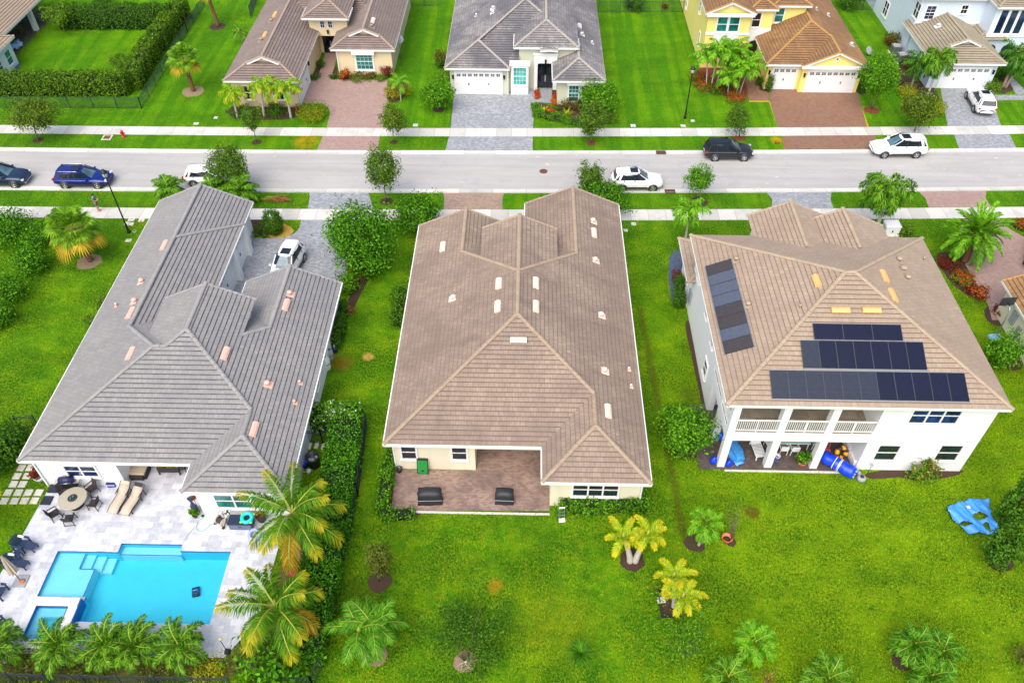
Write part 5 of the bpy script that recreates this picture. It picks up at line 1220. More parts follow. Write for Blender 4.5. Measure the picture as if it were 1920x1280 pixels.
x,y=G(1186,1052); featherpalm('two stemmed yellow green palm in a bare ring on the lawn',x,y,2.1,'pf_yellow',9,1.3,(1.15,.0),1.35,.36,.06,42,.2,.1,group='yellow palms in the back gardens',vee=.3,plum=.25,sag=.25,tm='pale_trunk',heads=[(-.15,0,(-.55,.4),2.0),(.15,0,(.55,.5),2.2)])
x,y=G(1268,1150); featherpalm('golden yellow palm over a dark planter box with two heads',x,y,1.8,'pf_yellow',9,1.3,(1.15,.0),1.35,.36,.06,42,.16,.09,group='yellow palms in the back gardens',vee=.3,plum=.25,sag=.25,tm='pale_trunk',heads=[(-.1,.35,(-.2,.8),2.1),(.05,-.05,(.05,.1),1.9)])
x,y=G(1310,1022); featherpalm('bright green palm beside a dark soil hole on the lawn',x,y,1.9,'pf_spring',24,1.15,(1.45,-.5),1.3,.42,.055,34,.09,.07,(.15,.3),None,.25,.1,.4,'pale_trunk')
x,y=G(1408,1222); featherpalm('bright green bushy palm left of centre at the bottom of the right garden',x,y,1.1,'pf_spring',30,1.25,(1.45,-.35),1.2,.42,.055,34,.1,.08,sag=.4,vee=.25)
x,y=G(1358,1285); featherpalm('dark low palm cut by the bottom edge beside the bare dead palm',x,y,1.0,'pf_pool',28,1.25,(1.45,-.35),1.2,.42,.055,34,.1,.08,sag=.4,vee=.25)
x,y=G(1542,1290); featherpalm('dark low palm cut by the bottom edge in the middle of the right garden',x,y,1.1,'pf_pool',26,1.4,(1.45,-.25),1.2,.45,.06,36,.1,.08,sag=.4,vee=.25)
x,y=G(1722,1250); featherpalm('soft green twin palm at the bottom right of the lawn',x,y,1.5,'pf_green',24,1.25,(1.45,-.4),1.2,.42,.055,36,.1,.08,sag=.4,vee=.25,plum=.3,heads=[(-.6,.2,(-.1,.2),1.7),(.5,0,(.2,.1),1.5),(-.1,-.8,(0,-.2),1.1)])
x,y=G(700,1228); featherpalm('wide feathery palm with twin grey trunks beside the fence',x,y,1.9,'pf_green',12,1.75,(1.1,-.15),1.0,.58,.05,54,.16,.12,group=None,sag=.45,vee=.15,heads=[(-.12,0,(-.45,.5),1.9),(.18,.05,(-.1,.7),2.0)])
x,y=G(1440,1278); spiky('dead_palm','bare dead palm with pale dry stalks at the bottom edge',1438,1276,1.0,20,'lf_ochre',.035,'palm',rise=(1.3,.1),droop=.5)
spiky('ornamental_grass','round tuft of fine green grass alone on the lawn',1087,1228,.95,300,'pf_green',.035,'plant',rise=(1.45,.15),droop=1.0)
x,y=G(-30,985); featherpalm('golden palm fronds reaching in over the stepping stones',x,y,2.6,'pf_yellow',12,2.2,(1.0,-.1),1.0,.6,.06,40,.14,.1,sag=.5)
# --- hedges
P1=px((0,212),(262,212)); g5='clipped hedges of the far left garden'
hedge('hedge','long clipped hedge along the far pavement at left','hedge',[Vector(G(-90,176)),Vector(G(236,176))],1.5,2.3,'lf_hedge',.19,1.4,g5)
hedge('hedge','clipped hedge running away from the street beside the fan palm','hedge',[G(256,165),G(285,115),G(320,66),G(345,35)],1.6,2.3,'lf_hedge',.19,1.4,g5)
hedge('hedge','clipped hedge across the back of the far left garden','hedge',[G(128,52),G(318,52)],1.6,2.6,'lf_dark',.19,1.4,g5)
bt('garden_tree','multi stemmed tree at the left end of the back hedge','tree',122,60,108,0,62,'lf_shrub',.35,.2,1.0,tr=.06)
bt('garden_tree','thin young tree on the far left garden lawn before the hedge','tree',232,146,226,92,40,'lf_oak2',.25,.16,.7,tr=.03)
g6='round ficus bushes along the left edge'
for lab,bx,by,w,h in (('big ficus bush at the left edge below the pavement',22,447,96,2.3),('ficus bush beside the golden fan palm',80,462,62,2.2),('ficus bush in the middle of the row at left',68,506,70,2.2),('lower ficus bush of the row at left',26,560,68,2.1),('lowest ficus bush of the row at the left edge',2,606,66,2.1)):
    bush('ficus_bush',lab,bx,by,w,h,'lf_ficus',.2,1.7,g6)
bush('ficus_bush','dark ficus bush at the left edge beside the grey eaves',22,850,92,2.6,'lf_dark',.18,1.8); bush('ficus_bush','dark ficus bush below the eaves at the left edge',0,880,60,2.2,'lf_dark',.18,1.8)
hedge('hedge','tall hedge with white blossom beside the grey roofed house','hedge',[G(590,800),G(640,798),G(668,800)],1.1,1.9,'lf_bright',.17,1.5,'hedges of the pool garden',second=('lf_white',.08))
hedge('hedge','long green hedge along the right side of the pool garden','hedge',[G(655,805),G(645,880),G(632,960),G(618,1030),G(605,1100),G(592,1170),G(580,1225)],2.0,1.75,'lf_hedgeb',.18,1.7,'hedges of the pool garden')
bush('sea_grape','large leaved sea grape bush at the corner of the pool fence',520,1250,150,2.4,'lf_ficus',.3,1.5); bush('shrub','dark green bush between the coconut palm and the sea grape',560,1200,80,1.8,'lf_dark',.18,1.7)
bush('shrub','yellow flowering bush behind the pool fence',395,1262,66,.8,'lf_yellow',.13,1.5)
for k,(bx,lab) in enumerate(((60,'dark low shrub behind the pool fence at left'),(170,'dark low shrub behind the pool fence below the spa'),(300,'dark low shrub behind the pool fence before the deck'))): bush('shrub',lab,bx,1258,110,.7,'lf_olive',.14,1.4,'low shrubs behind the pool fence')
hedge('hedge','low bright hedge beside the brick patio','hedge',[G(738,852),G(724,900),G(718,955),G(728,972)],.75,.75,'lf_bright',.14,1.6,'low hedges around the brick patio')
hedge('hedge','short low hedge at the front corner of the brick patio','hedge',[G(728,972),G(768,966)],.7,.5,'lf_bright',.14,1.2,'low hedges around the brick patio')
hedge('hedge','low dark green hedge under the triple window','hedge',[G(1062,955),G(1203,950)],.9,1.0,'lf_bright',.15,1.6,'low hedges around the brick patio')
spiky('grass_plant','spiky green plant at the left end of the window hedge',1045,962,.8,60,'pf_spring',.04,rise=(1.4,.3),droop=.9)
bush('shrub','dark glossy shrub against the left wall of the middle house',748,606,36,1.6,'lf_dark',.16,1.7); bush('shrub','dark shrub behind the eaves of the middle house',752,570,34,1.7,'lf_dark',.16,1.6)
hedge('hedge','dark clipped hedge along the right wall of the grey roofed house','hedge',[G(640,590),G(629,650)],1.0,1.3,'lf_dark',.15,1.7)
bush('shrub','green shrub between the grey gable and the lawn strip',655,545,44,1.6,'lf_bright',.17,1.6); bush('shrub','brown dry shrub at the foot of the huge tree',672,520,36,.9,'lf_ochre',.15,1.2); bush('shrub','straw coloured dry plant beside the grey gable',655,588,26,.6,'lf_ochre',.13,1.0)
bush('shrub','shrub against the left wall of the grey roofed house',196,572,26,1.0,'lf_shrub',.14,.9); bush('shrub','second sparse shrub at the left wall of the grey roofed house',172,606,24,.8,'lf_shrub',.14,.9)
x,y=G(516,437); t=thing('topiary','dark green egg shaped topiary in golden mulch','shrub',(x,y,0)); C,N=crown_pts(300,22,(0,0,1.15),(.8,.8,1.25),.09,.92,1.,0.); m=LM(); C[:,2]=np.maximum(C[:,2],.03); m.quads(leaves(C,N,.11,.06)); m.build('foliage',[M['lf_dark']],t); b=MB(); b.tube([(0,0,0),(0,0,1.2)],[.07,.04],6); b.build('stem',M['bark'],t)
bush('shrub','loose shrub bed beside the garage pilaster',478,440,40,.9,'lf_oak2',.14,1.1); bush('shrub','low round shrub left of the topiary',497,443,18,.6,'lf_dark',.12,1.4)
bush('shrub','leafy green and red shrub at the wall of the two storey house',1725,893,58,1.5,'lf_shrub',.2,1.5,second=('lf_ochre',.1))
bt('garden_tree','dark green bushy tree right of the blue tarp','tree',1888,1058,1892,985,62,'lf_dark',.06,.2,1.6,tr=.08); bt('garden_tree','dark green bushy tree at the right edge above the tarp','tree',1922,985,1922,890,62,'lf_dark',.06,.2,1.6,tr=.08)
bush('shrub','pale leaved shrub at the bottom right edge',1912,1235,50,1.0,'lf_olive',.14,.7)
bt('garden_tree','round green bush tree beside the cream wall at the right edge','tree',1892,690,1890,622,64,'lf_bright',.08,.18,1.7,tr=.06)
for lab,bx,by,w,h,lf_,sec in (('dark red croton bed beside the driveway under the date palm',1775,500,46,.7,'lf_red',None),('red flowering shrub beside the pink driveway at right',1800,525,44,.8,'lf_shrub',('lf_redfl',.3)),('orange red shrub row end beside the pink driveway at right',1828,552,44,.8,'lf_red',('lf_orange',.3)),('red shrub across the pink driveway at the right edge',1914,428,34,.8,'lf_shrub',('lf_redfl',.4)),('dark red shrub beside the basketball hoop',1872,590,26,.8,'lf_red',None)):
    bush('shrub',lab,bx,by,w,h,lf_,.13,1.5,'red shrubs beside the right driveway',sec)
bush('shrub','small conifer shaped bush beside the two storey house, upper one',1272,548,26,1.6,'lf_dark',.11,2.0); bush('shrub','small conifer shaped bush beside the two storey house, lower one',1270,575,28,1.6,'lf_dark',.11,2.0); bush('shrub','dark red shrub above the two small conifers',1268,525,22,.9,'lf_red',.12,1.4)
bush('shrub','green bush beside the white utility cabinet',1692,440,34,1.3,'lf_shrub',.15,1.7)
# --- front gardens across the road
g7='front garden shrubs across the street'
for lab,bx,by,w,h,lf_,sec in (
 ('variegated yellow green shrub beside the pink driveway',588,222,56,1.4,'lf_yellow',('lf_shrub',.5)),
 ('dark shrub under the left arching palm',455,218,46,1.1,'lf_dark',None),('dark shrub between the arching palms',515,214,46,1.1,'lf_dark',None),('reddish shrub right of the arching palms',560,212,24,.8,'lf_red',None),
 ('golden shrub under the small bright palm',738,182,34,1.1,'lf_yellow',('lf_ochre',.2)),('golden shrub right of the small bright palm',756,178,30,1.0,'lf_yellow',None),
 ('red croton at the left end of the window bed',647,148,24,1.0,'lf_red',('lf_orange',.4)),('green shrub under the teal window',672,150,36,.6,'lf_shrub',('lf_red',.2)),('low red croton under the teal window',695,148,26,.6,'lf_shrub',('lf_red',.3)),('tall red croton at the corner of the beige house',726,142,26,1.2,'lf_red',None),('low green shrub row end of the window bed',715,150,28,.6,'lf_shrub',None),
 ('dark shrub beside the pink path',603,125,22,.6,'lf_dark',None),('dark low shrub at the near end of the pink path',592,148,24,.6,'lf_dark',None),('low green shrub on the right of the pink path',624,146,16,.6,'lf_dark',None),
 ('brown green shrub at the left wall of the sage house',826,125,26,1.8,'lf_oak2',('lf_red',.2)),('green shrub left of the garage wall of the sage house',836,150,22,1.0,'lf_shrub',None),
 ('rusty red planting left of the sage front path',1007,185,14,.8,'lf_orange',('lf_redfl',.4)),('rusty red planting right of the sage front path',1039,190,10,.9,'lf_orange',('lf_redfl',.4)),
 ('orange croton beside the spiky yellow plant',1030,213,20,.7,'lf_orange',None),('orange croton below the rusty planting',1038,197,16,.7,'lf_orange',None),('purple brown shrub under the sage window',1072,202,40,.9,'lf_red',('lf_dark',.6)),
 ('small round green ball shrub',1045,208,14,.6,'lf_dark',None),
 ('red flowering bush at the end of the brown path',1376,190,40,.8,'lf_shrub',('lf_redfl',.35)),('low red flowering shrub under the palm clump',1318,164,40,.7,'lf_shrub',('lf_redfl',.2)),('green shrub under the palm clump',1345,170,46,.7,'lf_dark',('lf_redfl',.12)),('red flowering shrub at the left edge of the red mulch',1308,150,30,.8,'lf_oak2',('lf_redfl',.2)),
 ('dark columnar shrub beside the single garage door',1439,172,16,2.0,'lf_dark',None),('dark shrub beside the brown path',1424,160,18,1.0,'lf_dark',None),('dark shrub right of the triple garage',1612,170,30,1.5,'lf_dark',None),
 ('yellow shrub in the long bed left of the ice white driveway',1697,180,36,1.2,'lf_yellow',None),('yellow green shrub beside the ice white driveway',1748,212,40,1.4,'lf_yellow',('lf_shrub',.4)),('dark red shrub behind the bright green tree',1705,128,30,1.2,'lf_red',('lf_dark',.5)),('dark red shrub beside the air conditioners',1672,85,36,1.4,'lf_red',('lf_shrub',.4)),
 ('green shrub at the right end of the ice white garage',1858,168,34,1.0,'lf_shrub',None),('dark shrub beside the right palm trunks',1875,145,26,1.2,'lf_dark',None),
 ('orange flowers at the edge of the brown apron',1456,270,10,.25,'lf_orange',None)):
    bush('shrub',lab,bx,by,w,h,lf_,.14,1.4,g7,sec)
hedge('hedge','low clipped hedge curl beside the grey driveway','hedge',[G(1003,205),G(1008,218),G(1028,222)],.8,.6,'lf_bright',.12,1.5,'low hedges before the sage house'); hedge('hedge','low clipped hedge along the bed of the sage house','hedge',[G(1040,222),G(1065,232),G(1095,236)],.7,.5,'lf_bright',.12,1.5,'low hedges before the sage house')
bush('shrub','round green shrub at the right end of the sage house bed',1140,228,34,1.0,'lf_shrub',.14,1.5,g7)
spiky('yucca','yellow striped spiky plant left in the sage house bed',1018,212,.95,26,'pf_yellow',.12); spiky('yucca','yellow striped spiky plant right in the sage house bed',1062,218,.95,26,'pf_yellow',.12)
# --- trees at the top edge
for lab,bx,by,w,h in (('dark bush at the top fence left of the ash roof',1192,22,30,1.8),('dark bush at the top edge between the yellow and ice white houses',1590,14,50,2.0),('bush at the top edge beside the fence gap',1180,14,26,2.2),('bush in front of the blue white wall at the top edge',193,12,36,1.4)):
    bush('shrub',lab,bx,by,w,h,'lf_dark',.18,1.6)
bush('shrub','small red leaved plant beyond the top fence',1247,16,18,.5,'lf_red',.14,1.2)
# ------------------------------------------------------------------ cars
def paint(name,c,metal=.0,rough=.25):
    t=NT(name); v=t.pos(obj=True); n=t.noise(v,2.,3); a=t.ramp(n,[(.3,mul(c,.92)),(.7,mul(c,1.06))])
    t.out(a,rough,spec=.5,metal=metal); t.b.inputs['Coat Weight'].default_value=.35; t.b.inputs['Coat Roughness'].default_value=.06; return t.m
M['car_white']=paint('car_paint_white',(.78,.78,.78)); M['car_black']=paint('car_paint_black',(.012,.013,.016)); M['car_blue']=paint('car_paint_blue',sr(14,38,120),.3); M['car_slate']=paint('car_paint_slate',sr(34,52,76),.3)
M['car_glass']=glass('car_glass',sr(20,30,40),.05); M['car_screen']=glass('car_windscreen',sr(84,112,124),.05)
M['lamp_red']=plain('tail_lamp_red',sr(190,14,18),.2,.08,9.); M['lamp_clear']=plain('head_lamp_clear',(.55,.57,.6),.12,.1,9.); M['plate']=plain('licence_plate',(.6,.62,.64),.4,.08,9.)
def car(label,x,y,rz,pm,L=4.6,W=1.86,Hh=1.68,sunroof=True,rails=True,screen='car_screen',group='cars parked along the street'):
    t=thing('parked_car',label,'car',(x,y,.03),rz,group); w=W/2
    S_=[(-.5,.72,.46,.80),(-.485,.90,.36,.98),(-.44,.98,.30,1.03),(-.30,1.,.27,1.02),(-.10,1.,.27,1.0),(.10,1.,.27,.99),(.22,1.,.27,.985),(.34,.98,.28,.95),(.43,.93,.30,.88),(.475,.84,.34,.78),(.5,.66,.42,.64)]
    b=MB(); k=12; V=[]
    for f,ww,zb,zt in S_:
        a=w*ww; zt*=Hh/1.68
        V+=[(f*L,yy,z) for yy,z in ((0,zt+.035),(.55*a,zt+.03),(.88*a,zt-.01),(.985*a,zt-.14),(a,.66),(.98*a,zb+.1),(.85*a,zb))]
        V+=[(f*L,-yy,z) for yy,z in ((.85*a,zb),(.98*a,zb+.1),(a,.66),(.985*a,zt-.14),(.88*a,zt-.01),(.55*a,zt+.03))]
    k=13; n=len(S_); F=[(i*k+j,i*k+(j+1)%k,(i+1)*k+(j+1)%k,(i+1)*k+j) for i in range(n-1) for j in range(k)]+[tuple(range(k)),tuple(range((n-1)*k+k-1,(n-1)*k-1,-1))]
    b.mesh(V,F,True); b.build('body',pm,t,sub=1)
    zb,zt=.96*Hh/1.68,Hh-.05
    def ring(xr,xf,hw,z,c=.16): 
        return [(xr,-hw+c,z),(xr,hw-c,z),(xr+c*.8,hw,z),(xf-c,hw,z),(xf,hw-c*2,z),(xf,-hw+c*2,z),(xf-c,-hw,z),(xr+c*.8,-hw,z)]
    R0=ring(-.475*L,.235*L,w*.93,zb); R1=ring(-.455*L,.165*L,w*.87,zb+.24*(zt-zb)); R2=ring(-.385*L,.02*L,w*.70,zt-.01,.2)
    b=MB(); V=R0+R1+R2; m=8; ub=MB()
    for i in range(2):
        for j in range(m):
            b.mi=1 if j==4 else 0
            q=[V[i*m+j],V[i*m+(j+1)%m],V[(i+1)*m+(j+1)%m],V[(i+1)*m+j]]; (ub if i==0 and j!=4 else b).face(q)
    b.build('windows',[M['car_glass'],M[screen]],t); ub.build('upper_body',pm,t)
    b=MB(); A=ring(-.425*L,.045*L,w*.77,zt-.06,.2); B=ring(-.405*L,.03*L,w*.70,zt+.01,.24); C=ring(-.33*L,-.03*L,w*.42,zt+.06,.25)
    V=A+B+C; F=[(i*m+j,i*m+(j+1)%m,(i+1)*m+(j+1)%m,(i+1)*m+j) for i in range(2) for j in range(m)]+[tuple(range(2*m,3*m))]; b.mesh(V,F,True); b.build('roof',pm,t,sub=1)
    for sg in (1,-1):
        b=MB(); 
        b.bar((.235*L,sg*w*.84,zb),(.03*L,sg*w*.68,zt-.01),.06,.05); b.build('windscreen_pillar',pm,t)
        for xp in (-.06,-.27): b=MB(); b.bar((xp*L,sg*w*.93,zb),((xp-.01)*L,sg*w*.73,zt),.05,.035); b.build('door_pillar',M['black_plastic'],t)
        b=MB(); V=[Vector(p) for p in ((-.472*L,sg*w*.80,zb),(-.455*L,sg*w*.90,zb-.01),(-.355*L,sg*w*.945,zb-.01),(-.30*L,sg*w*.735,zt-.04),(-.385*L,sg*w*.68,zt),(-.40*L,sg*w*.58,zt))]; b.face(V); b.face(V[::-1]); b.build('rear_pillar',pm,t)
        b=MB(); b.cbox((.155*L,sg*(w+.09),zb+.06),(.12,.18,.13)); b.build('mirror',pm,t)
        if rails: b=MB(); b.tube([(-.38*L,sg*w*.66,zt+.03),(-.34*L,sg*w*.66,zt+.09),(-.03*L,sg*w*.66,zt+.09),(.01*L,sg*w*.66,zt+.03)],.02,6); b.build('roof_rail',M['chrome'] if pm!=M['car_white'] else M['grey_metal'],t)
        b=MB(); b.cbox((.462*L,sg*w*.68,.72),(.22,.34,.13),sg*-.35); b.build('headlight',M['lamp_clear'],t)
        b=MB(); b.cbox((-.478*L,sg*w*.74,.86),(.16,.26,.15),sg*.2); b.build('tail_light',M['lamp_red'],t)
        b=MB(); b.bar((-.2*L,sg*(w-.005),.40),(.19*L,sg*(w-.005),.40),.03,.16); b.build('sill_trim',M['black_plastic'],t)
        b=MB()
        for xx in (.11*L,-.12*L): b.cbox((xx-.18,sg*(w+.006),.80),(.2,.03,.035))
        b.build('door_handles',pm,t)
        for xf in (.30,-.29):
            c=Matrix.Translation((xf*L,sg*(w-.105),.345))@Matrix.Rotation(-sg*PI/2,4,'X')
            a=MB(); a.lathe([(.43,-.10),(.43,.109)],(0,0,0),20,c); a.build('wheel_arch',M['black_plastic'],t)
            a=MB(); a.lathe([(.20,-.11),(.33,-.12),(.345,-.08),(.345,.09),(.325,.125),(.235,.13),(.225,.10)],(0,0,0),22,c); wo=a.build('wheel',M['rubber'],t)
            a=MB(); a.lathe([(.232,.09),(.238,.13),(.215,.128),(.20,.10)],(0,0,0),20,c)
            for s in range(5):
                mm=c@Matrix.Rotation(s*2*PI/5,4,'Z'); a.box(.02,.22,-.035,.035,.10,.13,mm)
            a.lathe([(.06,.09),(.06,.138),(.01,.14)],(0,0,0),10,c); a.build('rim',M['chrome'],wo)
    b=MB(); b.cbox((.493*L,0,.60),(.06,w*1.0,.16)); b.build('grille',M['black_plastic'],t)
    b=MB(); b.cbox((.49*L,0,.40),(.08,w*1.45,.09)); b.cbox((-.492*L,0,.46),(.06,w*1.5,.13)); b.build('bumper_trim',M['black_plastic'] if pm!=M['car_slate'] else M['chrome'],t)
    b=MB(); b.cbox((-.502*L,0,.74),(.02,.34,.16)); b.build('licence_plate',M['plate'],t)
    if sunroof: b=MB(); b.cbox((-.075*L,0,zt+.056),(.15*L,w*.78,.016)); b.build('sunroof',M['car_glass'],t)
    return t
def atwheels(p,q,w,side):  # near wheels' ground pixels -> car centre
    a=Vector(G(*p));b=Vector(G(*q)); return (a+b)/2,math.atan2(b.y-a.y,b.x-a.x)
y0=G(127,354)[1]+.92
car('dark slate parked car cut off by the left edge, facing right',G(4,346)[0],y0,o(-40)*0+.01,M['car_slate'],4.95,1.95,1.74)
car('blue parked car on the street beside the standing person',G(157,350)[0],y0,.01,M['car_blue'],4.95,1.93,1.56,screen='car_screen')
car('white parked car half hidden behind the dark green tree',G(392,350)[0]+.1,G(392,352)[1]+.95,.01,M['car_white'],4.7,1.85,1.5,rails=False,sunroof=False)
x,y=G(1194,360); car('white parked hatchback with dark sunroof on the near side of the street',x,y+.9,.02,M['car_white'],4.6,1.86,1.69)
x,y=G(1366,303); car('black parked car on the far side of the street',x,y+.9,.02,M['car_black'],4.6,1.86,1.68,rails=False,screen='car_screen')
x,y=G(1686,297.5); car('large white parked car facing left on the far side of the street',x,y+.95,PI+.03,M['car_white'],5.1,1.95,1.8)
a=Vector(G(1824,212));c_=Vector(G(1809,184)); d=(c_-a).normalized(); ctr=(a+c_)/2+Vector((d.y,-d.x))*.92
car('white car parked on the ice white house driveway, tail to the street',ctr.x,ctr.y,math.atan2(d.y,d.x),M['car_white'],4.7,1.95,1.7,group='cars parked on driveways')
x,y=G(541,508); car('white car parked in the grey paver motor court',x,y,-PI/2-.13,M['car_white'],4.7,1.9,1.75,group='cars parked on driveways')
x,y=G(1945,482); car('dark car cut off by the right edge on the pink driveway',x,y,PI/2-.5,M['car_black'],4.7,1.9,1.7,group='cars parked on driveways')
# ------------------------------------------------------------------ person on the pavement
def skin(name,verts,edges,rad,mat,parent,root=0,sub=1):
    me=bpy.data.meshes.new(name); me.from_pydata([Vector(v) for v in verts],edges,[]); me.materials.append(mat)
    ob=bpy.data.objects.new(name,me); link(ob,parent)
    md=ob.modifiers.new('skin','SKIN'); md.use_smooth_shade=True
    for v,r in zip(me.skin_vertices[0].data,rad): v.radius=(r,r) if not hasattr(r,'__len__') else r
    me.skin_vertices[0].data[root].use_root=True
    if sub: s_=ob.modifiers.new('sub','SUBSURF'); s_.levels=sub; s_.render_levels=sub
    return ob
x,y=G(185.5,396); pr=thing('person','person in teal shirt and shorts looking down at a phone','person',(x,y,.024),.1)
M['skin']=plain('skin',sr(206,152,124),.5,.06,8.); M['hair']=plain('dark_hair',sr(44,30,24),.6,.2,20.); M['shirt']=plain('teal_shirt',sr(64,130,150),.8,.15,9.); M['shorts']=plain('patterned_shorts',sr(96,120,116),.8,.35,22.)
v=[(0,0,.93),(0,0,1.12),(.0,0,1.38),(.02,0,1.50),(.05,0,1.60),(.07,0,1.70)]; e_=[(0,1),(1,2),(2,3),(3,4),(4,5)]; r=[(.15,.11),(.15,.10),(.17,.11),.06,.085,.075]
for sg in (1,-1):
    i=len(v); v+=[(0,sg*.10,.86),(.02,sg*.10,.48),(-.0,sg*.10,.09),(.15,sg*.11,.04)]; e_+=[(0,i),(i,i+1),(i+1,i+2),(i+2,i+3)]; r+=[.095,.062,.045,.04]
    i=len(v); v+=[(0,sg*.20,1.42),(.03,sg*.24,1.15),(.24,sg*.12,1.17),(.31,sg*.07,1.20)]; e_+=[(2,i),(i,i+1),(i+1,i+2),(i+2,i+3)]; r+=[.06,.045,.034,.036]
    h=i+3
    for f in range(4):
        j=len(v); yy=sg*(.085-.022*f); v+=[(.36,yy*.8,1.22+.012*f),(.395-.004*abs(f-1),yy*.55,1.245+.012*f)]; e_+=[(h,j),(j,j+1)]; r+=[.010,.008]
    j=len(v); v+=[(.32,sg*.03,1.235),(.35,sg*.015,1.26)]; e_+=[(h,j),(j,j+1)]; r+=[.012,.009]
skin('body',v,e_,r,M['skin'],pr)
skin('shirt',[(0,0,.96),(0,0,1.14),(0,0,1.40),(0,.21,1.43),(.02,.245,1.24),(0,-.21,1.43),(.02,-.245,1.24),(.015,0,1.47)],[(0,1),(1,2),(2,3),(3,4),(2,5),(5,6),(2,7)],[(.185,.15),(.18,.135),(.195,.14),.085,.075,.085,.075,.08],M['shirt'],pr)
skin('shorts',[(0,0,.95),(0,.105,.84),(.015,.11,.55),(0,-.105,.84),(.015,-.11,.55)],[(0,1),(1,2),(0,3),(3,4)],[(.18,.145),.125,.105,.125,.105],M['shorts'],pr)
b=MB(); b.ball((.055,0,1.70),.108,10,6,1.05); b.build('hair',M['hair'],pr)
b=MB()
for sg in (1,-1): b.ball((.155,sg*.035,1.655),.012,6,4)
b.build('eyes',M['hair'],pr)
b=MB(); b.cbox((.155,0,1.625),(.05,.026,.045)); b.cbox((.135,0,1.58),(.03,.05,.012)); b.build('nose_and_mouth',M['skin'],pr)
b=MB()
for sg in (1,-1): b.cbox((.05,sg*.095,1.63),(.04,.02,.06))
b.build('ears',M['skin'],pr)
b=MB()
for sg in (1,-1): b.cbox((.07,sg*.105,.045),(.28,.1,.08))
b.build('shoes',plain('pink_shoes',sr(196,120,130),.7,.1,9.),pr)
b=MB(); b.cbox((.06,.0,1.05),(.34,.34,.05),.3); b.build('waist_band',plain('red_band',sr(170,60,60),.7,.1,9.),pr)
ph=thing('phone','small dark phone held by the person on the pavement','phone',(x+.4,y+.04,1.24)); b=MB(); b.cbox((0,0,0),(.02,.075,.15),0,0,-.6); b.build('case',M['black_plastic'],ph); b=MB(); b.cbox((-.0108,0,.0068),(.004,.066,.135),0,0,-.6); b.build('screen',M['car_glass'],ph)
# ------------------------------------------------------------------ street things
M['lamp_glass']=plain('lantern_glass',(.55,.55,.52),.2,.05,6.)
def lamp(label,x,y,h):
    t=thing('street_lamp',label,'street lamp',(x,y,0),0,'street lamps'); 
    b=MB(); b.lathe([(.16,0),(.16,.12),(.11,.2),(.09,.9),(.065,1.0),(.05,h-.55),(.075,h-.5)],(0,0,0),12); b.build('pole',M['black_metal'],t)
    b=MB(); b.lathe([(.10,h-.5),(.17,h-.46),(.23,h-.1),(.22,h-.08)],(0,0,0),8); b.build('lantern',M['lamp_glass'],t)
    b=MB(); b.lathe([(.28,h-.09),(.26,h-.03),(.12,h+.12),(.03,h+.26)],(0,0,0),8); b.build('cap',M['black_metal'],t)
    b=MB()
    for k in range(4): a=k*PI/2+.4; b.bar((.16*math.cos(a),.16*math.sin(a),h-.48),(.23*math.cos(a),.23*math.sin(a),h-.08),.025)
    b.build('cage',M['black_metal'],t)
x,y=G(242,436); lamp('black street lamp beside the grey roof and golden fan palm',x,y,hgt(242,436,205,322)); x,y=G(1284,222); lamp('black street lamp on the lawn left of the yellow house',x,y,hgt(1284,222,1297,128))
x,y=G(232,257); t=thing('fire_hydrant','red fire hydrant on the verge at left','hydrant',(x,y,0)); b=MB(); b.lathe([(.17,0),(.17,.06),(.11,.08),(.11,.55),(.15,.57),(.15,.61),(.12,.66),(.07,.74),(.03,.8)],(0,0,0),12); b.build('body',M['red_paint'],t); b=MB()
for a in (0,PI,-PI/2): b.cbox((.15*math.cos(a),.15*math.sin(a),.42),(.12,.12,.12),a)
b.build('outlets',M['red_paint'],t)
def lid(name,label,cat,px_,py_,w,d,mat,z=.02,rz=0,inner=None,group='utility lids in the grass'):
    x,y=G(px_,py_); t=thing(name,label,cat,(x,y,0),rz,group); b=MB(); b.cbox((0,0,z/2),(w,d,z)); b.build('frame',M[mat],t)
    b=MB(); b.cbox((0,0,z/2+.004),(w*.7,d*.7,z)); b.build('cover',M[inner or mat],t); return t
for lab,a,c,w,d,inn in (('pale square utility lid with dark centre beside the red hydrant',201,258,.9,.9,'rust'),('small pale utility lid beside the far pavement left of the beige house',368,232,.5,.4,None),('small pinkish utility lid on the grass before the left arching palm',405,221,.4,.4,None),('pale blue white utility lid between the pink and grey driveways',779,235,.5,.5,None),('white utility lid before the wide mown lawn',1187,236,.5,.5,None),('white utility lid beside the foot of the right street lamp',1281,236,.5,.4,None),('small white utility lid right of the right street lamp',1299,227,.4,.4,None),
 ('white utility lid behind the left street lamp, upper one',247,411,.55,.6,None),('white utility lid right of the left street lamp',266,412,.5,.6,None),('white utility lid touching the left street lamp',246,420,.45,.45,None),('small white utility lid left of the left street lamp',238,419,.4,.4,None),('dull grey utility lid below the left street lamp',241,451,.5,.4,'stone_slab'),('small brown lid right of the left street lamp foot',252,434,.3,.3,'rust'),('white utility lid by the near pavement right of the taupe gable',1188,420,.4,.4,None),('small white utility lid beside the taupe eaves',1173,432,.35,.35,None)):
    lid('utility_box',lab,'utility lid',a,c,w,d,'concrete_lid',.03,0,inn)
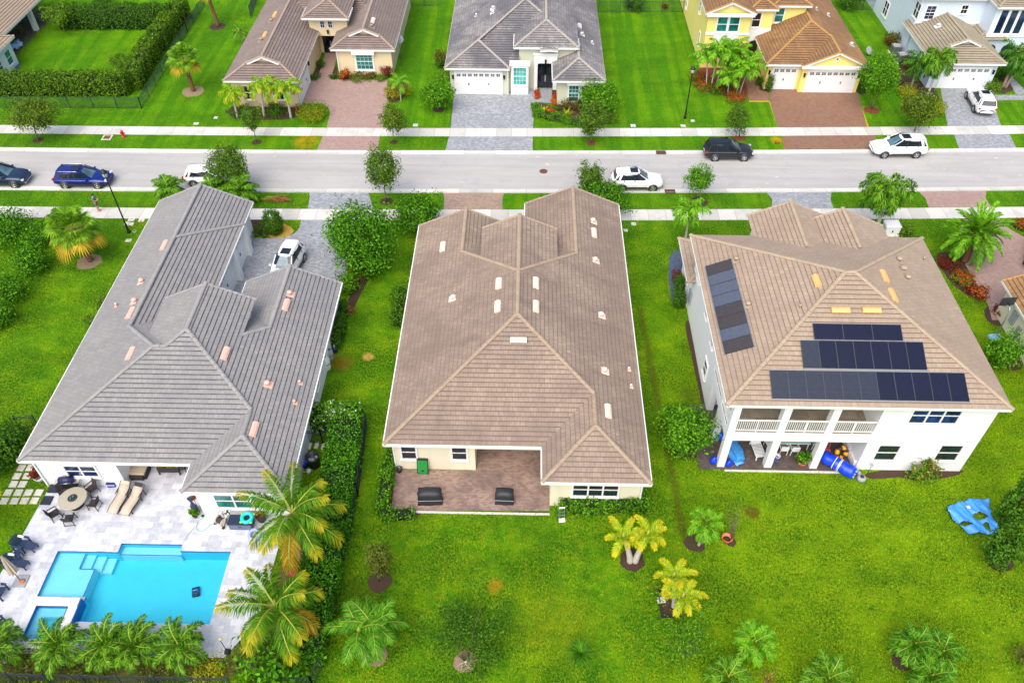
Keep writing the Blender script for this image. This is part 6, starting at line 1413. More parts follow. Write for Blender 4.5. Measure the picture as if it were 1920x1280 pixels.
def grate(label,px_,py_):
    x,y=G(px_,py_); t=thing('storm_drain',label,'drain',(x,y,.1),.02,'storm drains in the kerb'); b=MB(); w,d=.95,.55
    for a in ((-w/2,w/2,-d/2,-d/2+.06),(-w/2,w/2,d/2-.06,d/2),(-w/2,-w/2+.06,-d/2+.06,d/2-.06),(w/2-.06,w/2,-d/2+.06,d/2-.06)): b.box(*a,0,.03)
    b.build('frame',M['rust'],t); b=MB()
    for i in range(9): xx=-w/2+.06+(w-.12)*(i+.5)/9; b.box(xx-.025,xx+.025,-d/2+.06,d/2-.06,0,.022)
    b.build('bars',M['rust'],t); b=MB(); b.box(-w/2+.06,w/2-.06,-d/2+.06,d/2-.06,-.0,.006); b.build('pit',M['dark_void'],t)
grate('rusty storm drain in the far kerb left of the black car',1239,287.5); grate('rusty storm drain in the near kerb right of the white hatchback',1256,360.5)
x,y=G(1019,321.5); t=thing('manhole_cover','round dark manhole cover in the middle of the road','manhole cover',(x,y,.011)); b=MB(); b.lathe([(.38,0),(.38,.012),(.33,.012)],(0,0,0),24); b.build('rim',M['rust'],t); b=MB(); b.lathe([(.32,0),(.32,.009)],(0,0,0),24)
for i in range(-2,3): b.box(-.26,.26,i*.1-.02,i*.1+.02,.009,.014)
b.build('cover',M['rust'],t)
# dead palm fronds on the verge
t=thing('fallen_fronds','dry red brown palm fronds lying on the near verge','dead fronds',(*G(498,375),.05)); m=LM()
for i in range(6): frond(m,(random.uniform(-.5,.2),random.uniform(-.15,.15),.06+.03*i),random.uniform(-.25,.35),.12,2.2,.25,26,.35,.05,.1,.3,0,.5,0,.03)
m.build('fronds',[leafm('dead_frond',sr(96,46,30),sr(176,110,72)),M['rachis']],t)
# ------------------------------------------------------------------ fences
def fence(label,pts,h=1.3,gap=.11,group='dark metal garden fences',post=1.8,cat='fence'):
    pts=[Vector((p[0],p[1],0)) for p in pts]; c=pts[0]; t=thing('metal_fence',label,cat,(c.x,c.y,0),0,group)
    b=MB()
    for p,q in zip(pts[:-1],pts[1:]):
        L=(q-p).length; d=(q-p)/L
        for z in (.12,h-.22,h-.04): b.bar(p+Vector((0,0,z)),q+Vector((0,0,z)),.03)
        n=int(L/gap)
        for i in range(1,n): a=p+d*(L*i/n); b.bar(a+Vector((0,0,.06)),a+Vector((0,0,h-.04)),.018)
        k=max(1,round(L/post))
        for i in range(k+1):
            a=p+d*(L*i/k); e=MB(); e.bar(a,a+Vector((0,0,h+.06)),.06); e.cbox(a+Vector((0,0,h+.075)),(.075,.075,.03)); e.build('post',M['fence_metal'],t,off=c)
    b.build('pickets',M['fence_metal'],t,off=c); return t
fy=G(200,1285)[1]
fence('dark metal fence along the bottom edge behind the palm row',[(-30,fy),(G(438,1285)[0],fy)]); fence('dark metal fence at the bottom right corner of the pool garden',[(G(535,1285)[0],fy),G(588,1288),G(604,1250)])
fence('dark metal fence outside the long green hedge',[G(603,1190),G(645,1050),G(672,930),G(688,800)]); fence('dark metal fence and gate beside the blossom hedge',[G(572,830),G(606,832),G(630,822)],1.3); fence('dark metal fence left of the grey roofed house',[G(40,805),G(75,802)],1.3)
fence('dark metal fence outside the far left hedges',[G(-90,202),G(266,204),G(318,122),G(352,62),G(384,12)],1.25,.14,post=2.4); fence('dark metal fence at the top left corner of the far garden',[G(22,45),G(66,46),G(96,45)],1.3,.14)
fence('dark metal fence stub left of the beige house',[G(484,-4),G(471,35)],1.5,.12); fence('dark metal fence between the beige and the ash roofed houses',[G(770,12),G(822,12)],1.4,.14); fence('dark metal fence along the wide lawn at the top edge',[G(1122,24),G(1280,24)],1.4,.14,post=2.4); fence('dark metal fence between the yellow and the ice white houses',[G(1583,20),G(1648,20)],1.4,.14)
# ------------------------------------------------------------------ equipment outside the houses
def dish(label,px_,py_,h,az,foot=True):
    x,y=G(px_,py_); t=thing('satellite_dish',label,'satellite dish',(x,y,0),az,'satellite dishes')
    b=MB(); b.tube([(0,0,0),(0,0,h)],.03,7); b.build('mast',M['grey_metal'],t)
    mm=Matrix.Translation((0,-.12,h+.1))@Matrix.Rotation(R(55),4,'X'); b=MB(); b.lathe([(.02,-.10),(.2,-.08),(.38,-.02),(.46,.03),(.45,.05),(.2,-.05)],(0,0,0),18,mm); b.build('reflector',M['grey_plastic'],t)
    b=MB(); b.bar((0,-.2,h-.1),(0,-.6,h+.25),.03); b.cbox((0,-.62,h+.27),(.07,.1,.07)); b.build('feed_arm',M['grey_metal'],t)
dish('blue grey satellite dish on the lawn right of the yellow house',1625,103,.45,.6); x,y=G(752,133); dish('white satellite dish on a mast at the corner of the beige house',752,112,2.3,.5)
def aircon(label,px_,py_):
    x,y=G(px_,py_); t=thing('air_conditioner',label,'air conditioner',(x,y,0),0,'air conditioners beside the ice white house'); b=MB(); b.box(-.48,.48,-.48,.48,.05,.95); b.build('case',M['grey_metal'],t,bevel=.03)
    b=MB(); b.lathe([(.36,.95),(.36,.965),(.30,.965),(.30,.95)],(0,0,0),20)
    for k in range(6): a=k*PI/6; b.bar((-.33*math.cos(a),-.33*math.sin(a),.966),(.33*math.cos(a),.33*math.sin(a),.966),.015)
    b.build('fan_grille',M['white_plastic'],t); b=MB(); b.lathe([(.30,.951),(.30,.953)],(0,0,0),20); b.build('fan_well',M['dark_void'],t); b=MB(); b.box(-.6,.6,-.6,.6,0,.05); b.build('pad',M['concrete_lid'],t)
    b=MB()
    for i in range(8): z=.14+i*.1; b.box(-.49,.49,-.49,.49,z,z+.03)
    b.build('louvres',M['black_plastic'],t)
aircon('upper air conditioner beside the ice white house wall',1677,100); aircon('lower air conditioner beside the ice white house wall',1688,116)
def cyl_tank(name,label,cat,px_,py_,r,h,mat,group=None):
    x,y=G(px_,py_); t=thing(name,label,cat,(x,y,0),0,group); b=MB(); b.lathe([(r*.9,0),(r,.06),(r,h*.78),(r*.8,h*.92),(r*.3,h)],(0,0,0),16); b.build('tank',M[mat],t); b=MB(); b.lathe([(r*.32,h*.98),(r*.32,h*1.1),(r*.2,h*1.14)],(0,0,0),10); b.build('valve',M['black_plastic'],t); b=MB(); b.lathe([(r*1.03,h*.45),(r*1.03,h*.5)],(0,0,0),16); b.build('clamp',M['black_metal'],t); return t
cyl_tank('filter_tank','pale grey filter tank beside the grey roofed house wall','pool filter',613,690,.32,1.2,'white_plastic','pool equipment along the wall'); cyl_tank('filter_tank','shorter grey filter tank behind the pale one','pool filter',620,672,.26,.9,'grey_plastic','pool equipment along the wall')
def pump(label,px_,py_):
    x,y=G(px_,py_); t=thing('pool_pump',label,'pump',(x,y,0),.3,'pool equipment along the wall'); b=MB(); b.tube([(-.3,0,.2),(.1,0,.2)],.14,10); b.build('motor',M['grey_metal'],t); b=MB(); b.lathe([(.15,.02),(.15,.34),(.12,.38)],(.25,0,0),12); b.build('strainer',M['navy_plastic'],t); b=MB(); b.tube([(.25,0,.3),(.25,0,.6),(.25,.4,.6),(.25,.4,.1)],.03,7); b.build('pipe',M['white_plastic'],t); b=MB(); b.box(-.4,.45,-.2,.2,0,.05); b.build('base',M['black_plastic'],t)
pump('pool pump with white pipes below the dark hedge',622,660); pump('second pool pump with white pipes nearer the wall',616,645)
def wallbox(label,px_,py_,z,s=(.3,.14,.6),mat='grey_plastic'):
    x,y=G(px_,py_); t=thing('meter_cabinet',label,'meter box',(x,y,0),0,'meter cabinets along the grey roofed house'); b=MB(); b.box(-s[1],0,-s[0]/2,s[0]/2,z,z+s[2]); b.build('case',M[mat],t,bevel=.015); b=MB(); b.box(0.002,.02,-s[0]*.38,s[0]*.38,z+.06,z+s[2]-.06); b.build('door',M[mat],t); b=MB(); b.bar((-s[1]/2,0,0),(-s[1]/2,0,z),.05); b.build('conduit',M['grey_metal'],t)
wallbox('meter box on the wall beside the dark hedge, lower one',616,632,.7); wallbox('meter box on the wall above the dark hedge',625,600,.7); wallbox('white meter box near the straw coloured plant',634,572,.6,(.35,.2,.5),'white_plastic')
x,y=G(1667,437); t=thing('utility_cabinet','white utility cabinet beside the front gables of the two storey house','cabinet',(x,y,0)); b=MB(); b.box(-.6,.6,-.45,.45,.08,.95); b.build('case',M['white_plastic'],t,bevel=.03); b=MB(); b.cbox((0,0,1.0),(1.32,1.02,.1),0,0,0,.9); b.build('lid',M['white_plastic'],t); b=MB(); b.box(-.7,.7,-.55,.55,0,.08); b.build('pad',M['concrete_lid'],t); b=MB(); b.box(-.05,.05,-.47,-.452,.4,.6); b.build('latch',M['black_metal'],t)
# basketball hoop
x,y=G(1866,634); t=thing('basketball_hoop','portable basketball hoop between the cream wall and the two storey house','basketball hoop',(x,y,0),.1); b=MB(); b.cbox((0,0,.09),(.95,.75,.18),0,0,0,.85); b.build('base',M['vinyl_blue'] if 0 else plain('pale_blue_plastic',sr(120,170,206),.5,.1,5.),t,bevel=.04); b=MB(); b.tube([(0,0,.15),(0,.15,2.6),(0,.35,2.9)],.05,8); b.build('pole',M['grey_metal'],t); b=MB(); b.cbox((0,.7,3.05),(1.12,.05,.75)); b.build('backboard',M['black_plastic'],t,bevel=.02); b=MB(); b.bar((0,.35,2.9),(0,.68,2.95),.06); b.bar((-.25,.35,2.85),(-.25,.68,2.85),.03); b.build('bracket',M['black_metal'],t)
b=MB(); b.tube([(.23*math.cos(2*PI*i/16),.98+.23*math.sin(2*PI*i/16),2.82) for i in range(16)],.012,6,closed=True); b.build('rim',M['rust'],t); b=MB()
for i in range(12): a=2*PI*i/12; b.bar((.23*math.cos(a),.98+.23*math.sin(a),2.82),(.14*math.cos(a+.4),.98+.14*math.sin(a+.4),2.42),.012); b.bar((.23*math.cos(a),.98+.23*math.sin(a),2.82),(.14*math.cos(a-.4),.98+.14*math.sin(a-.4),2.42),.012)
b.build('net',M['black_plastic'],t)
# ------------------------------------------------------------------ stepping slabs
q2=lambda cx,cy:(cx/5.332,840+cy/5.332); q3=lambda cx,cy:(560+cx/3.2,560+cy/3.2)
def slab(label,p,w,d,group):
    x,y=G(*p); t=thing('stepping_stone',label,'stepping stone',(x,y,0),random.uniform(-.02,.02),group); b=MB(); b.cbox((0,0,.03),(w,d,.06)); b.build('slab',M['stone_slab'],t,bevel=.008)
rows=[('back row beside the white potted plant',[(215,200),(305,200)]),('second row behind the pool deck corner',[(172,282),(275,280)]),('middle row left of the pool deck',[(138,362),(230,363)]),('long row of four beside the pool deck',[(85,446),(187,446),(288,446),(390,446)]),('front row under the golden palm fronds',[(45,530),(148,530),(248,528),(347,527)])]
nm={2:['left','right'],4:['leftmost','second','third','rightmost']}
for rl,ps in rows:
    for k,p in enumerate(ps): slab('pale stepping stone, %s in the %s'%(nm[len(ps)][k],rl),q2(*p),.47,.46,'stepping stones left of the pool deck')
for k,p in enumerate(((66,884),(108,880),(150,884),(190,886))): slab('narrow pale stepping stone, %s of four beside the black bin'%('leftmost','second','third','rightmost')[k],q3(*p),.26,.56,'stepping stones beside the black bin')
for k,p in enumerate(((240,850),(232,884),(224,912))): slab('pale stepping stone, %s of three against the green hedge'%('upper','middle','lower')[k],q3(*p),.42,.28,'stepping stones beside the black bin')
# ------------------------------------------------------------------ pool terrace furniture
def legs4(t,w,d,h,r,mat,name='leg',x0=0,y0=0):
    for sx in (1,-1):
        for sy in (1,-1): b=MB(); b.bar((x0+sx*w/2,y0+sy*d/2,0),(x0+sx*w/2,y0+sy*d/2,h),r); b.build(name,M[mat],t)
Z=.03
x,y=G(145,947); t=thing('patio_table','round stone topped patio table on the pool deck','table',(x,y,Z)); b=MB(); b.lathe([(.80,.68),(.84,.70),(.84,.75),(.78,.765),(.70,.75),(.68,.755),(.01,.756)],(0,0,0),32); b.build('tabletop',M['table_stone'],t); b=MB(); b.lathe([(.42,0),(.42,.1),(.22,.3),(.22,.68)],(0,0,0),16); b.build('base',M['dark_wicker'],t)
tx,ty=x,y
t=thing('lazy_susan','dark round tray with green glass pieces on the patio table','tray',(x,y,Z+.757)); b=MB(); b.lathe([(.27,0),(.28,.03),(.25,.035)],(0,0,0),20); b.build('tray',M['black_plastic'],t); b=MB(); b.lathe([(.05,.03),(.07,.12),(.05,.13)],(.05,.06,0),8); b.lathe([(.06,.03),(.06,.1),(.04,.11)],(-.06,-.07,0),8); b.build('glass_pieces',M['glass_teal'],t)
def wchair(label,x,y,rz,group='dark chairs around the stone topped table'):
    t=thing('patio_chair',label,'chair',(x,y,Z),rz,group)    # faces +x
    b=MB(); b.box(-.26,.26,-.26,.26,.40,.46); b.build('seat',M['dark_wicker'],t,bevel=.02); b=MB(); b.cbox((-.31,0,.72),(.05,.5,.56),0,0,-.25); b.build('backrest',M['dark_wicker'],t,bevel=.02)
    for sy in (1,-1): b=MB(); b.bar((-.3,sy*.29,.66),(.24,sy*.29,.64),.05,.035); b.bar((.24,sy*.29,.64),(.24,sy*.29,.4),.035); b.build('armrest',M['black_metal'],t)
    for sx in (1,-1):
        for sy in (1,-1): b=MB(); b.bar((sx*.25,sy*.27,.42),(sx*.30,sy*.29,0),.035); b.build('leg',M['black_metal'],t)
    b=MB(); b.bar((.3,-.29,.1),(.3,.29,.1),.025); b.bar((-.3,-.29,.1),(-.3,.29,.1),.025); b.build('stretcher',M['black_metal'],t)
for lab,a,d in (('dark patio chair right of the stone topped table',-.1,1.22),('dark patio chair at the front of the stone topped table',-1.45,1.22),('dark patio chair at the front left of the stone topped table',-2.35,1.25),('dark patio chair behind the table beside the covered grill',2.5,1.15),('dark patio chair at the back right of the stone topped table',.95,1.15)):
    wchair(lab,tx+d*math.cos(a),ty+d*math.sin(a),a+PI)
def covered_grill(label,px_,py_,w,d,h,rz=0,mat='black_plastic',dome=True):
    x,y=G(px_,py_); t=thing('covered_grill',label,'grill',(x,y,Z),rz,None); b=MB(); V=[]
    nx,ny=9,5; prof=[]
    ringz=[(0,1.04),(.15*h,1.0),(.55*h,.95),(.72*h,.98),(.8*h,.97)]
    for z,k in ringz:
        for i in range(24):
            a=2*PI*i/24; c,s=math.cos(a),math.sin(a); f=1/max(abs(c),abs(s))**.8*(1+.04*math.sin(7*a+z*5)+.02*random.uniform(-1,1)); V.append((c*f*w/2*k,s*f*d/2*k,z))
    for z,k in ((.93*h,.78),(h,.42)):
        for i in range(24):
            a=2*PI*i/24; c,s=math.cos(a),math.sin(a); f=1/max(abs(c),abs(s))**.7; V.append((c*f*w/2*(k+.12 if z<h else k),s*f*d/2*k,z))
    n=7; F=[(i*24+j,i*24+(j+1)%24,(i+1)*24+(j+1)%24,(i+1)*24+j) for i in range(n-1) for j in range(24)]+[tuple(range((n-1)*24,n*24))]
    b.mesh(V,F,True); b.build('cover',plain('black_cover_fabric',(.022,.024,.028),.55,.3,7.,.4) if mat=='black_plastic' else M[mat],t)
    for sx in (1,-1):
        for sy in (1,-1): b=MB(); b.lathe([(.06,0),(.06,.09),(.03,.1)],(sx*w*.38,sy*d*.36,0),8); b.build('caster',M['grey_plastic'],t)
    b=MB(); b.bar((-w*.5,-d*.51,h*.45),(w*.5,-d*.51,h*.45),.02,.05); b.build('strap',M['grey_plastic'],t); return t
covered_grill('wide black covered grill at left on the brick patio',807,938,1.5,.75,1.1,.05); covered_grill('smaller black covered grill on the middle of the brick patio',946,938,1.15,.7,1.05,-.03)
x,y=G(136,917); t=thing('gas_grill','navy covered gas grill against the white wall behind the patio table','grill',(x,y,Z),.15); b=MB(); b.cbox((0,0,.5),(.7,.5,.8)); b.build('cabinet',M['black_metal'],t,bevel=.03); b=MB(); b.tube([(-.42,0,.98),(.42,0,.98)],.24,12); b.build('hood',plain('navy_cover',sr(28,34,74),.5,.25,6.,.3),t); b=MB(); b.cbox((.55,0,.86),(.34,.42,.05)); b.cbox((-.55,0,.86),(.34,.42,.05)); b.build('side_shelf',M['chrome'],t); b=MB(); b.tube([(-.3,-.26,.95),(.3,-.26,.95)],.02,6); b.build('handle',M['chrome'],t)
def pad(label,px_,py_,w,d,rz=0):
    x,y=G(px_,py_); t=thing('floor_pad',label,'floor pad',(x,y,Z),rz,'dark square pads on the pool deck'); b=MB(); b.cbox((0,0,.05),(w,d,.1)); b.build('pad',plain('navy_pad',sr(34,40,58),.6,.15,6.),t,bevel=.02); b=MB(); b.bar((-w/2,-d/2,.103),(w/2,d/2,.103),.012); b.bar((-w/2,d/2,.103),(w/2,-d/2,.103),.012); b.build('seam',M['black_plastic'],t)
pad('dark square pad against the white wall, left one',101,917,.55,.6); pad('dark square pad against the white wall beside the covered gas grill',117,917,.5,.6); pad('dark square pad at the left edge of the pool deck',89,939,.6,.62)
x,y=G(78,899); t=thing('potted_plant','white round pot with red leaved plant at the house corner','potted plant',(x,y,0)); b=MB(); b.lathe([(.2,0),(.34,.3),(.38,.5),(.33,.5),(.3,.42)],(0,0,0),16); b.build('pot',M['white_pot'],t); C,N=crown_pts(20,14,(0,0,.85),(.38,.38,.4)); m=LM(); m.quads(leaves(C,N,.18,.1)); m.build('foliage',[M['lf_red']],t)
x,y=G(213,906); t=thing('garden_torch','brown bowl torch on a thin stick by the white wall','torch',(x,y,Z)); b=MB(); b.tube([(0,0,0),(-.05,.02,1.45)],.02,6); b.build('stick',M['wood'],t); b=MB(); b.lathe([(.05,1.42),(.2,1.5),(.24,1.58),(.18,1.56)],(-.05,.02,0),14); b.build('bowl',M['terracotta'],t); b=MB(); b.lathe([(.17,1.555),(.05,1.565)],(-.05,.02,0),12); b.build('coals',M['dark_void'],t)
x,y=G(215,909); t=thing('cooler','blue and white cooler behind the left lounger','cooler',(x-.1,y-.05,Z),.05); b=MB(); b.cbox((0,0,.16),(.5,.34,.32)); b.build('chest',plain('cooler_blue',sr(24,72,170),.4,.1,5.),t,bevel=.03); b=MB(); b.cbox((0,0,.35),(.53,.37,.07)); b.build('lid',plain('cooler_navy',sr(22,34,90),.4,.1,5.),t,bevel=.02); b=MB(); b.bar((-.27,0,.25),(.27,0,.25),.02); b.cbox((0,-.18,.25),(.5,.01,.05)); b.build('band',M['white_plastic'],t)
def lounger(label,px_,py_,rz,pillow=False):
    x,y=G(px_,py_); t=thing('sun_lounger',label,'sun lounger',(x,y,Z),rz,'tan loungers on the pool deck')   # foot end at -y
    pts=[(-1.0,.26),(-.55,.36),(-.1,.34),(.25,.38),(.6,.58),(.98,.80)]
    b=MB(); V=[];w=.31
    for yy,z in pts: V+=[(-w,yy,z),(w,yy,z),(w,yy,z+.035),(-w,yy,z+.035)]
    F=[(i*4+j,i*4+(j+1)%4,(i+1)*4+(j+1)%4,(i+1)*4+j) for i in range(len(pts)-1) for j in range(4)]+[(3,2,1,0),(20,21,22,23)]
    b.mesh(V,F,True); b.build('sling',M['tan_sling'],t)
    b=MB()
    for yy,z in ((.62,.635),(.42,.52),(.16,.41),(.82,.745)): b.bar((-w,yy,z),(w,yy,z),.03,.012)
    b.build('seams',M['cushion'],t)
    for sg in (1,-1):
        b=MB()
        for p,q in zip(pts[:-1],pts[1:]): b.bar((sg*(w+.025),p[0],p[1]),(sg*(w+.025),q[0],q[1]),.045,.05)
        b.build('side_rail',M['black_metal'],t)
        for yy in (-.7,.3): b=MB(); b.bar((sg*w,yy,.34),(sg*(w+.03),yy,0),.04); b.build('leg',M['black_metal'],t)
        b=MB(); b.bar((sg*(w+.03),.7,.62),(sg*(w+.03),.72,.0),.04); b.bar((sg*(w+.03),.15,.55),(sg*(w+.03),.68,.6),.04); b.build('armrest',M['black_metal'],t)
    if pillow: b=MB(); b.cbox((0,.88,.80),(.56,.24,.07),0,.52); b.build('pillow',M['charcoal_cushion'],t,bevel=.02)
    else: b=MB(); b.cbox((0,.9,.80),(.56,.22,.05),0,.52); b.build('headrest',M['tan_sling'],t,bevel=.02)
lounger('tan sun lounger on the pool deck, left one without a pillow',229,941,-.17); lounger('tan sun lounger on the pool deck, right one with a dark pillow',253,944,-.24,True)
x,y=G(262,888); t=thing('wicker_sofa','dark wicker daybed with beige cushions under the covered terrace','sofa',(x,y,Z)); b=MB(); b.box(-.62,.62,-.42,.42,.0,.34); b.build('base',M['dark_wicker'],t,bevel=.02); b=MB(); b.box(-.64,.64,.36,.46,.34,.82); b.build('backrest',M['dark_wicker'],t,bevel=.02); b=MB(); b.cbox((0,-.02,.42),(1.12,.74,.15)); b.build('seat_cushion',M['cushion'],t,bevel=.05)
for xx,rz in ((-.28,.5),(.2,-.1)): b=MB(); b.cbox((xx,.2,.66),(.46,.18,.42),rz,.4); b.build('pillow',M['cushion'],t,bevel=.06)
x,y=G(261,896); t=thing('ottoman','dark wicker ottoman before the daybed','ottoman',(x,y-.0,Z)); b=MB(); b.box(-.42,.42,-.24,.24,.06,.38); b.build('body',M['dark_wicker'],t,bevel=.03); legs4(t,.7,.36,.06,.06,'black_metal')
x,y=G(322,884); t=thing('planter_bench','dark raised planter full of green herbs under the covered terrace','planter',(x,y,Z)); b=MB(); b.box(-.68,.68,-.28,.28,.28,.72); b.build('trough',M['dark_wicker'],t); legs4(t,1.3,.5,.3,.07,'black_metal'); C=np.stack([rng.uniform(-.64,.64,700),rng.uniform(-.25,.25,700),rng.uniform(.7,.88,700)],1); m=LM(); m.quads(leaves(C,np.tile([0,0,1.],(700,1)),.09,.06)); m.build('herbs',[M['lf_yellow'],],t); 
x,y=G(346,882); t=thing('side_chair','dark patio chair at the right end of the covered terrace','chair',(x,y,Z),PI/2); b=MB(); b.box(-.25,.25,-.25,.25,.4,.45); b.build('seat',M['dark_wicker'],t); b=MB(); b.box(-.28,-.23,-.25,.25,.45,.95); b.build('backrest',M['dark_wicker'],t); legs4(t,.46,.46,.4,.04,'black_metal')
x,y=G(368,958); t=thing('garden_obelisk','dark blue slate ornament leaning at the house corner','ornament',(x,y,Z)); b=MB(); b.prism([(-.22,-.04),(.2,-.04),(.2,.04),(-.22,.04)],0,.5); b.mesh([(-.22,-.04,.5),(.2,-.04,.5),(.2,.04,.5),(-.22,.04,.5),(-.07,-.03,.95),(.05,-.03,.95),(.05,.03,.95),(-.07,.03,.95)],[(0,1,5,4),(1,2,6,5),(2,3,7,6),(3,0,4,7),(4,5,6,7)]); b.build('lower_plate',M['navy_plastic'],t); b=MB(); b.mesh([(-.07,-.03,.952),(.05,-.03,.952),(.05,.03,.952),(-.07,.03,.952),(-.2,-.03,1.35),(.1,-.03,1.6),(.1,.03,1.6),(-.2,.03,1.35)],[(0,1,5,4),(1,2,6,5),(2,3,7,6),(3,0,4,7),(4,5,6,7)]); b.build('upper_plate',M['navy_plastic'],t)
x,y=G(371,951); t=thing('wall_torch','brown bowl torch beside the dark slate ornament','torch',(x,y,Z)); b=MB(); b.tube([(0,0,0),(0,0,.9)],.02,6); b.build('stick',M['wood'],t); b=MB(); b.lathe([(.05,.9),(.19,.98),(.22,1.05),(.16,1.03)],(0,0,0),14); b.build('bowl',M['terracotta'],t); b=MB(); b.lathe([(.15,1.03),(.04,1.05)],(0,0,0),12); b.build('coals',M['rust'],t)
def pot(label,px_,py_,r,h,mat,leaf,fr,fh,n=18,name='potted_plant',z=Z,lf=.2,group=None):
    x,y=G(px_,py_); t=thing(name,label,'potted plant',(x,y,z),0,group); b=MB(); b.lathe([(r*.7,0),(r*.95,h*.85),(r,h),(r*.88,h),(r*.85,h*.86)],(0,0,0),16); b.build('pot',M[mat],t); b=MB(); b.lathe([(r*.86,h*.87),(r*.2,h*.9)],(0,0,0),14); b.build('soil',M['soil'],t); C,N=crown_pts(n,12,(0,0,h+fh*.5),(fr,fr,fh*.5)); m=LM(); m.quads(leaves(C,N,lf,lf*.6)); m.build('foliage',[M[leaf]],t); return t
pot('dark pot with big green leaves before the dark slate ornament',367,969,.17,.25,'black_plastic','lf_bright',.26,.4,7,lf=.26)
x,y=G(417,982); t=thing('hose_reel','tan hose reel cart beside the white wall','hose reel',(x,y,Z),-.5); b=MB(); b.tube([(-.22,0,.35),(.22,0,.35)],.2,14); b.build('drum',M['dark_void'],t); b=MB()
for sx in (-.24,.24): b.lathe([(.28,-.02),(.28,.02)],(0,0,0),16,Matrix.Translation((sx,0,.35))@Matrix.Rotation(PI/2,4,'Y'))
b.build('flanges',M['tan_sling'],t); b=MB(); b.bar((-.3,-.25,.1),(-.3,.3,.75),.04); b.bar((.3,-.25,.1),(.3,.3,.75),.04); b.bar((-.3,.3,.75),(.3,.3,.75),.04); b.build('handle',M['tan_sling'],t)
for sx in (-.33,.33): b=MB(); b.lathe([(.11,-.03),(.11,.03)],(0,0,0),12,Matrix.Translation((sx,-.2,.11))@Matrix.Rotation(PI/2,4,'Y')); b.build('wheel',M['rubber'],t)
hp=[G(*p) for p in ((404,984),(395,984),(384,994),(374,996),(369,990),(372,978),(382,971),(394,968),(396,962))]
def spline(pts,k=6):
    out=[]; n=len(pts)
    for i in range(n-1):
        p0,p1,p2,p3=[Vector(pts[max(0,min(n-1,j))]) for j in (i-1,i,i+1,i+2)]
        for j in range(k):
            s=j/k; out.append(.5*((2*p1)+(p2-p0)*s+(2*p0-5*p1+4*p2-p3)*s*s+(3*p1-p0-3*p2+p3)*s**3))
    return out+[Vector(pts[-1])]
t=thing('garden_hose','teal garden hose looping from the hose reel','hose',(*hp[0],Z)); b=MB(); b.tube([(p[0]-hp[0][0],p[1]-hp[0][1],.02) for p in spline(hp)],.017,6); b.build('hose',plain('teal_hose',sr(110,190,186),.5,.08,6.),t); b=MB(); b.tube([(hp[-1][0]-hp[0][0],hp[-1][1]-hp[0][1],.02),(hp[-1][0]-hp[0][0],hp[-1][1]-hp[0][1]+.1,.03)],.026,8); b.build('nozzle',M['black_plastic'],t)
hp=[G(*p) for p in ((340,1032),(344,1018),(354,1002),(366,988),(376,978),(381,968))]
t=thing('pool_cable','thin grey cable running from the wall into the pool','cable',(*hp[0],Z)); b=MB(); b.tube([(p[0]-hp[0][0],p[1]-hp[0][1],.012) for p in spline(hp)],.011,5); b.build('cable',M['grey_plastic'],t); b=MB(); b.cbox((hp[-1][0]-hp[0][0],hp[-1][1]-hp[0][1],.06),(.14,.1,.12)); b.build('plug_box',M['black_plastic'],t)
x,y=G(455,985); t=thing('deck_box','dark blue grey deck box under the teal window','storage box',(x,y,Z)); b=MB(); b.box(-.68,.68,-.32,.32,0,.55); b.build('chest',plain('slate_resin',sr(92,110,134),.6,.1,6.),t,bevel=.02); b=MB(); b.box(-.72,.72,-.36,.36,.555,.62); b.build('lid',plain('navy_resin',sr(30,42,66),.6,.1,6.),t,bevel=.02); b=MB(); b.box(-.1,.1,-.335,-.322,.3,.36); b.build('latch',M['black_plastic'],t)
def ring_float(label,px_,py_,z,R_,r_,mat,tilt=0,fins=None,group=None):
    x,y=G(px_,py_,z); t=thing('pool_float',label,'pool float',(x,y,z),0,group); mm=Matrix.Rotation(tilt,4,'X'); b=MB(); b.tube([mm@Vector((R_*math.cos(2*PI*i/24),R_*math.sin(2*PI*i/24),0)) for i in range(24)],r_,10,closed=True); b.build('ring',mat,t)
    if fins:
        b=MB()
        for a in (.6,2.5,3.9,5.5): b.ball((mm@Vector(((R_+r_)*math.cos(a),(R_+r_)*math.sin(a),0))),.1,8,5,.4)
        b.build('fins',fins,t)
    b=MB(); b.lathe([(.02,0),(.02,.03)],(R_,0,r_*.95),8); b.build('valve',M['white_plastic'],t)
ring_float('teal ring float with green fins on the deck box','463 968'.split() and 463,970,.74,.29,.12,plain('teal_vinyl',sr(30,206,196),.3,.06,4.),.15,plain('lime_vinyl',sr(150,216,50),.3,.06,4.),'ring floats on the pool deck')
ring_float('lilac and blue ring float beside the deck box',477,1002,.2,.30,.11,plain('lilac_vinyl',sr(150,158,220),.3,.2,3.),.5,None,'ring floats on the pool deck')
x,y=G(432,968); t=thing('pool_toys','black and white toys heaped on the deck box','toys',(x-.0,y-.25,Z+.62)); b=MB()
for i in range(7): b.ball((random.uniform(-.2,.2),random.uniform(-.18,.18),.07),.07,7,5)
b.build('white_pieces',M['white_plastic'],t); b=MB()
for i in range(5): b.cbox((random.uniform(-.22,.22),random.uniform(-.18,.18),.06),(.16,.1,.09),random.random()*3)
b.build('dark_pieces',M['black_plastic'],t)
pot('brown round pot beside the deck box, half under palm fronds',492,975,.32,.55,'dark_wicker','lf_ochre',.2,.3,4,name='planter_pot')
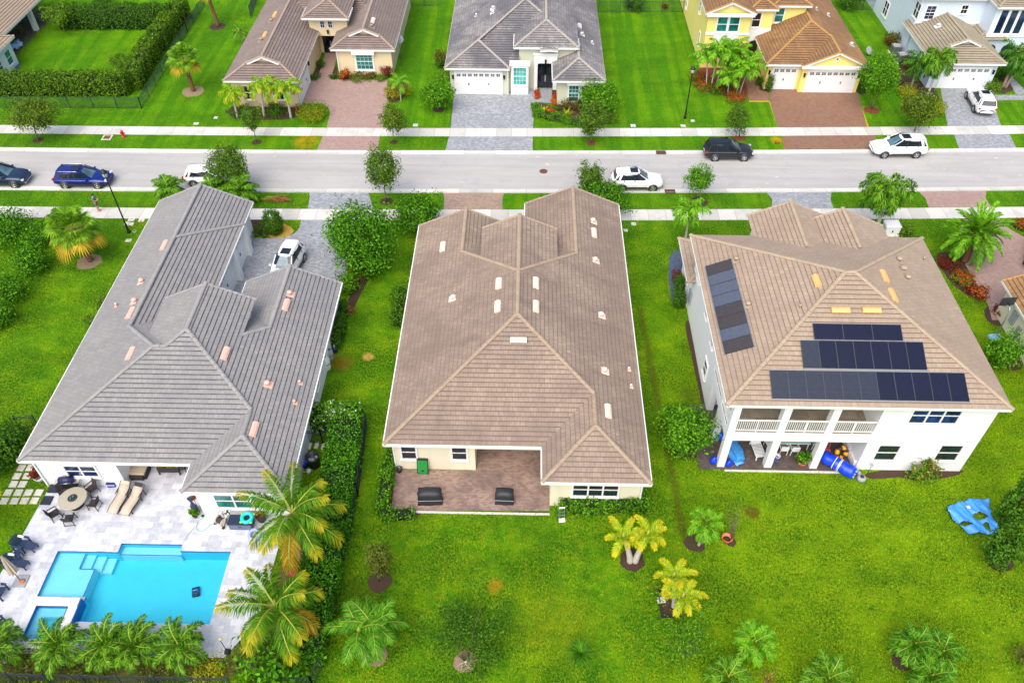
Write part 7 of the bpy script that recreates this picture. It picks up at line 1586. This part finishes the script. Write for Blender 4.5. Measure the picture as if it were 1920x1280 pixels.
def adirondack(label,px_,py_,rz,foot=True):
    x,y=G(px_,py_); t=thing('adirondack_chair',label,'chair',(x,y,Z),rz,'navy slatted chairs along the left edge of the deck')   # faces +x
    for i in range(6): b=MB(); yy=-.25+.1*i; b.bar((-.2,yy,.28),(.32,yy,.40),.085,.022); b.build('seat_slat',M['navy_plastic'],t)
    for i in range(6): b=MB(); yy=-.25+.1*i; h=.62-.9*(yy)**2; b.bar((-.2,yy,.27),(-.2-.42*h,yy*1.15,.27+h),.09,.022); b.build('back_slat',M['navy_plastic'],t)
    for sg in (1,-1):
        b=MB(); b.cbox((.0,sg*.36,.60),(.68,.14,.025)); b.build('armrest',M['navy_plastic'],t); b=MB(); b.bar((.3,sg*.34,0),(.3,sg*.34,.59),.03,.1); b.bar((-.35,sg*.34,0),(-.3,sg*.34,.59),.03,.08); b.bar((-.5,sg*.31,.05),(.3,sg*.31,.36),.03,.1); b.build('leg',M['navy_plastic'],t)
    if foot: b=MB(); b.cbox((.62,0,.36),(.52,.5,.03),0,0,.12); b.bar((.8,-.2,0),(.8,-.2,.34),.05); b.bar((.8,.2,0),(.8,.2,.34),.05); b.build('footrest',M['navy_plastic'],t)
    b=MB(); b.cbox((-.08,.0,.0),(0,0,0)) if 0 else None
    cu=thing('towel','white rolled towel on the %s'%label.split(',')[0].replace('navy slatted chair','navy chair'),'towel',(x-.1*math.cos(rz)-.3*math.sin(rz),y-.1*math.sin(rz)+.3*math.cos(rz),Z+.615),rz,'white towels on the navy chairs'); b=MB(); b.tube([(-.18,0,.07),(0,.01,.075),(.18,0,.07)],[.07,.08,.07],10); b.build('roll',M['white_plastic'],cu)
adirondack('navy slatted chair farthest from the spa, with footrest',46,1026,-.18); adirondack('navy slatted chair beside the closed umbrella, with footrest',29,1060,-.12); adirondack('navy slatted chair cut by the left edge below the umbrella',3,1115,-.1,False); adirondack('navy slatted chair at the left edge level with the spa',-4,1175,-.1,False)
x,y=G(37,1046); t=thing('side_table','navy slatted side table between two navy chairs','table',(x,y,Z),-.15)
for i in range(4): b=MB(); b.cbox((-.18+.12*i,0,.45),(.11,.46,.025)); b.build('top_slat',M['navy_plastic'],t)
legs4(t,.36,.36,.44,.045,'navy_plastic')
x,y=G(40,1090); t=thing('garden_umbrella','closed beige garden umbrella leaning over the left deck edge','umbrella',(x,y,Z)); b=MB(); b.tube([(0,0,0),(-.15,.2,2.5)],.025,7); b.build('pole',M['wood'],t); b=MB(); prof=[]
V=[];F=[]
for i in range(7):
    s=i/6; c=Vector((-.15,.2,2.5))*(1-s*.62); 
    for j in range(16): a=2*PI*j/16; rr=(.04+.26*s**.8)*(1 if j%2 else .62); V.append(c+Vector((rr*math.cos(a),rr*math.sin(a),0)))
for i in range(6):
    for j in range(16): F.append((i*16+j,i*16+(j+1)%16,(i+1)*16+(j+1)%16,(i+1)*16+j))
b.mesh(V,F); b.build('canopy',M['cushion'],t); b=MB(); b.cbox((0,0,.04),(.75,.75,.08)); b.build('base',M['grey_plastic'],t,bevel=.02); b=MB(); b.lathe([(.16,.085),(.17,.12),(.08,.12)],(.12,-.05,0),12); b.build('collar',M['terracotta'],t)
x,y=G(368,1110,-.9); t=thing('pool_robot','dark blue pool cleaning robot on the pool floor','pool robot',(x,y,-.94),.3); b=MB(); b.cbox((0,0,.16),(.42,.36,.16)); b.build('body',plain('robot_blue',sr(20,60,120),.4,.15,6.),t,bevel=.04)
for sg in (1,-1): b=MB(); b.tube([(-.2,sg*.2,.1),(.2,sg*.2,.1)],.1,10); b.build('track',M['black_plastic'],t)
b=MB(); b.tube([(-.12,0,.24),(-.1,0,.32),(.1,0,.32),(.12,0,.24)],.02,6); b.build('handle',M['white_plastic'],t)
x,y=G(427,1222); t=thing('path_lamp','thin black post lamp with yellow head at the deck corner','lamp',(x,y,0)); b=MB(); b.tube([(0,0,.2),(-.1,.06,1.45)],.022,6); b.build('post',M['black_metal'],t); b=MB(); b.ball((-.04,.06,1.47),.08,9,6,.7); b.build('head',plain('yellow_head',sr(206,190,40),.4,.1,6.),t); b=MB(); b.cbox((0,0,.12),(.3,.3,.24),0,0,0,.7); b.build('base',M['black_plastic'],t)
x,y=G(553,1076); t=thing('beach_ball','pink ball lying between the two coconut palms','ball',(x,y,.26)); b=MB(); b.ball((0,0,0),.26,14,9); b.build('ball',plain('pink_vinyl',sr(232,40,110),.3,.08,4.),t); b=MB(); b.lathe([(.05,.255),(.03,.268)],(0,0,0),8); b.build('valve_cap',M['white_plastic'],t)
x,y=G(590,872); t=thing('bin','black open topped bin beside the narrow stepping stones','bin',(x,y,0)); b=MB(); b.lathe([(.36,0),(.42,.9),(.45,.92),(.45,.96),(.39,.96),(.36,.6),(.01,.6)],(0,0,0),20); b.build('tub',M['black_plastic'],t); b=MB()
for i in range(7): b.ball((random.uniform(-.22,.22),random.uniform(-.22,.22),.72),.12,7,5)
b.build('contents',M['grey_plastic'],t)
x,y=G(572,874); t=thing('bucket','blue tub beside the black bin','bucket',(x,y,0)); b=MB(); b.lathe([(.2,0),(.24,.4),(.26,.4),(.26,.43),(.22,.43),(.2,.2),(.01,.2)],(0,0,0),14); b.build('tub',M['vinyl_blue'],t); b=MB(); b.tube([(-.25,0,.41),(0,.05,.6),(.25,0,.41)],.012,6); b.build('handle',M['white_plastic'],t)
x,y=G(580,886); t=thing('watering_can','pale watering can below the black bin','watering can',(x,y,0),.4); b=MB(); b.lathe([(.14,0),(.15,.28),(.08,.34)],(0,0,0),14); b.build('body',M['white_pot'],t); b=MB(); b.tube([(-.12,0,.1),(-.38,0,.36)],.02,7); b.build('spout',M['white_pot'],t); b=MB(); b.tube([(.12,0,.08),(.25,0,.2),(.1,0,.36),(-.05,0,.36)],.014,6); b.build('handle',M['white_pot'],t)
# ------------------------------------------------------------------ brick patio
x,y=G(793,889); t=thing('game_board','green bean bag game board leaning on the cream wall','game board',(x,y,Z),-.05); mm=Matrix.Translation((0,0,.02))@Matrix.Rotation(R(77),4,'X')@Matrix.Scale(1.18,4); b=MB(); b.box(-.30,.30,0,1.05,-.06,0,mm); b.build('frame',M['black_plastic'],t); b=MB(); b.box(-.26,.26,.05,.93,0,.012,mm); b.build('face',plain('board_green',sr(24,140,56),.6,.12,6.),t); b=MB(); b.lathe([(.08,.012),(.08,.016)],(0,.24,0),14,mm); b.lathe([(.03,.012),(.03,.016)],(-.1,.72,0),10,mm); b.lathe([(.03,.012),(.03,.016)],(.1,.72,0),10,mm); b.build('holes',M['dark_void'],t)
x,y=G(749,884); t=thing('bucket','small black bucket at the corner of the cream wall','bucket',(x,y,Z)); b=MB(); b.lathe([(.15,0),(.2,.32),(.22,.33),(.18,.33),(.15,.1),(.01,.1)],(0,0,0),14); b.build('tub',M['black_plastic'],t); b=MB(); b.tube([(-.2,0,.31),(0,.04,.46),(.2,0,.31)],.012,6); b.build('handle',M['grey_metal'],t)
x,y=G(1053,972); t=thing('hand_cart','folding hand cart standing in front of the window hedge','cart',(x,y,0),.1); b=MB(); b.bar((-.17,0,.06),(-.17,.15,.95),.03); b.bar((.17,0,.06),(.17,.15,.95),.03); b.bar((-.17,.15,.95),(.17,.15,.95),.03)
for z in (.3,.55): b.bar((-.17,z*.16,z),(.17,z*.16,z),.025)
b.build('frame',M['grey_metal'],t); b=MB(); b.box(-.2,.2,-.28,0,.04,.06); b.build('plate',M['white_plastic'],t); b=MB(); b.cbox((0,.13,.98),(.36,.06,.1)); b.build('grip',M['white_plastic'],t)
for sx in (-.22,.22): b=MB(); b.lathe([(.09,-.025),(.09,.025)],(0,0,0),12,Matrix.Translation((sx,.05,.09))@Matrix.Rotation(PI/2,4,'Y')); b.build('wheel',M['rubber'],t)
x,y=G(1210,945); t=thing('splash_block','small brown splash block at the corner under the downpipe','splash block',(x,y,0)); b=MB(); b.box(-.28,.28,-.12,.12,0,.05); b.build('tray',M['wood'],t); b=MB(); b.box(-.28,.28,-.12,-.09,.05,.1); b.box(-.28,.28,.09,.12,.05,.1); b.build('sides',M['wood'],t)
# ------------------------------------------------------------------ terrace of the two-storey house
def cloth(name,label,outline,h,mat,seed,fold=.14,cat='tarp',hole=None,z=.03):
    "rumpled sheet over an outline on the ground"
    rnd=random.Random(seed); P_=[Vector((*G(*p),0)) for p in outline]; c=sum(P_,Vector())/len(P_); t=thing(name,label,cat,(c.x,c.y,z))
    xs=[p.x for p in P_];ys=[p.y for p in P_]; st_=.07
    def inside(x,y):
        k=False;n=len(P_)
        for i in range(n):
            a,b_=P_[i],P_[(i+1)%n]
            if (a.y>y)!=(b_.y>y) and x<(b_.x-a.x)*(y-a.y)/(b_.y-a.y)+a.x: k=not k
        return k
    dirs=[(math.cos(q_),math.sin(q_),rnd.uniform(0,6),rnd.uniform(2.,5.5)) for q_ in [rnd.uniform(.2,1.5) for _ in range(6)]]
    nx=int((max(xs)-min(xs))/st_)+1; ny=int((max(ys)-min(ys))/st_)+1; idx={};V=[]
    for i in range(nx+1):
        for j in range(ny+1):
            x=min(xs)+i*st_; y=min(ys)+j*st_
            zz=.02+h*sum((1-abs(math.sin(d[3]*(d[0]*x+d[1]*y)+d[2]+.5*math.sin(1.7*x+d[2])))**.5) for d in dirs)/len(dirs)*1.5
            idx[i,j]=len(V); V.append((x-c.x,y-c.y,zz))
    F=[]
    for i in range(nx):
        for j in range(ny):
            x=min(xs)+(i+.5)*st_; y=min(ys)+(j+.5)*st_
            if inside(x,y) and not (hole and any(math.hypot((x-hx)/ra,(y-hy)/rb)<1 for hx,hy,ra,rb in hole)): F.append((idx[i,j],idx[i+1,j],idx[i+1,j+1],idx[i,j+1]))
    b=MB(); b.mesh(V,F,True); ob=b.build('sheet',mat,t); md=ob.modifiers.new('th','SOLIDIFY'); md.thickness=.012; return t,c
h1=G(1836,970);h2=G(1808,985);h3=G(1848,990)
t,c=cloth('tarpaulin','crumpled light blue tarp with torn holes lying on the lawn',[(1772,954),(1790,946),(1824,937),(1852,938),(1853,950),(1858,968),(1868,990),(1873,1003),(1846,1003),(1812,1002),(1803,990),(1785,978)],.5,M['tarp_blue'],4,hole=[(h1[0],h1[1],.42,.22),(h2[0],h2[1],.4,.12),(h3[0],h3[1],.16,.3)])
b=MB(); x,y=G(1812,956); b.cbox((x-c.x,y-c.y,.30),(.22,.2,.012),.3); b.build('label_patch',M['white_plastic'],t)
t,c=cloth('tarpaulin','blue tarp draped over a long bundle on the terrace behind the corner column',[(1366,830),(1378,829),(1388,838),(1395,858),(1394,873),(1380,876),(1371,866),(1362,850)],.45,M['tarp_blue'],9)
b=MB(); b.cbox((0,.1,.2),(.45,1.3,.3),.25); b.build('bundle',M['tarp_blue'],t,bevel=.08)
for lab,a,c_,r in (('blue sack outside the left corner column',1338,866,.3),('blue sack just inside the corner column',1366,871,.26),('blue sack against the side wall of the terrace',1350,822,.32)):
    x,y=G(a,c_); t=thing('sack',lab,'sack',(x,y,.03),random.random(),'blue sacks around the terrace'); b=MB(); b.lathe([(r*.9,0),(r*1.05,r*.5),(r*.9,r*1.1),(r*.45,r*1.5),(r*.3,r*1.7)],(0,0,0),11,sx=1.,sy=.8); b.build('bag',M['vinyl_blue'],t); b=MB(); b.lathe([(r*.34,r*1.48),(r*.34,r*1.55)],(0,0,0),10); b.build('tie',M['white_plastic'],t)
x,y=G(1418,845); t=thing('sun_lounger','white sun lounger on the terrace between the first two columns','sun lounger',(x,y,.03),.12); b=MB(); b.box(-.33,.33,-.75,.25,.32,.37); b.build('seat',M['white_plastic'],t); b=MB(); b.cbox((0,.6,.5),(.66,.8,.05),0,.5); b.build('backrest',M['white_plastic'],t); legs4(t,.56,1.3,.32,.06,'white_plastic','leg',0,-.1); b=MB()
for i in range(9): b.box(-.3,.3,-.7+i*.11,-.66+i*.11,.37,.378)
b.build('slats',M['grey_plastic'],t)
def wht(label,px_,py_,rz):
    x,y=G(px_,py_); t=thing('white_chair',label,'chair',(x,y,.03),rz,'white chairs on the terrace'); b=MB(); b.box(-.24,.24,-.24,.24,.42,.46); b.build('seat',M['grey_plastic'],t); b=MB(); b.box(-.27,-.23,-.24,.24,.46,.88); b.build('backrest',M['white_plastic'],t); legs4(t,.46,.46,.42,.04,'white_plastic')
    for sg in (1,-1): b=MB(); b.bar((-.25,sg*.26,.64),(.25,sg*.26,.64),.045,.03); b.bar((.23,sg*.26,.64),(.23,sg*.26,.44),.035); b.build('armrest',M['white_plastic'],t)
wht('white chair at the front left of the glass topped table',1466,848,PI/2); wht('white chair at the front right of the glass topped table',1486,849,PI/2); wht('white chair behind the second column',1440,838,0.2); wht('white chair at the right end of the glass topped table',1526,838,PI)
x,y=G(1482,834); t=thing('glass_table','white table with pale green glass top on the terrace','table',(x,y,.03)); b=MB(); b.box(-1.05,1.05,-.45,.45,.70,.72); b.build('top',plain('pale_green_glass',sr(150,200,186),.1,.06,4.),t); legs4(t,1.9,.75,.7,.06,'white_plastic'); b=MB(); b.bar((-1.05,-.45,.68),(1.05,-.45,.68),.04); b.bar((-1.05,.45,.68),(1.05,.45,.68),.04); b.build('frame',M['white_plastic'],t)
pot('terracotta pot with bushy green plant on the terrace',1502,872,.3,.42,'terracotta','lf_bright',.42,.75,26,lf=.17)
x,y=G(1455,862); t=thing('bucket','white bucket with blue and red label beside the second column','bucket',(x,y,.03)); b=MB(); b.lathe([(.14,0),(.18,.42),(.19,.42),(.19,.45),(.16,.45),(.14,.2),(.01,.2)],(0,0,0),14); b.build('tub',M['white_plastic'],t); b=MB(); b.lathe([(.158,.08),(.168,.24)],(0,0,0),14); b.build('band',M['vinyl_blue'],t); b=MB(); b.tube([(-.18,0,.42),(0,.04,.55),(.18,0,.42)],.01,6); b.build('handle',M['black_metal'],t)
# rolled inflatable
p0=Vector((*G(1545,865),0));p1=Vector((*G(1592,892),0)); d=(p1-p0); L=d.length; t=thing('rolled_inflatable','royal blue rolled inflatable strapped up half on the grass','rolled inflatable',((p0.x+p1.x)/2,(p0.y+p1.y)/2,.03),math.atan2(d.y,d.x)); b=MB(); n=14
b.tube([(-L/2-.25+ (L+.5)*i/n,.03*math.sin(i*1.7),.42+.02*math.sin(i*2.3)) for i in range(n+1)],[.30]+[.42+.025*math.sin(i*2.9) for i in range(1,n)]+[.32],16); b.build('roll',M['vinyl_blue'],t)
for xx in (-.25,.05,.12): b=MB(); b.lathe([(.455,-.02),(.455,.02)],(0,0,0),18,Matrix.Translation((xx,0,.42))@Matrix.Rotation(PI/2,4,'Y')); b.build('strap',M['white_plastic'],t)
b=MB()
for i in range(8): a=i*.8; b.ball((L/2+.26,.26*math.cos(a),.42+.26*math.sin(a)),.07,7,5)
b.build('end_folds',M['grey_plastic'],t)
x,y=G(1606,899); x+=.25; t=thing('air_blower','grey air blower on the grass at the end of the blue roll','blower',(x,y,0),.2); b=MB(); b.lathe([(.2,0),(.28,.1),(.28,.26),(.2,.34),(.05,.36)],(0,0,0),16); b.build('housing',M['grey_plastic'],t); b=MB(); b.tube([(0,.2,.16),(.02,.5,.2)],.13,12); b.build('nozzle',M['grey_plastic'],t); b=MB(); b.lathe([(.13,.358),(.13,.366),(.02,.366)],(0,0,0),14); b.build('intake',M['dark_void'],t); b=MB(); b.tube([(-.15,-.1,.32),(0,0,.5),(.15,.1,.32)],.02,6); b.build('handle',M['black_plastic'],t)
x,y=G(1574,856); t=thing('towable_tube','yellow and black inflatable tube standing behind the blue roll','inflatable tube',(x,y,.45),.3); mm=Matrix.Rotation(R(62),4,'X')
for k in range(8): b=MB(); b.tube([mm@Vector((.34*math.cos(PI/4*(k+j/4)),.34*math.sin(PI/4*(k+j/4)),0)) for j in range(5)],.15,10); b.build('segment',plain('orange_vinyl',sr(240,160,24),.35,.08,5.) if k%2 else M['black_plastic'],t)
x,y=G(1598,852); t=thing('outdoor_sofa','pale grey outdoor sofa on the right side of the terrace','sofa',(x,y,.03),.05); b=MB(); b.box(-.4,.4,-.95,.95,.05,.36); b.build('base',M['white_plastic'],t,bevel=.02); b=MB(); b.box(.32,.44,-.95,.95,.36,.8); b.build('backrest',M['white_plastic'],t,bevel=.03)
for sg in (1,-1): b=MB(); b.box(-.4,.44,sg*.95-.06,sg*.95+.06,.05,.62); b.build('arm',M['white_plastic'],t,bevel=.02); b=MB(); b.cbox((-.04,sg*.45,.44),(.7,.86,.16)); b.build('cushion',plain('pale_grey_cushion',sr(186,190,196),.9,.06,5.),t,bevel=.05); b=MB(); b.tube([(.22,sg*.45-.36,.66),(.22,sg*.45+.36,.66)],.17,12); b.build('bolster',plain('pale_grey_cushion',sr(186,190,196),.9,.06,5.),t)
x,y=G(1549,846); t=thing('toy_rack','pink and red wire rack leaning by the third column','rack',(x,y,.03),.2); b=MB(); rm=plain('coral_paint',sr(196,80,96),.5,.1,6.)
for sx in (-.18,.18): b.bar((sx,0,0),(sx,.25,1.3),.03)
for i in range(7): z=.15+i*.18; b.bar((-.18,z*.19,z),(.18,z*.19,z),.022)
b.build('frame',rm,t); b=MB(); b.cbox((0,-.05,.12),(.4,.3,.2)); b.build('bag',rm,t,bevel=.05)
x,y=G(1626,888); t=thing('path_lamp','thin dark post light in the bed below the white wall','lamp',(x,y,0)); b=MB(); b.tube([(0,0,0),(.02,0,.85)],.015,6); b.build('post',M['black_metal'],t); b=MB(); b.lathe([(.04,.85),(.1,.88),(.1,.92),(.03,.95)],(.02,0,0),12); b.build('head',M['grey_plastic'],t)
b=MB(); x,y=G(1590,757,3.6)
t=thing('pool_float','blue inflatable seat on the balcony floor','inflatable seat',(19.6,34.6,3.57),.3); b=MB(); b.tube([(.32*math.cos(2*PI*i/20),.32*math.sin(2*PI*i/20),.14) for i in range(20)],.14,9,closed=True); b.build('ring',plain('sky_vinyl',sr(20,120,210),.3,.08,4.),t); b=MB(); b.lathe([(.02,0),(.02,.03)],(.32,0,.28),8); b.build('valve',M['white_plastic'],t)
# ------------------------------------------------------------------ lawn things
x,y=G(1254,1132); t=thing('planter_box','dark open planter box with soil under the golden palm','planter',(x,y,0),.05); b=MB()
for a in ((-.55,.55,-.8,-.75),(-.55,.55,.75,.8),(-.55,-.5,-.75,.75),(.5,.55,-.75,.75)): b.box(*a,0,.3)
b.build('frame',M['black_plastic'],t); b=MB(); b.box(-.5,.5,-.75,.75,0,.16); b.build('soil',M['soil'],t)
x,y=G(1240,1124,.2); t=thing('paving_slab','pale grey slab lying in the dark planter box','slab',(x,y,.165),.1); b=MB(); b.cbox((0,0,.03),(.46,.36,.06)); b.build('slab',M['stone_slab'],t,bevel=.01)
x,y=G(1362,1012); t=thing('pot_ring','terracotta coloured pot lying open beside the staked sapling','pot',(x,y,0)); b=MB(); b.lathe([(.24,0),(.32,.28),(.34,.3),(.29,.3),(.24,.06),(.01,.06)],(0,0,0),18); b.build('pot',plain('coral_pot',sr(226,120,84),.6,.1,6.),t); b=MB(); b.lathe([(.24,.065),(.05,.08)],(0,0,0),14); b.build('soil',M['soil'],t)
x,y=G(872,1243); t=thing('cut_branches','pale cut branches lying in the mulch ring below the sparse sapling','branches',(x,y,.03)); b=MB()
for a,l in ((.3,.5),(1.2,.6),(2.2,.45),(3.4,.5),(4.1,.55),(5.3,.4)): b.tube([(0,0,.05),(l*.5*math.cos(a),l*.5*math.sin(a),.09),(l*math.cos(a+.25),l*math.sin(a+.25),.03)],[.035,.025,.01],6)
b.build('branches',M['pale_trunk'],t); b=MB(); b.lathe([(.08,0),(.07,.16)],(.05,.05,0),9); b.build('stump',M['pale_trunk'],t)
for lab,a,c_ in (('white planter left of the dark double front door',1013,160),('white planter right of the dark double front door',1035,160)): pot(lab,a,c_,.22,.55,'white_pot','lf_dark',.26,.4,10,z=.02,group='white planters at the front door')
# ------------------------------------------------------------------ porch of the far left house
x,y=G(30,63); t=thing('porch_table','dark wooden table under the far left porch','table',(x,y,0),.2); b=MB(); b.box(-.9,.9,-.5,.5,.70,.75); b.build('top',M['wood'],t); legs4(t,1.6,.8,.7,.08,'wood')
t,c=cloth('blanket','pale blue crumpled cover on the ground before the far left porch',[(18,91),(34,76),(44,84),(42,90),(26,98)],.5,plain('pale_blue_fabric',sr(170,204,232),.7,.06,5.),3,cat='cover'); b=MB(); b.cbox((0,0,.2),(1.2,.6,.3),.5); b.build('bundle',plain('pale_blue_fabric',sr(170,204,232),.7,.06,5.),t,bevel=.06)
x,y=G(14,86); t=thing('white_chair','white metal chair at the edge of the far left porch','chair',(x,y,0),.4); b=MB(); b.box(-.25,.25,-.25,.25,.42,.46); b.build('seat',M['white_plastic'],t); b=MB(); b.tube([(-.25,-.24,.46),(-.32,-.2,.95),(-.32,.2,.95),(-.25,.24,.46)],.02,6); b.build('backrest',M['white_plastic'],t); legs4(t,.46,.46,.42,.04,'white_plastic')
x,y=G(20,103); t=thing('straw_bag','yellow tan sack beside the pale blue cover','sack',(x,y,0)); b=MB(); b.lathe([(.3,0),(.36,.25),(.3,.45),(.12,.6)],(0,0,0),10,sy=.7); b.build('bag',M['gold_vent'],t); b=MB(); b.lathe([(.13,.58),(.16,.68)],(0,0,0),9); b.build('neck',M['gold_vent'],t)
st('porch_floor',sheet([(-66,84.9),(-57.6,84.9),(-57.6,98),(-66,98)],.02),M['porch_paver'])
# ------------------------------------------------------------------ daylight: bright overcast
w=bpy.data.worlds.new('World'); sc.world=w; w.use_nodes=True; nt=w.node_tree
sky=nt.nodes.new('ShaderNodeTexSky'); sky.sky_type='NISHITA'; sky.sun_disc=False; sky.sun_elevation=R(54); sky.sun_rotation=R(200); sky.air_density=1.0; sky.dust_density=4.0; sky.ozone_density=1.0
bg=nt.nodes['Background']; bg.inputs['Strength'].default_value=.15; nt.links.new(sky.outputs[0],bg.inputs['Color'])
sl=bpy.data.lights.new('sun','SUN'); sl.energy=1.9; sl.angle=R(75); sl.color=(1,.96,.9); so=bpy.data.objects.new('sun',sl); col.objects.link(so)
el,azm=R(54),R(200); so.rotation_euler=(PI/2-el,0,PI-azm)
sc.view_settings.view_transform='Standard'; sc.view_settings.look='None'; sc.view_settings.exposure=.62; sc.view_settings.gamma=1; sc.view_settings.use_curve_mapping=False
sc.cycles.max_bounces=6; sc.cycles.transparent_max_bounces=8
